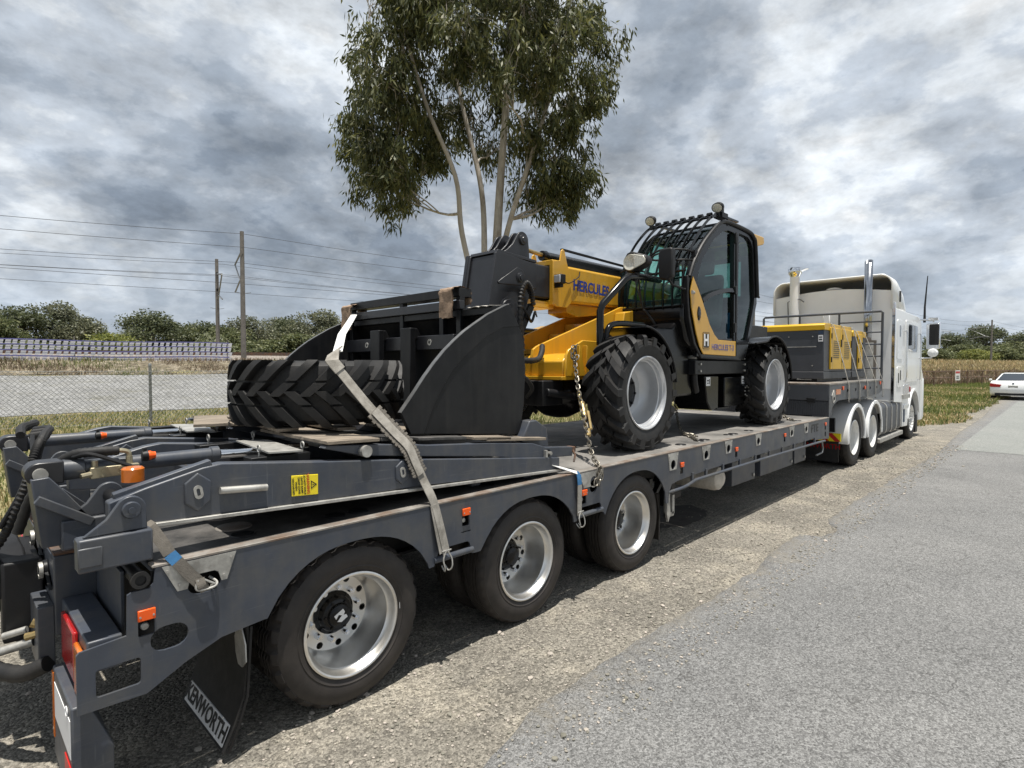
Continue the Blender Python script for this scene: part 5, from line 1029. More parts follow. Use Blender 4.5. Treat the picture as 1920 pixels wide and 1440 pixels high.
# ---- cab
CY0, CY1 = 3.0, 3.88
out = [(5.884, 2.778), (5.855, 2.569), (5.893, 2.343), (6.023, 2.059), (6.10, 1.955), (6.20, 1.90), (7.30, 1.882), (7.44, 1.905), (7.50, 1.955), (7.613, 2.201), (7.80, 2.60), (7.815, 2.72), (7.73, 3.40), (7.66, 3.50), (7.533, 3.547), (7.075, 3.562), (6.743, 3.545), (6.545, 3.453), (6.227, 3.22), (6.002, 2.988)]
dg = [(6.746, 3.435), (6.893, 3.47), (7.06, 3.47), (7.085, 2.145), (6.637, 2.121), (6.52, 2.19), (6.409, 2.29), (6.216, 2.554), (6.082, 2.777), (6.115, 2.87), (6.205, 3.027), (6.467, 3.281)]
qg = [(7.215, 3.49), (7.50, 3.485), (7.60, 3.44), (7.655, 3.36), (7.735, 2.70), (7.725, 2.624), (7.512, 2.129), (7.205, 2.14)]
outs = smoothpts(out, 3, True)
MB().prism(outs, 'y', CY0, CY0+.05, holes=[dg, qg]).build('cab_side_frame', 'black_gloss', H, smooth=30)
fw = [(6.60, 3.38), (7.08, 3.38), (7.12, 2.62), (5.96, 2.62), (6.0, 2.78), (6.1, 2.95)]; fw2 = [(7.24, 3.20), (7.60, 3.20), (7.66, 2.72), (7.64, 2.64), (7.26, 2.64)]
b = MB(); b.prism([(CY0+.05, 2.55), (CY1-.05, 2.55), (CY1-.05, 3.5), (CY0+.05, 3.5)], 'x', 7.72, 7.74, holes=[[(CY0+.18, 2.75), (CY1-.18, 2.75), (CY1-.18, 3.22), (CY0+.18, 3.22)]]); b.build('rear_frame', 'black_plastic', H)
MB().prism(outs, 'y', CY1-.05, CY1, holes=[fw, fw2]).build('cab_side_frame', 'black_gloss', H, smooth=30)
b = MB(); b.prism([(5.84, 2.80), (5.835, 2.56), (5.87, 2.33), (6.0, 2.045), (6.19, 1.885), (7.31, 1.865), (7.30, 1.885), (6.21, 1.905), (6.03, 2.065), (5.90, 2.345), (5.865, 2.57), (5.875, 2.79)], 'y', CY0-.012, CY0+.07); b.build('door_seal', 'black_plastic', H, bevel=.008)
# outer door frame rib along the pillar
P = [(x, CY0-.012, z) for x, z in smoothpts([(5.88, 2.79), (6.0, 2.99), (6.225, 3.222), (6.545, 3.456), (6.745, 3.549), (7.075, 3.565), (7.535, 3.55), (7.66, 3.50), (7.735, 3.40), (7.82, 2.72)], 4)]; MB().tube(P, .024, 8).build('pillar_rib', 'black_plastic', H)
ye = [(5.945, 2.80), (5.887, 2.64), (5.912, 2.458), (6.03, 2.175), (6.12, 2.02), (6.215, 1.935), (7.108, 1.92), (7.112, 2.11), (6.61, 2.112), (6.50, 2.17), (6.367, 2.286), (6.175, 2.549), (6.06, 2.68)]
dp = MB(); dp.prism(ye, 'y', CY0-.022, CY0-.008); door = dp.build('door', 'yellow', H, bevel=.005)
b = MB(); b.tube([(x, CY0-.018, z) for x, z in ((7.113, 1.92), (7.11, 2.2), (7.10, 2.9), (7.08, 3.47))], .012, 8); b.build('door_edge', 'black_plastic', door)
b = MB(); b.lathe([(0, -.012), (.03, -.011), (.036, -.004), (.038, .006)], (0, 0, 0), 'y', 24); b.xf(Matrix.Translation((6.09, CY0-.018, 2.395)) @ Matrix.Diagonal((1.25, 1, 2.3, 1))); b.build('door_handle', 'black_gloss', door)
b = MB(); b.prism(rrect(6.185, 6.365, 1.995, 2.19, .02), 'y', CY0-.0245, CY0-.0222); b.build('emblem', 'ink', door, smooth=0)
b = MB(); b.prism(rrect(6.192, 6.358, 2.002, 2.183, .018), 'y', CY0-.0262, CY0-.0247, holes=[rrect(6.199, 6.351, 2.009, 2.176, .015)]); b.build('emblem_border', 'yellow', door, smooth=0)
text('emblem_letter', 'H', (6.275, CY0-.0265, 2.092), (1, 0, 0), (0, 0, 1), .185, 'white_ink', door, align='CENTER', bold=.006, sx=.95)
text('lettering', 'HERCULES T-3', (6.42, CY0-.0232, 2.02), (1, 0, .0), (0, 0, 1), .098, 'blue_ink', door, bold=.0008, sx=1.0)
def pane(name, pts3, m): b = MB(); b.add(pts3, [tuple(range(len(pts3)))]); return b.build(name, m, H, smooth=0)
pane('door_glass', [(x, CY0+.03, z) for x, z in dg], 'glass_green'); pane('quarter_glass', [(x, CY0+.03, z) for x, z in qg], 'glass_green'); pane('far_side_glass', [(x, CY1-.03, z) for x, z in fw], 'glass_green'); pane('far_quarter_glass', [(x, CY1-.03, z) for x, z in fw2], 'glass_green')
P = smoothpts([(6.205, CY0+.01, 2.545), (6.38, CY0+.01, 2.62), (6.6, CY0+.01, 2.678), (6.85, CY0+.01, 2.725), (7.1, CY0+.01, 2.745)], 4); MB().ribbon(P, .05, .06, (0, .2, 1)).build('door_bar', 'black_gloss', H)
b = MB(); b.box(7.06, 7.10, CY0-.035, CY0+.0, 2.70, 2.80); b.cyl((7.09, CY0-.02, 2.88), (7.09, CY0-.02, 3.42), .016, 8); b.box(7.06, 7.12, CY0-.03, CY0, 3.34, 3.46); b.box(7.06, 7.12, CY0-.03, CY0, 2.22, 2.34); b.split('hinge', 'black_plastic', H, bevel=.004)
# windscreen: curved sheet along the front profile
fp = smoothpts([(5.875, 2.50), (5.885, 2.70), (5.93, 2.86), (6.01, 2.99), (6.235, 3.215), (6.55, 3.445), (6.75, 3.53)], 4)
b = MB(); n = len(fp); b.add([(x+.012, y, z) for x, z in fp for y in (CY0+.04, CY1-.04)], [(2*i, 2*i+1, 2*i+3, 2*i+2) for i in range(n-1)]); b.build('windscreen', 'glass_green', H)
b = MB(); b.add([(7.80, CY0+.05, 2.62), (7.80, CY1-.05, 2.62), (7.70, CY1-.05, 3.45), (7.70, CY0+.05, 3.45)], [(0, 1, 2, 3)]); b.build('rear_glass', 'glass_dark', H)
b = MB(); b.prism([(5.86, 2.50), (5.84, 2.42), (5.87, 2.30), (5.98, 2.06), (6.15, 1.93), (7.4, 1.93), (7.72, 2.5), (7.78, 2.62), (7.74, 2.62), (7.4, 2.0), (6.2, 2.0), (6.02, 2.12), (5.92, 2.32), (5.90, 2.50)], 'y', CY0+.05, CY1-.05); b.build('cab_tub', 'black_gloss', H, bevel=.006)
b = MB(); b.prism([(6.76, 3.555), (7.08, 3.575), (7.53, 3.56), (7.66, 3.51), (7.66, 3.46), (7.5, 3.50), (6.76, 3.505)], 'y', CY0+.05, CY1-.05); b.build('roof', 'black_gloss', H, bevel=.01)
b = MB(); b.prism([(7.55, 3.575), (8.10, 3.585), (8.125, 3.50), (8.08, 3.475), (7.76, 3.40), (7.69, 3.48)], 'y', CY0+.02, CY1-.02); b.build('roof_visor', 'yellow', H, bevel=.012)
b = MB(); b.tube(smoothpts([(7.76, CY0+.03, 3.40), (7.80, CY0+.03, 3.33), (7.76, CY0+.03, 3.29)], 5), .012, 8); b.cyl((7.81, CY0-.0, 2.74), (7.90, CY0-.0, 2.735), .015, 8); b.build('rear_latch', 'black_plastic', H)
# interior: seat, wheel, console
b = MB(); b.prism([(6.72, 2.30), (7.18, 2.28), (7.22, 2.42), (7.28, 2.95), (7.22, 3.0), (7.12, 2.95), (7.06, 2.46), (6.72, 2.44)], 'y', 3.2, 3.68); b.prism([(7.16, 3.0), (7.24, 3.0), (7.26, 3.18), (7.18, 3.18)], 'y', 3.32, 3.56); b.build('seat', 'seat', H, bevel=.04, seg=3)
b = MB(); b.tube([(6.45+.10*math.cos(a)*.6, 3.44+.19*math.sin(a), 2.78+.12*math.cos(a)) for a in [2*math.pi*k/24 for k in range(24)]], .016, 8, closed=True); b.cyl((6.45, 3.44, 2.78), (6.2, 3.44, 2.45), .035, 10); b.box(6.0, 6.35, 3.1, 3.8, 2.05, 2.58); b.build('steering_column', 'seat', H, bevel=.01)
b = MB(); b.box(7.32, 7.5, 3.12, 3.22, 2.05, 2.5); b.build('blue_bottle', 'blue_plastic', H, bevel=.03)
b = MB(); b.tube([(6.55, 3.84, 3.35), (6.25, 3.84, 2.75)], .016, 8); b.tube([(7.3, 3.82, 3.3), (7.32, 3.82, 2.8)], .014, 8); b.tube([(7.28, 3.15, 3.35), (7.40, 3.15, 3.30), (7.45, 3.15, 2.85)], .014, 8); b.split('grab_rail', 'black_plastic', H)
# guard bars over windscreen and roof
gp_ = smoothpts([(5.805, 2.44), (5.795, 2.62), (5.84, 2.84), (5.95, 3.06), (6.16, 3.31), (6.42, 3.52), (6.60, 3.605), (6.72, 3.64)], 5)
for i in range(8):
    y = CY0+.035+i*(CY1-CY0-.06)/7; b = MB(); b.ribbon([(x, y, z) for x, z in gp_], .011, .034, (0, 1, 0)); b.build('guard_bar', 'black_gloss', H, bevel=.002, seg=1)
for x, z in ((5.80, 2.47), (5.845, 2.86), (6.50, 3.565), (6.70, 3.635)): b = MB(); b.tube([(x, CY0+.02, z), (x, CY1-.02, z)], .014, 8); b.build('guard_crossbar', 'black_gloss', H)
b = MB(); b.prism([(6.60, 3.60), (6.72, 3.645), (7.25, 3.655), (7.25, 3.63), (6.74, 3.615)], 'y', CY0+.02, CY0+.06); b.prism([(6.60, 3.60), (6.72, 3.645), (7.25, 3.655), (7.25, 3.63), (6.74, 3.615)], 'y', CY1-.06, CY1-.02); b.split('roof_guard_rail', 'black_gloss', H, bevel=.003)
for i in range(8): b = MB(); y = CY0+.035+i*(CY1-CY0-.06)/7; b.cyl((6.70, y-.03, 3.65), (6.70, y+.03, 3.65), .028, 12); b.build('guard_cap', 'black_gloss', H)
b = MB(); b.tube(smoothpts([(6.05, CY0-.0, 3.08), (5.85, 3.05, 3.09), (5.74, 3.25, 3.10), (5.74, 3.40, 3.05), (5.76, 3.36, 3.0), (5.84, 3.06, 2.98), (6.02, CY0, 2.99)], 5), .012, 8); b.box(5.99, 6.05, CY0-.02, CY0+.03, 2.97, 3.1); b.build('mirror_bracket', 'black_plastic', H)
def worklamp(x, y, z):
    b = MB(); b.lathe([(0, .07), (.05, .065), (.078, .03), (.080, 0), (.07, -.004)], (0, 0, 0), 'x', 24); M = Matrix.Translation((x, y, z)) @ Matrix.Rotation(R(-18), 4, 'Z') @ Matrix.Rotation(R(-30), 4, 'Y') @ Matrix.Diagonal((1, 1.05, .78, 1)); b.xf(M); o = b.build('work_lamp', 'black_plastic', H)
    b = MB(); b.lathe([(0, -.008), (.06, -.006), (.071, -.001)], (0, 0, 0), 'x', 24); b.xf(M); b.build('lamp_lens', 'lens', o)
    b = MB(); b.box(x+.02, x+.06, y-.02, y+.02, z-.10, z-.03); b.build('lamp_bracket', 'black_plastic', o)
worklamp(6.64, 3.03, 3.70); worklamp(6.40, 3.80, 3.63)
b = MB(); b.lathe([(.05, 3.66), (.05, 3.72), (.035, 3.74), (0, 3.742)], (6.78, 3.06, 0), 'z', 16); b.box(6.70, 6.86, 2.99, 3.1, 3.60, 3.66); b.cyl((6.86, 3.0, 3.62), (6.86, 3.0, 3.52), .01, 8); b.build('beacon_mount', 'black_plastic', H)
# wiper, stickers on the front
b = MB(); b.tube([(5.82, 3.52, 2.44), (5.80, 3.60, 2.68), (5.82, 3.66, 2.86)], .008, 6); b.tube([(5.80, 3.35, 2.25), (5.79, 3.47, 2.42), (5.80, 3.52, 2.46)], .016, 8); b.build('wiper', 'black_plastic', H)
b = MB(); b.box(5.838, 5.842, 3.10, 3.20, 2.41, 2.455); b.build('sticker', 'white_sticker', H, smooth=0); b = MB(); b.box(5.838, 5.842, 3.10, 3.20, 2.36, 2.409); b.build('sticker', 'sticker_red', H, smooth=0)
text('sticker_lettering', 'HERCULES', (5.8365, 3.15, 2.432), (0, -1, 0), (0, 0, 1), .024, 'ink', H, align='CENTER', extrude=.0003)
# front body below the windscreen and mudguards
def fender(cx, cz, r, a0, a1, y0, y1, ext=None, m='black_gloss', nm='mudguard'):
    pts = []; 
    A = [R(a0+(a1-a0)*k/20) for k in range(21)]
    o1 = [(cx+r*math.cos(a), cz+r*math.sin(a)) for a in A]; i1 = [(cx+(r-.012)*math.cos(a), cz+(r-.012)*math.sin(a)) for a in A]
    if ext: o1 += [ext]; i1 += [(ext[0], ext[1]-.012)]
    b = MB(); b.prism(o1+i1[::-1], 'y', y0, y1); f = b.build(nm, m, H, bevel=.003)
    b = MB(); b.tube([(x, y0, z) for x, z in o1], .012, 8); b.build('guard_lip', 'black_plastic', f)
fender(XF, ZH, .635, 8, 88, 2.86, 3.40); fender(XR, ZH, .66, 5, 118, 2.84, 3.40, (7.40, 2.09)); fender(XF, ZH, .635, 8, 88, 4.45, 4.95); fender(XR, ZH, .66, 5, 118, 4.45, 4.95, (7.40, 2.09))
b = MB(); b.prism([(5.84, 2.44), (5.83, 2.30), (5.70, 2.22), (5.30, 2.20), (5.20, 1.95), (5.25, 1.6), (5.45, 1.45), (6.2, 1.45), (6.1, 1.95), (5.95, 2.2)], 'y', 3.10, 3.78); b.build('front_body', 'black_gloss', H, bevel=.04, seg=3)
b = MB(); b.prism([(5.84, 2.50), (5.80, 2.44), (5.80, 2.30), (5.90, 2.1), (6.05, 2.0), (6.05, 2.5)], 'y', 3.03, 3.86); b.build('front_cowl', 'black_gloss', H, bevel=.03, seg=3)
# headlamps on pipe guards, mirror
def guardpipe(sg_):
    yb = 3.22 if sg_ < 0 else 4.72; dy = -1 if sg_ < 0 else 1
    P = [(4.52, yb, 2.0), (4.52, yb, 2.33), (4.56, yb+.0*dy, 2.40), (4.86, yb+.05*dy, 2.66), (4.93, yb+.06*dy, 2.70), (5.25, yb+.02*dy, 2.735), (5.72, yb-.05*dy, 2.76)]
    MB().tube(P, .036, 12).build('lamp_guard', 'black_gloss', H)
    b = MB(); b.tube(smoothpts([(4.62, yb, 2.02), (4.63, yb, 2.12), (4.70, yb, 2.20), (4.9, yb, 2.23), (5.3, yb, 2.23)], 5), .03, 10); b.build('grab_pipe', 'black_gloss', H)
    x, y, z = 5.02, yb-.06, 2.86
    b = MB(); pr = [(0, .10), (.05, .115), (.10, .10), (.22, .06), (.25, .02), (.25, -.02), (.20, -.05), (.08, -.10), (0, -.10), (-.03, -.05), (-.03, .06)]
    pr2 = [(y+.09-u*.95*(1 if dy < 0 else -1)*1.0, z+v) for u, v in pr]; b.prism(pr2, 'x', x, x+.12); hl = b.build('headlamp', 'black_plastic', H, bevel=.02, seg=3)
    b = MB(); b.lathe([(0, .0), (.05, -.004), (.078, -.012), (.082, -.004), (.084, .004)], (x, y+.045*(1 if dy < 0 else -1), z), 'x', 24); b.build('lamp_reflector', 'lens', hl)
    b = MB(); b.prism([(y+.09-u*.95*(1 if dy < 0 else -1), z+v) for u, v in ((.09, .08), (.21, .05), (.235, .018), (.235, -.018), (.19, -.04), (.10, -.07))], 'x', x-.012, x+.001); b.build('indicator', 'lens', hl, bevel=.006)
    b = MB(); b.cyl((x+.06, y, z-.1), (x+.06, y+.03, z-.19), .03, 10); b.tube([(x+.06, y, z-.12), (x+.2, y+.05, z-.13), (x+.35, y+.1, z-.12)], .014, 8); b.tube(smoothpts([(x+.08, y, z-.1), (x+.15, y+.02, z-.3), (x+.25, y+.05, z-.45)], 6), .010, 6); b.build('lamp_bracket', 'black_plastic', hl)
guardpipe(-1); guardpipe(1)
b = MB(); b.prism([(2.955, 2.74), (3.02, 2.70), (3.095, 2.715), (3.115, 2.76), (3.12, 3.0), (3.09, 3.04), (2.97, 3.045), (2.95, 3.02)], 'x', 5.42, 5.50); mr_ = b.build('mirror', 'black_plastic', H, bevel=.018, seg=3)
b = MB(); b.tube([(5.47, 3.04, 3.0), (5.55, 3.2, 3.02), (5.84, 3.86, 2.93)], .010, 8); b.tube([(5.47, 3.04, 2.75), (5.6, 3.05, 2.68), (5.86, 3.02, 2.64)], .014, 8); b.lathe([(0, .0), (.03, .01), (.035, .04)], (5.86, 3.0, 2.64), 'y', 12); b.build('mirror_arm', 'black_plastic', mr_)
b = MB(); b.cyl((5.97, 2.985, 2.62), (5.90, 2.97, 2.62), .02, 10); b.build('cab_bolt', 'galv', H)
# carriage between boom head and bucket
b = MB(); b.prism([(3.14, 1.45), (3.20, 2.20), (3.34, 2.30), (3.62, 2.05), (3.72, 1.75), (3.66, 1.45)], 'y', 3.56, 3.60); b.prism([(3.14, 1.45), (3.20, 2.20), (3.34, 2.30), (3.62, 2.05), (3.72, 1.75), (3.66, 1.45)], 'y', 4.40, 4.44); b.cyl((3.28, 3.4, 2.14), (3.28, 4.6, 2.14), .05, 16); b.cyl((3.28, 3.4, 1.52), (3.28, 4.6, 1.52), .045, 16); b.box(3.62, 3.72, 3.6, 4.4, 1.45, 1.9); b.build('carriage', 'black_paint', H, bevel=.006)
b = MB(); b.tube(smoothpts([(3.4, 3.55, 1.9), (3.7, 3.48, 1.85), (3.98, 3.55, 1.86), (4.12, 3.62, 1.93), (4.22, 3.7, 2.0)], 9), [.024+.005*(i % 2) for i in range(37)], 10); b.tube(smoothpts([(3.35, 3.5, 1.7), (3.6, 3.42, 1.72), (3.85, 3.5, 1.6), (4.0, 3.7, 1.5)], 6), .02, 8); b.build('hydraulic_hose', 'rubber', H)
b = MB(); b.box(4.0, 4.3, 3.5, 4.3, 1.42, 1.66); b.cyl((4.05, 3.5, 1.55), (4.4, 3.42, 1.5), .04, 10); b.build('steer_cylinder', 'black_paint', H, bevel=.01)
# ================================================================== LOAD ON THE TRAILER
bucket = thing('loader_bucket', 'large black loader bucket resting on the folded ramps', 'bucket', (2.6, 3.95, 1.33))
bp0 = [(1.961, 1.515), (2.03, 1.383), (3.0, 1.298), (3.045, 1.5), (3.064, 1.784), (3.028, 2.035), (2.94, 2.155), (2.892, 2.240), (2.872, 2.235), (2.684, 2.153), (2.56, 2.082), (2.47, 2.028), (2.385, 1.966), (2.30, 1.896), (2.22, 1.818), (2.14, 1.73), (2.065, 1.637)]
ed = [(1.961, 1.515), (2.03, 1.383), (2.13, 1.375), (2.19, 1.52), (2.27, 1.65), (2.36, 1.765), (2.46, 1.86), (2.66, 2.0), (2.82, 2.07), (2.99, 2.09), (2.94, 2.155), (2.892, 2.240), (2.872, 2.235), (2.684, 2.153), (2.56, 2.082), (2.47, 2.028), (2.385, 1.966), (2.30, 1.896), (2.22, 1.818), (2.14, 1.73), (2.065, 1.637)]
for y0, y1, nm in ((2.85, 2.875, 1), (5.075, 5.10, -1)):
    b = MB(); b.prism(bp0, 'y', y0, y1); b.build('end_plate', 'black_paint', bucket, bevel=.004)
    ya = y0-.008 if nm > 0 else y1; b = MB(); b.prism(ed, 'y', ya, ya+.008); b.build('edge_plate', 'black_paint', bucket, bevel=.003)
fl_ = smoothpts([(2.0, 1.388), (2.4, 1.352), (2.75, 1.322), (2.92, 1.34), (3.01, 1.44), (3.05, 1.62), (3.052, 1.80), (3.01, 2.02), (2.89, 2.225)], 4)
b = MB(); b.prism(fl_+[(x-.018, z+.012) for x, z in fl_[::-1]], 'y', 2.876, 5.074); b.build('shell', 'black_paint', bucket)
b = MB(); b.prism([(1.93, 1.385), (2.20, 1.362), (2.20, 1.385), (2.0, 1.405)], 'y', 2.876, 5.074); b.build('cutting_edge', 'head_paint', bucket)
b = MB(); b.box(2.86, 2.92, 2.876, 5.074, 2.18, 2.236); b.build('top_lip', 'black_paint', bucket, bevel=.006)
for y in (3.3, 4.65): b = MB(); b.prism([(3.05, 1.6), (3.30, 1.45), (3.36, 1.6), (3.36, 2.1), (3.28, 2.22), (3.04, 2.05)], 'y', y, y+.03); b.build('hook_plate', 'black_paint', bucket, bevel=.005)
for yy in (2.8465, 5.1035): b = MB(); b.ribbon([(x-.002, yy+.012*(1 if yy < 3 else -1), z+.003) for x, z in (bp0[8:]+bp0[:1])], .034, .004, (0, 1, 0)); b.build('bare_lit_edge', 'bare_lit_edge', bucket)  # paler strip paints the bright highlight onto the bare front edge
# fork frame standing inside the bucket
fk = thing('fork_frame', 'black pallet fork frame standing inside the loader bucket', 'fork frame', (2.85, 4.16, 1.38))
b = MB(); b.box(2.84, 2.97, 3.34, 4.96, 2.335, 2.405); b.build('top_box', 'black_paint', fk, bevel=.005)
b = MB(); b.box(2.83, 2.88, 3.32, 5.0, 2.235, 2.305); b.build('top_bar', 'head_paint', fk, bevel=.005)
b = MB(); b.box(2.80, 2.85, 3.36, 4.96, 1.93, 2.045); b.build('middle_bar', 'head_paint', fk, bevel=.005)
for y in (4.60, 3.66): b = MB(); b.lathe([(.012, 2.797), (.026, 2.797), (.026, 2.801)], (0, y, 1.99), 'x', 16); b.build('bush', 'galv', fk)
b = MB(); b.box(2.82, 2.87, 3.36, 4.96, 1.42, 1.5); b.build('lower_bar', 'head_paint', fk, bevel=.005)
for y in (3.34, 4.94, 4.10, 3.55): b = MB(); b.box(2.85, 2.90, y, y+.05, 1.42, 2.34); b.build('post', 'black_paint', fk, bevel=.004)
for y in (3.80, 4.26):
    b = MB(); b.box(2.71, 2.765, y, y+.14, 1.43, 2.11); b.prism([(2.765, 2.02), (2.765, 2.11), (2.80, 2.11), (2.83, 2.06), (2.83, 2.02)], 'y', y+.02, y+.12); b.prism([(2.72, 1.42), (2.72, 1.47), (2.1, 1.45), (2.1, 1.425)], 'y', y, y+.14); b.build('fork', 'black_paint', fk, bevel=.006)
# spare tyre lying on the ramps
ty = lug_tyre('tractor_tyre', .545, .385, .30, 'rubber', None, N=20, hand=-1); ty.location = (1.775, 3.50, 1.449); ty.rotation_euler = (R(90), 0, R(8)); tag(ty, 'loose chunky lugged tyre lying flat on the ramps before the bucket', 'tyre')
# loose plates and boards under the tyre
for i, (x0, y0, x1, y1, z, wd, lb) in enumerate(((1.42, 3.18, 1.52, 4.3, 1.432, .12, 'weathered board under the tyre, farthest from the bucket'), (2.05, 2.9, 2.09, 4.4, 1.402, .12, 'dark plank under the tyre next to the bucket'), (1.72, 3.05, 1.80, 4.9, 1.425, .12, 'worn timber plank under the middle of the lugged tyre'), (1.18, 3.70, 1.36, 4.3, 1.440, .2, 'loose weathered board on the far ramp left of the tyre'))):
    b = MB(); b.beam((x0, y0, z), (x1, y1, z), wd, .018); tag(b.build('plank', 'timber', None, bevel=.002, seg=1), lb, 'plank', 'planks on the ramps')
b = MB(); b.beam((2.55, 2.80, 1.312), (3.15, 2.80, 1.262), .16, .02); tag(b.build('plank', 'timber', None, bevel=.002, seg=1), 'splintered plank under the near end plate of the bucket', 'plank', 'planks on the ramps')
# ---- straps
def seg(P, a, b): return P[a:b+1]
sa = thing('tie_down_strap', 'long grey ratchet strap crossing the lugged tyre down to the trailer side rail', 'strap', (1.8, 2.8, 1.6), 'lashing straps')
P = [(2.87, 4.93, 2.305), (2.5, 4.37, 2.18), (2.05, 3.70, 2.025), (1.70, 3.12, 1.885)]; MB().ribbon(P, .055, .004, (.8, -.55, 0)).build('strap_upper_run', 'webbing_white', sa)
P = smoothpts([(1.72, 3.16, 1.893), (1.60, 2.99, 1.868), (1.56, 2.925, 1.83), (1.60, 2.895, 1.76), (1.74, 2.81, 1.55), (1.90, 2.712, 1.345), (1.935, 2.688, 1.27), (1.985, 2.655, 1.13), (2.03, 2.618, 1.0), (2.07, 2.60, .83), (2.10, 2.59, .69)], 5)
MB().ribbon(P, .058, .005, [(.8, .2, .5)]*len(P)).build('strap_run', 'webbing', sa)
MB().ribbon([(1.70, 3.12, 1.898), (1.60, 2.985, 1.876), (1.552, 2.915, 1.83), (1.59, 2.893, 1.775)], .075, .008, (.8, .2, .5)).build('corner_pad', 'webbing', sa)
P = smoothpts([(1.745, 2.800, 1.545), (1.84, 2.742, 1.42), (1.905, 2.700, 1.335), (1.935, 2.678, 1.25), (1.965, 2.662, 1.17)], 5); b = MB()
for i in range(len(P)-1):
    a = Vector(P[i]); c_ = Vector(P[i+1]); b.ribbon([a, a.lerp(c_, .62)], .112+.008*math.sin(i*2.1), .008, (.8, .2, .5))
MB_ = MB(); MB_.ribbon(P, .100, .005, (.8, .2, .5)); b.join(MB_); b.build('wear_sleeve', 'webbing_dark', sa)
P2 = [(p[0]-.002, p[1]-.010, p[2]+.002) for p in smoothpts([(1.745, 2.800, 1.545), (1.84, 2.742, 1.42), (1.905, 2.700, 1.335), (1.935, 2.678, 1.25), (1.965, 2.662, 1.17)], 5)]; MB().ribbon(P2, .056, .004, (.8, .2, .5)).build('strap_run', 'webbing', sa)
MB().ribbon([(2.02, 2.612, .99), (2.045, 2.598, .83), (2.07, 2.59, .70)], .045, .004, (1, 0, .1)).build('strap_tail', 'webbing', sa)
def claw(x, z, par, y=2.585):
    b = MB()
    for dx in (-.03, .03): b.tube(smoothpts([(x, y, z+.05), (x+dx, y-.01, z), (x+dx*.9, y-.02, z-.05), (x+dx*.5, y, z-.075), (x+dx*.4, y+.03, z-.05)], 5), .0045, 6)
    b.tube([(x-.035, y, z+.045), (x+.035, y, z+.045)], .0045, 6); b.build('hook', 'galv', par)
claw(2.095, .665, sa)
sb = thing('tie_down_strap', 'short strap with blue band hooked in the rear corner hole of the trailer', 'strap', (.68, 2.62, 1.0), 'lashing straps')
pb = [(.585, 2.74, 1.16), (.61, 2.67, 1.14), (.645, 2.632, 1.07), (.665, 2.622, 1.025), (.69, 2.612, .99), (.735, 2.604, .925), (.775, 2.602, .875)]
for a, c_, m in ((0, 3, 'webbing_dark'), (3, 4, 'webbing_blue'), (4, 6, 'webbing_dark')): MB().ribbon(pb[a:c_+1], .047, .004, (1, 0, .55)).build('strap_run', m, sb)
b = MB(); b.tube(smoothpts([(.765, 2.60, .895), (.755, 2.596, .862), (.775, 2.594, .85), (.825, 2.596, .852), (.84, 2.61, .865), (.82, 2.64, .885)], 5), .006, 8); b.tube(smoothpts([(.785, 2.60, .892), (.81, 2.598, .875), (.83, 2.60, .86), (.82, 2.62, .85)], 5), .005, 8); b.build('hook', 'galv', sb)
MB().ribbon(smoothpts([(.77, 2.60, .90), (.775, 2.59, .87), (.79, 2.598, .845), (.785, 2.606, .87)], 4), .035, .006, (1, 0, .3)).build('knot', 'webbing_dark', sb)
sd = thing('tie_down_strap', 'strap with blue band beside the chain plate between second and third wheel', 'strap', (3.38, 2.6, .85), 'lashing straps')
pc = [(3.10, 2.79, 1.115), (3.25, 2.69, 1.045), (3.375, 2.61, .995), (3.392, 2.602, .965), (3.40, 2.601, .90), (3.395, 2.598, .80), (3.39, 2.596, .67)]
for a, c_, m in ((0, 2, 'webbing_white'), (2, 4, 'webbing_blue'), (4, 6, 'webbing')): MB().ribbon(pc[a:c_+1], .05, .004, [(.5, .6, 0), (.6, .5, 0), (.9, .2, 0), (1, 0, 0), (1, 0, 0), (1, 0, 0), (1, 0, 0)][a:c_+1]).build('strap_run', m, sd)
claw(3.39, .655, sd)
# ---- chains
lk_ = MB(); LP = [(.5*.058*(1 if -90 <= a <= 90 else -1)*.42+.016*math.cos(R(a)), .016*math.sin(R(a)), 0) for a in range(-90, 270, 30)]
LP = []
for k in range(7): a = R(-90+30*k); LP.append((.014+.016*math.cos(a), .016*math.sin(a), 0))
for k in range(7): a = R(90+30*k); LP.append((-.014+.016*math.cos(a), .016*math.sin(a), 0))
lk_.tube(LP, .0058, 5, closed=True); link0 = lk_.build('link', 'chain_steel', None, smooth=60); link_me = link0.data; bpy.data.objects.remove(link0)
def chain(path, label, group='lashing chains'):
    P = [Vector(p) for p in path]; root = thing('lashing_chain', label, 'chain', P[0], group); o = org(root)
    L_ = [0]
    for a, b in zip(P, P[1:]): L_.append(L_[-1]+(b-a).length)
    n = int(L_[-1]/.045)
    for i in range(n):
        s = (i+.5)*L_[-1]/n; j = max(k for k in range(len(P)-1) if L_[k] <= s); t = (s-L_[j])/(L_[j+1]-L_[j]); p = P[j].lerp(P[j+1], t); d = (P[j+1]-P[j]).normalized()
        q = d.to_track_quat('X', 'Z') @ Quaternion((1, 0, 0), (math.pi/2 if i % 2 else 0)+rnd.uniform(-.25, .25)+.6)
        c_ = bpy.data.objects.new('link', link_me); col.objects.link(c_); c_.parent = root; c_.location = p-o; c_.rotation_mode = 'QUATERNION'; c_.rotation_quaternion = q
    return root
ch1 = chain([(4.30, 3.35, 1.99), (4.285, 3.345, 1.86), (4.12, 3.18, 1.62), (3.95, 2.985, 1.37), (3.78, 2.78, 1.10), (3.655, 2.612, .975), (3.60, 2.60, .87)], 'rusty chain running from the yellow front frame to the trailer side plate')
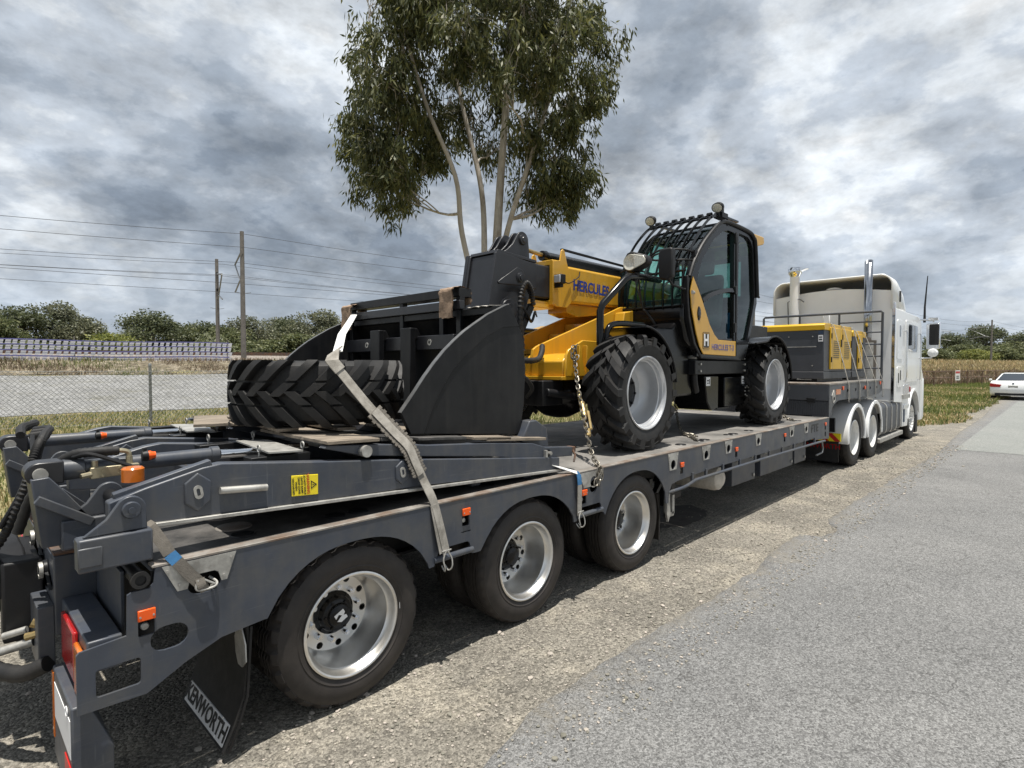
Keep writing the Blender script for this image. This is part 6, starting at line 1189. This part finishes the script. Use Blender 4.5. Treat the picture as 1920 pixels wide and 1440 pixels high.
b = MB(); b.tube([(4.10, 3.155, 1.56), (4.03, 3.07, 1.45)], .018, 10); b.cyl((4.04, 3.07, 1.47), (3.97, 2.99, 1.36), .026, 10); b.tube([(3.99, 3.02, 1.40), (3.90, 2.92, 1.26)], .012, 8); b.tube([(4.01, 2.98, 1.40), (3.92, 2.88, 1.26)], .012, 8); b.tube(smoothpts([(3.91, 2.9, 1.26), (3.87, 2.86, 1.21), (3.84, 2.85, 1.23)], 4), .014, 8); b.build('load_binder', 'brass', ch1)
chain([(3.70, 2.68, 1.04), (3.67, 2.60, 1.0), (3.655, 2.588, .93), (3.635, 2.59, .87), (3.63, 2.6, .90), (3.655, 2.592, .97)], 'loose chain tail hanging at the chain plate above the third wheel')
chain([(4.30, 3.33, 2.0), (4.22, 3.32, 1.97), (4.20, 3.31, 1.88), (4.26, 3.32, 1.84), (4.31, 3.33, 1.9)], 'chain loop wrapped round the yellow front frame eye')
chain([(6.75, 3.62, 1.36), (6.45, 3.42, 1.12), (6.28, 3.28, 1.006), (5.95, 3.0, 1.003), (5.70, 2.79, 1.003)], 'chain lying on the deck behind the front wheel of the telehandler')
chain([(5.95, 3.02, 1.006), (6.05, 2.98, 1.004), (6.02, 3.1, 1.02), (6.2, 3.24, 1.03)], 'small heap of chain on the deck by the front wheel')
chain([(9.05, 3.35, 1.45), (8.95, 3.08, 1.10), (8.87, 2.9, 1.01), (8.76, 2.80, 1.003)], 'short chain from the telehandler rear to the deck by its rear wheel')
chain([(8.95, 3.02, 1.02), (8.88, 2.98, 1.03), (8.86, 2.92, 1.01), (8.92, 2.86, 1.003)], 'knotted chain end lying beside the rear wheel')
chain([(4.25, 4.30, 1.62), (4.0, 4.12, 1.32), (3.72, 3.95, 1.01)], 'chain behind the bucket going down from the front axle to the deck')
# ---- cloth pads over edges
def pad(x, y, z, wd, drop, drop2, m, label, th=.07):
    b = MB(); P = smoothpts([(x-th/2-.012, z-drop), (x-th/2-.014, z-.04), (x-th/2-.004, z+.012), (x, z+.022), (x+th/2+.004, z+.012), (x+th/2+.014, z-.04), (x+th/2+.012, z-drop2)], 5); n = 9; V = []; F = []
    for side_ in (0, .010):
        for i, (px_, pz_) in enumerate(P):
            for k in range(n):
                yy = y-wd/2+wd*k/(n-1); d = .010*mnoise.noise(Vector((i*.4, yy*22, x))); e = .018*mnoise.noise(Vector((yy*30, i*.0, 3+x))) if i in (0, len(P)-1) else 0
                cx = px_-x; V.append((px_+(math.copysign(side_, cx) if abs(cx) > .02 else 0)+d, yy+.006*math.sin(i*1.3), pz_+e+(side_ if abs(cx) <= .03 else 0)))
    m_ = len(P)
    for s in (0, 1):
        o = s*m_*n
        for i in range(m_-1):
            for k in range(n-1): F.append((o+i*n+k, o+i*n+k+1, o+i*n+n+k+1, o+i*n+n+k))
    b.add(V, F); tag(b.build('cloth_pad', m, None, smooth=60), label, 'cloth', 'edge protection cloths')
pad(2.87, 3.42, 2.385, .155, .215, .1, 'cloth_brown', 'brown dimpled cloth draped over the near end of the fork frame', .15)
pad(2.86, 4.92, 2.36, .17, .22, .1, 'cloth_brown', 'dark brown cloth bunched over the far end of the fork frame', .13)
b = MB(); b.ribbon([(2.89+.01*math.sin(k*1.7), 2.98+.03*k, 2.243+.004*math.sin(k*2.3)) for k in range(10)], .11, .005, (1, 0, .08)); tag(b.build('cloth_pad', 'cloth_pale', None), 'pale cloth lying flat on the bucket lip beside the boom head', 'cloth', 'edge protection cloths')
pad(3.80, 3.75, 1.32, .10, .16, .1, 'cloth_pale', 'pale rag wrapped on the chain behind the bucket', .05)
# ---- generators
def gen(x0, x1, y0, y1, z0, z1, label, doors):
    t = thing('generator', label, 'generator', ((x0+x1)/2, (y0+y1)/2, z0-.055), 'generators on the raised front deck')
    for yy in (y0+.12, y1-.2): MB().box(x0+.08, x1-.08, yy, yy+.09, z0-.055, z0).build('skid', 'black_paint', t)
    b = MB(); b.box(x0, x1, y0, y1, z0, z0+.12); b.build('base', 'gen_grey', t, bevel=.006)
    b = MB(); b.box(x0+.006, x1-.006, y0+.006, y1-.006, z0+.124, z1-.118); b.build('body', 'gen_grey', t, bevel=.008)
    b = MB(); b.prism([(x0-.004, z1-.115), (x1+.004, z1-.115), (x1+.004, z1-.03), (x1-.04, z1), (x0+.04, z1), (x0-.004, z1-.03)], 'y', y0-.004, y1+.004); b.build('roof', 'gen_yellow', t, bevel=.008)
    n = 8
    for yy in (y0+.18, (y0+y1)/2, y1-.2):
        for zz in (z0+.22, z1-.22): b = MB(); b.lathe([(0, -.008), (.01, -.006), (.011, 0)], (x0+.005, yy, zz), 'x', 10); b.build('rivet', 'galv', t)
    b = MB(); b.box(x0-.002, x0+.006, y0+.12, y1-.3, z1-.40, z1-.385); b.build('panel_seam', 'galv', t)
    b = MB(); b.box(x0-.006, x0+.004, y0+.02, y0+.09, z1-.31, z1-.20); lb_ = b.build('rating_label', 'white_sticker', t); b = MB(); b.box(x0-.0075, x0-.0055, y0+.03, y0+.08, z1-.245, z1-.225); b.box(x0-.0075, x0-.0055, y0+.03, y0+.08, z1-.285, z1-.265); b.build('label_print', 'ink', lb_)
    b = MB(); b.box(x0-.006, x0+.004, y0+.02, y0+.09, z1-.19, z1-.13); b.build('control_window', 'plant_cover', t)
    for a, c_ in doors:
        b = MB(); b.box(a, c_, y0-.022, y0+.004, z0+.16, z1-.06); d = b.build('door', 'gen_yellow', t, bevel=.008)
        for k in range(9): zz = z0+.36+.035*k; b = MB(); b.box(a+.15, c_-.15, y0-.026, y0-.0225, zz, zz+.010); b.build('louvre', 'ink', d, smooth=0)
        for zz in (z0+.28, z1-.25): b = MB(); b.box(a+.01, a+.04, y0-.034, y0-.022, zz, zz+.09); b.build('hinge', 'black_plastic', d)
        b = MB(); b.box(c_-.06, c_-.025, y0-.036, y0-.022, z0+.55, z0+.68); b.build('handle', 'black_plastic', d)
    return t
gen(10.36, 12.03, 2.86, 3.98, 1.582, 2.515, 'grey generator with yellow lid and two yellow louvred doors, nearer the telehandler', ((10.66, 11.30), (11.32, 11.96)))
gen(12.30, 13.30, 2.90, 3.95, 1.582, 2.48, 'second grey and yellow generator standing close to the truck cab', ((12.62, 12.95),))
gen(10.5, 12.2, 4.06, 5.05, 1.582, 2.46, 'third generator half hidden behind the one nearer the telehandler', ())
for i, (xa, xb, za) in enumerate(((10.72, 10.84, 2.52), (11.34, 11.56, 2.52), (12.0, 12.12, 2.52), (12.42, 12.75, 2.485), (13.0, 13.36, 2.485))):
    s = thing('generator_strap', '%s thin grey strap over the generators, counted from the telehandler side' % ('first', 'second', 'third', 'fourth', 'fifth')[i], 'strap', (xa, 2.8, za), 'straps over the generators')
    y0 = 2.83 if i < 3 else 2.87
    MB().ribbon([(xa, 3.95, za+.006), (xa, y0+.03, za+.006), (xa+.004, y0-.012, za-.04), (xb, 2.612, 1.53), (xb+.01, 2.60, 1.47), (xb+.015, 2.60, 1.22)], .042, .004, [(1, 0, 0)]*6).build('strap_run', 'webbing', s)
    b = MB(); b.tube(smoothpts([(xb+.0, 2.60, 1.23), (xb+.0, 2.595, 1.19), (xb+.02, 2.60, 1.18), (xb+.03, 2.63, 1.20)], 4), .006, 6); b.build('hook', 'galv', s)
b = MB(); b.beam((12.03, 2.83, 1.95), (12.1, 2.8, 1.75), .03, .02); b.build('ratchet', 'galv', bpy.data.objects['generator_strap.002'] if 'generator_strap.002' in bpy.data.objects else None)
# ================================================================== PRIME MOVER
truck = thing('prime_mover', 'white cab over prime mover with sleeper and chrome exhaust stack', 'truck', (14.5, 3.87, 0)); K = truck; KO = org(K)
dw = road_wheel('wheel', 'rim_white', .515, rr=.97, tyre_m='rubber'); sw = None
for i, x in enumerate((11.56, 12.92)):
    n_ = dw if i == 0 else dup(dw); n_.parent = K; n_.location = Vector((x, 2.66, .512))-KO
    q = inner(dw); q.parent = K; q.location = Vector((x, 3.0, .512))-KO
    q = dup(dw); q.parent = K; q.location = Vector((x, 5.08, .512))-KO; q.rotation_euler = (0, .3, math.pi)
for y, rz in ((2.66, 0), (5.08, math.pi)): q = dup(dw); q.parent = K; q.location = Vector((16.86, y, .512))-KO; q.rotation_euler = (0, .2, rz)
b = MB()
for i in range(10): a = 2*math.pi*i/10; b.cyl((16.86+.165*math.cos(a), 2.80, .512+.165*math.sin(a)), (16.86+.165*math.cos(a), 2.63, .512+.165*math.sin(a)), .02, 8, .006)
b.build('nut_cover', 'chrome', K)
b = MB(); b.box(10.9, 17.6, 3.42, 3.52, .75, 1.02); b.box(10.9, 17.6, 4.22, 4.32, .75, 1.02); b.cyl((11.56, 3.0, .51), (11.56, 4.7, .51), .1, 12); b.cyl((12.92, 3.0, .51), (12.92, 4.7, .51), .1, 12); b.cyl((16.86, 2.9, .48), (16.86, 4.8, .48), .07, 12); b.build('chassis_rail', 'black_paint', K)
b = MB(); b.prism(circ(12.3, 3.87, .48, 28), 'z', 1.10, 1.16); b.build('fifth_wheel', 'black_paint', K)
for y0, y1 in ((2.63, 3.24), (4.50, 5.11)):
    for x in (11.56, 12.92):
        A = [R(-8+196*k/26) for k in range(27)]; o1 = [(x+.605*math.cos(a), .53+.60*math.sin(a)) for a in A]; i1 = [(x+.585*math.cos(a), .53+.58*math.sin(a)) for a in A]
        b = MB(); b.prism(o1+i1[::-1], 'y', y0, y1); f = b.build('mudguard', 'fairing', K, bevel=.006)
        b = MB(); o2 = [(x+.60*math.cos(a), .53+.595*math.sin(a)) for a in A]; i2 = [(x+.535*math.cos(a), .53+.53*math.sin(a)) for a in A]; b.prism(o2+i2[::-1], 'y', y0-.01, y0+.02) if y0 < 3 else b.prism(o2+i2[::-1], 'y', y1-.02, y1+.01); b.build('guard_edge', 'white_paint', f, bevel=.006)
# rear flap, chevron board and tail lamp
for y0 in (2.74, 4.36):
    b = MB(); b.box(10.84, 10.855, y0, y0+.62, .14, .56); fl2 = b.build('mud_flap', 'rubber', K)
    b = MB(); b.box(10.80, 10.83, y0-.04, y0+.66, .50, .64); cb = b.build('chevron_board', 'warn_yellow', K)
    for k in range(4):
        u = y0-.04+.7*k/4; b = MB(); b.add([(10.797, max(y0-.04, min(y0+.66, u+a)), z) for a, z in ((0, .502), (.09, .502), (.22, .638), (.13, .638))], [(0, 1, 2, 3)]); b.build('stripe', 'red_tape', cb, smooth=0)
    b = MB(); b.box(10.80, 10.84, y0+.16, y0+.5, .68, .82); tl = b.build('tail_lamp', 'red_lens', K, bevel=.01)
    text('lettering', 'KENWORTH', (10.838, y0+.31, .40), (0, -1, 0), (0, 0, 1), .125, 'red_lens', fl2, align='CENTER', bold=.001, sx=.95)
b = MB(); b.box(10.80, 10.86, 2.8, 4.95, .66, .9); b.build('rear_crossbar', 'black_paint', K)
# ---- cab
arch_ = [(16.86+.64*math.cos(a), .52+.66*math.sin(a)) for a in [R(176-9*k) for k in range(19)]]
cabp = [(14.42, 1.02), (15.50, .96), (15.55, .40), (16.14, .38), (16.2, .56)]+arch_+[(17.55, .42), (18.08, .40), (18.16, .6), (18.16, 1.50), (18.02, 1.62), (17.86, 1.75), (17.74, 2.86), (17.62, 2.98), (17.4, 3.02), (14.42, 3.06)]
b = MB(); b.prism(cabp, 'y', YN+.015, YF-.015); b.build('cab', 'white_paint', K, bevel=.05, seg=3)
# roof fairing, hollow at the back
def fsec(x, w0, zt_, r=.32, n=8):
    yc = 3.87; hw = w0/2; p = [(x, yc-hw, 3.02)]
    for k in range(n+1): a = R(180-90*k/n); p.append((x, yc-hw+r+r*math.cos(a), zt_-r+r*math.sin(a)))
    for k in range(n+1): a = R(90-90*k/n); p.append((x, yc+hw-r+r*math.cos(a), zt_-r+r*math.sin(a)))
    return p+[(x, yc+hw, 3.02)]
def crown(p): return [(x, y, z+(.05*(1-((y-3.87)/1.25)**2) if z > 3.2 else 0)) for x, y, z in p]
secs = [crown(fsec(14.34, 2.46, 3.77, .24)), crown(fsec(14.9, 2.46, 3.77, .26)), crown(fsec(15.6, 2.40, 3.62, .28)), crown(fsec(16.3, 2.26, 3.38, .25)), fsec(16.9, 2.06, 3.14, .10), fsec(17.05, 2.0, 3.05, .02)]
n = len(secs[0]); b = MB(); b.add([p for s in secs for p in s], [(i*n+j, i*n+j+1, i*n+n+j+1, i*n+n+j) for i in range(len(secs)-1) for j in range(n-1)]); fa = b.build('roof_fairing', 'white_paint', K, smooth=50); md = fa.modifiers.new('shell', 'SOLIDIFY'); md.thickness = .035; md.offset = -1
b = MB(); b.prism([(2.66, 1.3), (5.08, 1.3)]+[(5.08-.0-(2.42)*k/16, 3.42+.11*math.sin(math.pi*k/16)) for k in range(17)], 'x', 14.405, 14.418); b.build('sleeper_back', 'fairing', K)
b = MB(); b.prism([(2.68, 3.03), (5.06, 3.03), (5.04, 3.5), (2.70, 3.5)], 'x', 14.9, 14.93); b.box(14.42, 14.9, 2.7, 5.04, 3.38, 3.41); b.build('fairing_bulkhead', 'cavity', K)
b = MB(); b.lathe([(0, 3.60), (.10, 3.60), (.16, 3.575), (.17, 3.55)], (14.62, 3.85, 0), 'z', 20); b.build('roof_vent', 'fairing', K)
b = MB(); b.box(14.40, 14.44, 2.60, 2.66, 1.02, 3.16); b.build('corner_strip', 'chrome', K, bevel=.004)
b = MB(); b.box(14.36, 14.40, 3.86, 4.0, 2.72, 2.98); b.build('rear_lamp_bracket', 'white_paint', K, bevel=.02)
# side panels
def panel(name, x0, x1, z0, z1, m='white_paint', d=.012, par=K, r=.05): b = MB(); b.prism(rrect(x0, x1, z0, z1, r), 'y', YN+.015-d, YN+.017); return b.build(name, m, par, bevel=.004)
panel('sleeper_hatch', 14.80, 15.32, 1.95, 2.82); panel('sleeper_window', 15.02, 15.14, 2.45, 2.70, 'car_glass', .016, r=.02); panel('locker_door', 14.85, 15.35, 1.32, 1.78, d=.014)
panel('locker_latch', 14.92, 14.99, 1.42, 1.64, 'black_plastic', .02, r=.01); panel('locker_latch', 15.12, 15.19, 1.48, 1.70, 'black_plastic', .02, r=.01)
dr = panel('cab_door', 15.72, 17.22, 1.42, 2.86, d=.014); panel('door_window', 15.98, 17.12, 2.14, 2.78, 'car_glass', .018, dr, .08)
panel('door_vent', 14.95, 15.0, 3.25, 3.5, 'ink', .004, fa, .01) if False else None
b = MB(); b.box(15.02, 15.10, YN+.005, YN+.025, 3.22, 3.46); b.build('fairing_slot', 'ink', K)
for x in (15.58, 17.32): b = MB(); b.tube(smoothpts([(x, YN+.02, 1.45), (x, YN-.04, 1.5), (x, YN-.04, 2.0), (x, YN-.04, 2.55), (x, YN+.02, 2.6)], 4), .016, 8); b.build('grab_handle', 'chrome', K)
b = MB(); b.box(15.52, 16.15, YN-.005, YN+.03, 1.16, 1.36); b.box(15.62, 16.08, YN-.006, YN+.02, .80, .90); b.build('step_recess', 'chrome', K, bevel=.006)
b = MB(); b.box(15.45, 16.25, YN-.02, YN+.03, 1.04, 1.14); b.build('step_tread', 'galv', K, bevel=.006)
b = MB(); b.box(16.25, 16.4, YN-.006, YN+.02, 1.18, 1.30); b.build('side_marker', 'red_lens', K, bevel=.006)
b = MB(); b.box(15.64, 15.76, YN-.0, YN+.02, .5, .84); b.build('step_slot', 'plant_cover', K)
ar2 = [(16.86+.70*math.cos(a), .52+.72*math.sin(a)) for a in [R(178-9*k) for k in range(20)]]; b = MB(); b.prism(arch_+ar2[::-1], 'y', YN-.012, YN+.02); b.build('wheel_arch', 'white_paint', K, bevel=.006)
b = MB(); b.box(18.02, 18.2, YN+.0, YF-.0, .42, 1.5); b.build('bumper', 'white_paint', K, bevel=.06, seg=3)
b = MB(); b.box(17.35, 17.6, 2.66, 2.70, .12, .55); b.build('front_flap', 'rubber', K)
b = MB(); b.prism([(17.80, 1.95), (17.88, 1.95), (17.78, 2.75), (17.70, 2.75)], 'y', 2.8, 4.94); b.build('front_windscreen', 'car_glass', K)
# fuel tanks
for ya in (2.64, 4.5):
    b = MB(); b.prism(rrect(ya, ya+.6, .36, 1.03, .12, 5), 'x', 13.42, 15.40); tk = b.build('fuel_tank', 'gen_grey', K, bevel=.01)
    for x in (13.42, 13.9, 14.4, 14.9, 15.3): b = MB(); b.prism(rrect(ya-.012, ya+.612, .348, 1.042, .125, 5), 'x', x, x+.06); b.build('tank_strap', 'galv', tk)
    b = MB(); b.box(13.3, 15.5, ya-.03, ya+.12, .24, .33); b.build('side_step', 'galv', K, bevel=.01)
b = MB(); b.box(13.55, 15.35, 3.0, 4.7, 1.04, 1.07); b.build('catwalk', 'galv', K)
# stacks
b = MB(); n = 24; V = [(14.2+.078*math.cos(2*math.pi*k/n), 3.07+.078*math.sin(2*math.pi*k/n), 1.7) for k in range(n)]+[(14.2+.078*math.cos(2*math.pi*k/n), 3.07+.078*math.sin(2*math.pi*k/n), 4.06+.05*math.cos(2*math.pi*k/n)) for k in range(n)]; b.add(V, [(k, (k+1) % n, (k+1) % n+n, k+n) for k in range(n)]); ex = b.build('exhaust_stack', 'dark_chrome', K, smooth=60); md = ex.modifiers.new('wall', 'SOLIDIFY'); md.thickness = .006
b = MB(); b.cyl((14.2, 3.07, 1.2), (14.2, 3.07, 2.35), .17, 24); b.build('muffler', 'cavity', K)
b = MB(); b.prism(circ(14.2, 3.07, .21, 24)[2:16], 'z', 1.3, 2.3); b.build('muffler_guard', 'galv', K)
b = MB(); b.cyl((14.2, 4.57, 2.0), (14.2, 4.57, 3.88), .105, 24); ik = b.build('air_intake', 'fairing', K)
b = MB(); b.lathe([(.105, 3.88), (.115, 3.92), (.145, 3.96), (.15, 4.06), (.13, 4.10), (0, 4.11)], (14.2, 4.57, 0), 'z', 24); b.prism([(4.44, 4.0), (4.28, 4.05), (4.44, 4.09)], 'x', 14.12, 14.28); b.build('intake_cap', 'chrome', ik, bevel=.004)
b = MB(); b.tube([(14.3, 4.72, 2.5), (14.2, 4.72, 3.3), (14.15, 4.6, 3.36), (14.15, 4.45, 3.36), (14.3, 4.4, 3.3)], .014, 8); b.build('intake_clamp', 'pole_metal', ik)
# mirror and antenna
b = MB(); b.prism(rrect(2.22, 2.50, 2.22, 2.86, .04), 'x', 17.50, 17.60); mi = b.build('mirror', 'chrome', K, bevel=.015)
b = MB(); b.prism(rrect(2.24, 2.44, 2.32, 2.84, .03), 'x', 17.49, 17.499); b.build('mirror_glass', 'ink', mi); b = MB(); b.lathe([(0, -.06), (.08, -.04), (.11, 0), (.11, .04)], (17.5, 2.36, 2.13), 'x', 20); b.build('spot_mirror', 'white_paint', mi)
b = MB(); b.tube([(17.55, 2.36, 2.9), (17.55, 2.38, 2.95), (17.55, 2.66, 2.97)], .02, 8); b.tube([(17.55, 2.36, 2.1), (17.55, 2.4, 2.0), (17.5, 2.66, 1.99)], .018, 8); b.box(17.45, 17.6, 2.26, 2.46, 2.94, 3.0); b.build('mirror_arm', 'chrome', mi)
b = MB(); b.tube([(17.62, 2.56, 2.9), (17.62, 2.56, 3.3), (17.66, 2.52, 4.08)], [.03, .022, .010], 8); b.build('antenna', 'black_plastic', K)

# ================================================================== PARKED CARS
def car(x0, yc, label, tall=0, white=True):
    t = thing('parked_car', label, 'car', (x0+2.4, yc, 0), 'cars parked along the road')
    h = tall; hw = .925
    low = [(.10, .30), (.0, .42), (-.02, .60), (.03, .82), (.10, .97+h*.4), (.95, 1.02+h*.4), (3.3, .98+h*.4), (4.75, .74+h*.3), (4.85, .5), (4.8, .26), (4.3, .22), (.4, .22)]
    secs = []
    b = MB(); n = len(low)
    for yy, sc_, dz in ((-hw, .965, .02), (-hw*.94, 1.0, 0), (0, 1.012, 0), (hw*.94, 1.0, 0), (hw, .965, .02)):
        secs.append([(x0+2.4+(x-2.4)*sc_, yc+yy, z+(dz if z < .5 else -dz*1.5)) for x, z in low])
    b.add([p for s in secs for p in s], [(i*n+j, i*n+(j+1) % n, (i+1)*n+(j+1) % n, (i+1)*n+j) for i in range(4) for j in range(n)]+[tuple(range(n)), tuple(range(4*n, 5*n))])
    body = b.build('body', 'white_paint', t, bevel=.04, seg=3)
    gt = 1.44+h; zb = .99+h*.4
    B = [(x0+.62-.3*h, -.78, zb), (x0+3.55, -.80, zb-.02), (x0+3.55, .80, zb-.02), (x0+.62-.3*h, .78, zb)]; Tt = [(x0+1.62-.9*h, -.54, gt-.04), (x0+2.75, -.55, gt-.02), (x0+2.75, .55, gt-.02), (x0+1.62-.9*h, .54, gt-.04)]
    b = MB(); b.add([(x, yc+y, z) for x, y, z in B+Tt], [(0, 1, 5, 4), (1, 2, 6, 5), (2, 3, 7, 6), (3, 0, 4, 7), (4, 5, 6, 7), (3, 2, 1, 0)]); b.build('cabin', 'white_paint', t, bevel=.07, seg=3)
    def glass(i, j, k, l, nm, ins=.13, off=.012):
        Q = [Vector(p) for p in (B+Tt)]; q = [Q[a] for a in (i, j, k, l)]; c = sum(q, Vector())/4; nr = (q[1]-q[0]).cross(q[3]-q[0]).normalized()
        if nr.dot(c-Vector((x0+2.1, 0, 1.2))) < 0: nr = -nr
        b = MB(); vs = [p.lerp(c, ins)+nr*(off+.006) for p in q]; vs2 = [v-nr*.03 for v in vs]; vs = [(v.x, v.y+yc, v.z) for v in vs+vs2]; b.add(vs, [(0, 1, 2, 3), (7, 6, 5, 4), (0, 4, 5, 1), (1, 5, 6, 2), (2, 6, 7, 3), (3, 7, 4, 0)]); b.build(nm, 'car_glass', t)
    glass(3, 0, 4, 7, 'rear_window'); glass(1, 2, 6, 5, 'windscreen'); glass(0, 1, 5, 4, 'side_window'); glass(2, 3, 7, 6, 'side_window')
    for s in (-1, 1):
        b = MB(); b.prism([(s*.46, .82+h*.3), (s*.90, .89+h*.3), (s*.935, .80+h*.3), (s*.90, .70+h*.3), (s*.52, .69+h*.3)], 'x', x0-.035, x0+.25); b.xf(Matrix.Translation((0, yc, 0))); b.build('tail_lamp', 'red_lens', t, bevel=.01)
        b = MB(); b.box(x0+1.15, x0+1.35, yc+s*.93, yc+s*1.05, 1.0+h*.4, 1.1+h*.4); b.build('mirror', 'white_paint', t, bevel=.02)
        for xx in (.95, 3.85):
            b = MB(); b.lathe([(.20, -.10), (.30, -.11), (.335, -.08), (.335, .08), (.30, .11), (.2, .1)], (x0+xx, yc+s*.82, .335), 'y', 28); w_ = b.build('wheel', 'rubber', t); b = MB(); b.lathe([(0, s*.10), (.12, s*.09), (.2, s*.105), (.21, s*.09)], (x0+xx, yc+s*.82, .335), 'y', 20); b.build('rim', 'rim_silver', w_)
    b = MB(); b.box(x0-.03, x0+.1, yc-.19, yc+.19, .66+h*.3, .78+h*.3); b.build('number_plate', 'galv', t, bevel=.005)
    b = MB(); b.box(x0+.0, x0+.2, yc-.72, yc+.72, .24, .38); b.build('diffuser', 'black_plastic', t, bevel=.02)
    b = MB(); b.box(x0-.012, x0+.2, yc-.5, yc+.5, .245, .275); b.build('exhaust_trim', 'galv', t)
    b = MB(); b.lathe([(0, -.006), (.035, -.004), (.04, .02)], (x0+.0, yc, .89+h*.4), 'x', 16); b.build('badge', 'plant_cover', t)
car(39.0, 1.86, 'white sedan parked at the road edge with red tail lamps and number plate')
car(47.5, .95, 'white car parked ahead of the sedan, only its roof and rear showing', .22)
# lettering becomes plain mesh
dgr = bpy.context.evaluated_depsgraph_get()
for o in TEXTS:
    me = bpy.data.meshes.new_from_object(o.evaluated_get(dgr)); n = o.name; pa = o.parent; M = o.matrix_local.copy(); m = o.data.materials[0]
    bpy.data.objects.remove(o); q = bpy.data.objects.new(n, me); col.objects.link(q); q.parent = pa; q.matrix_local = M
    if not me.materials: me.materials.append(m)
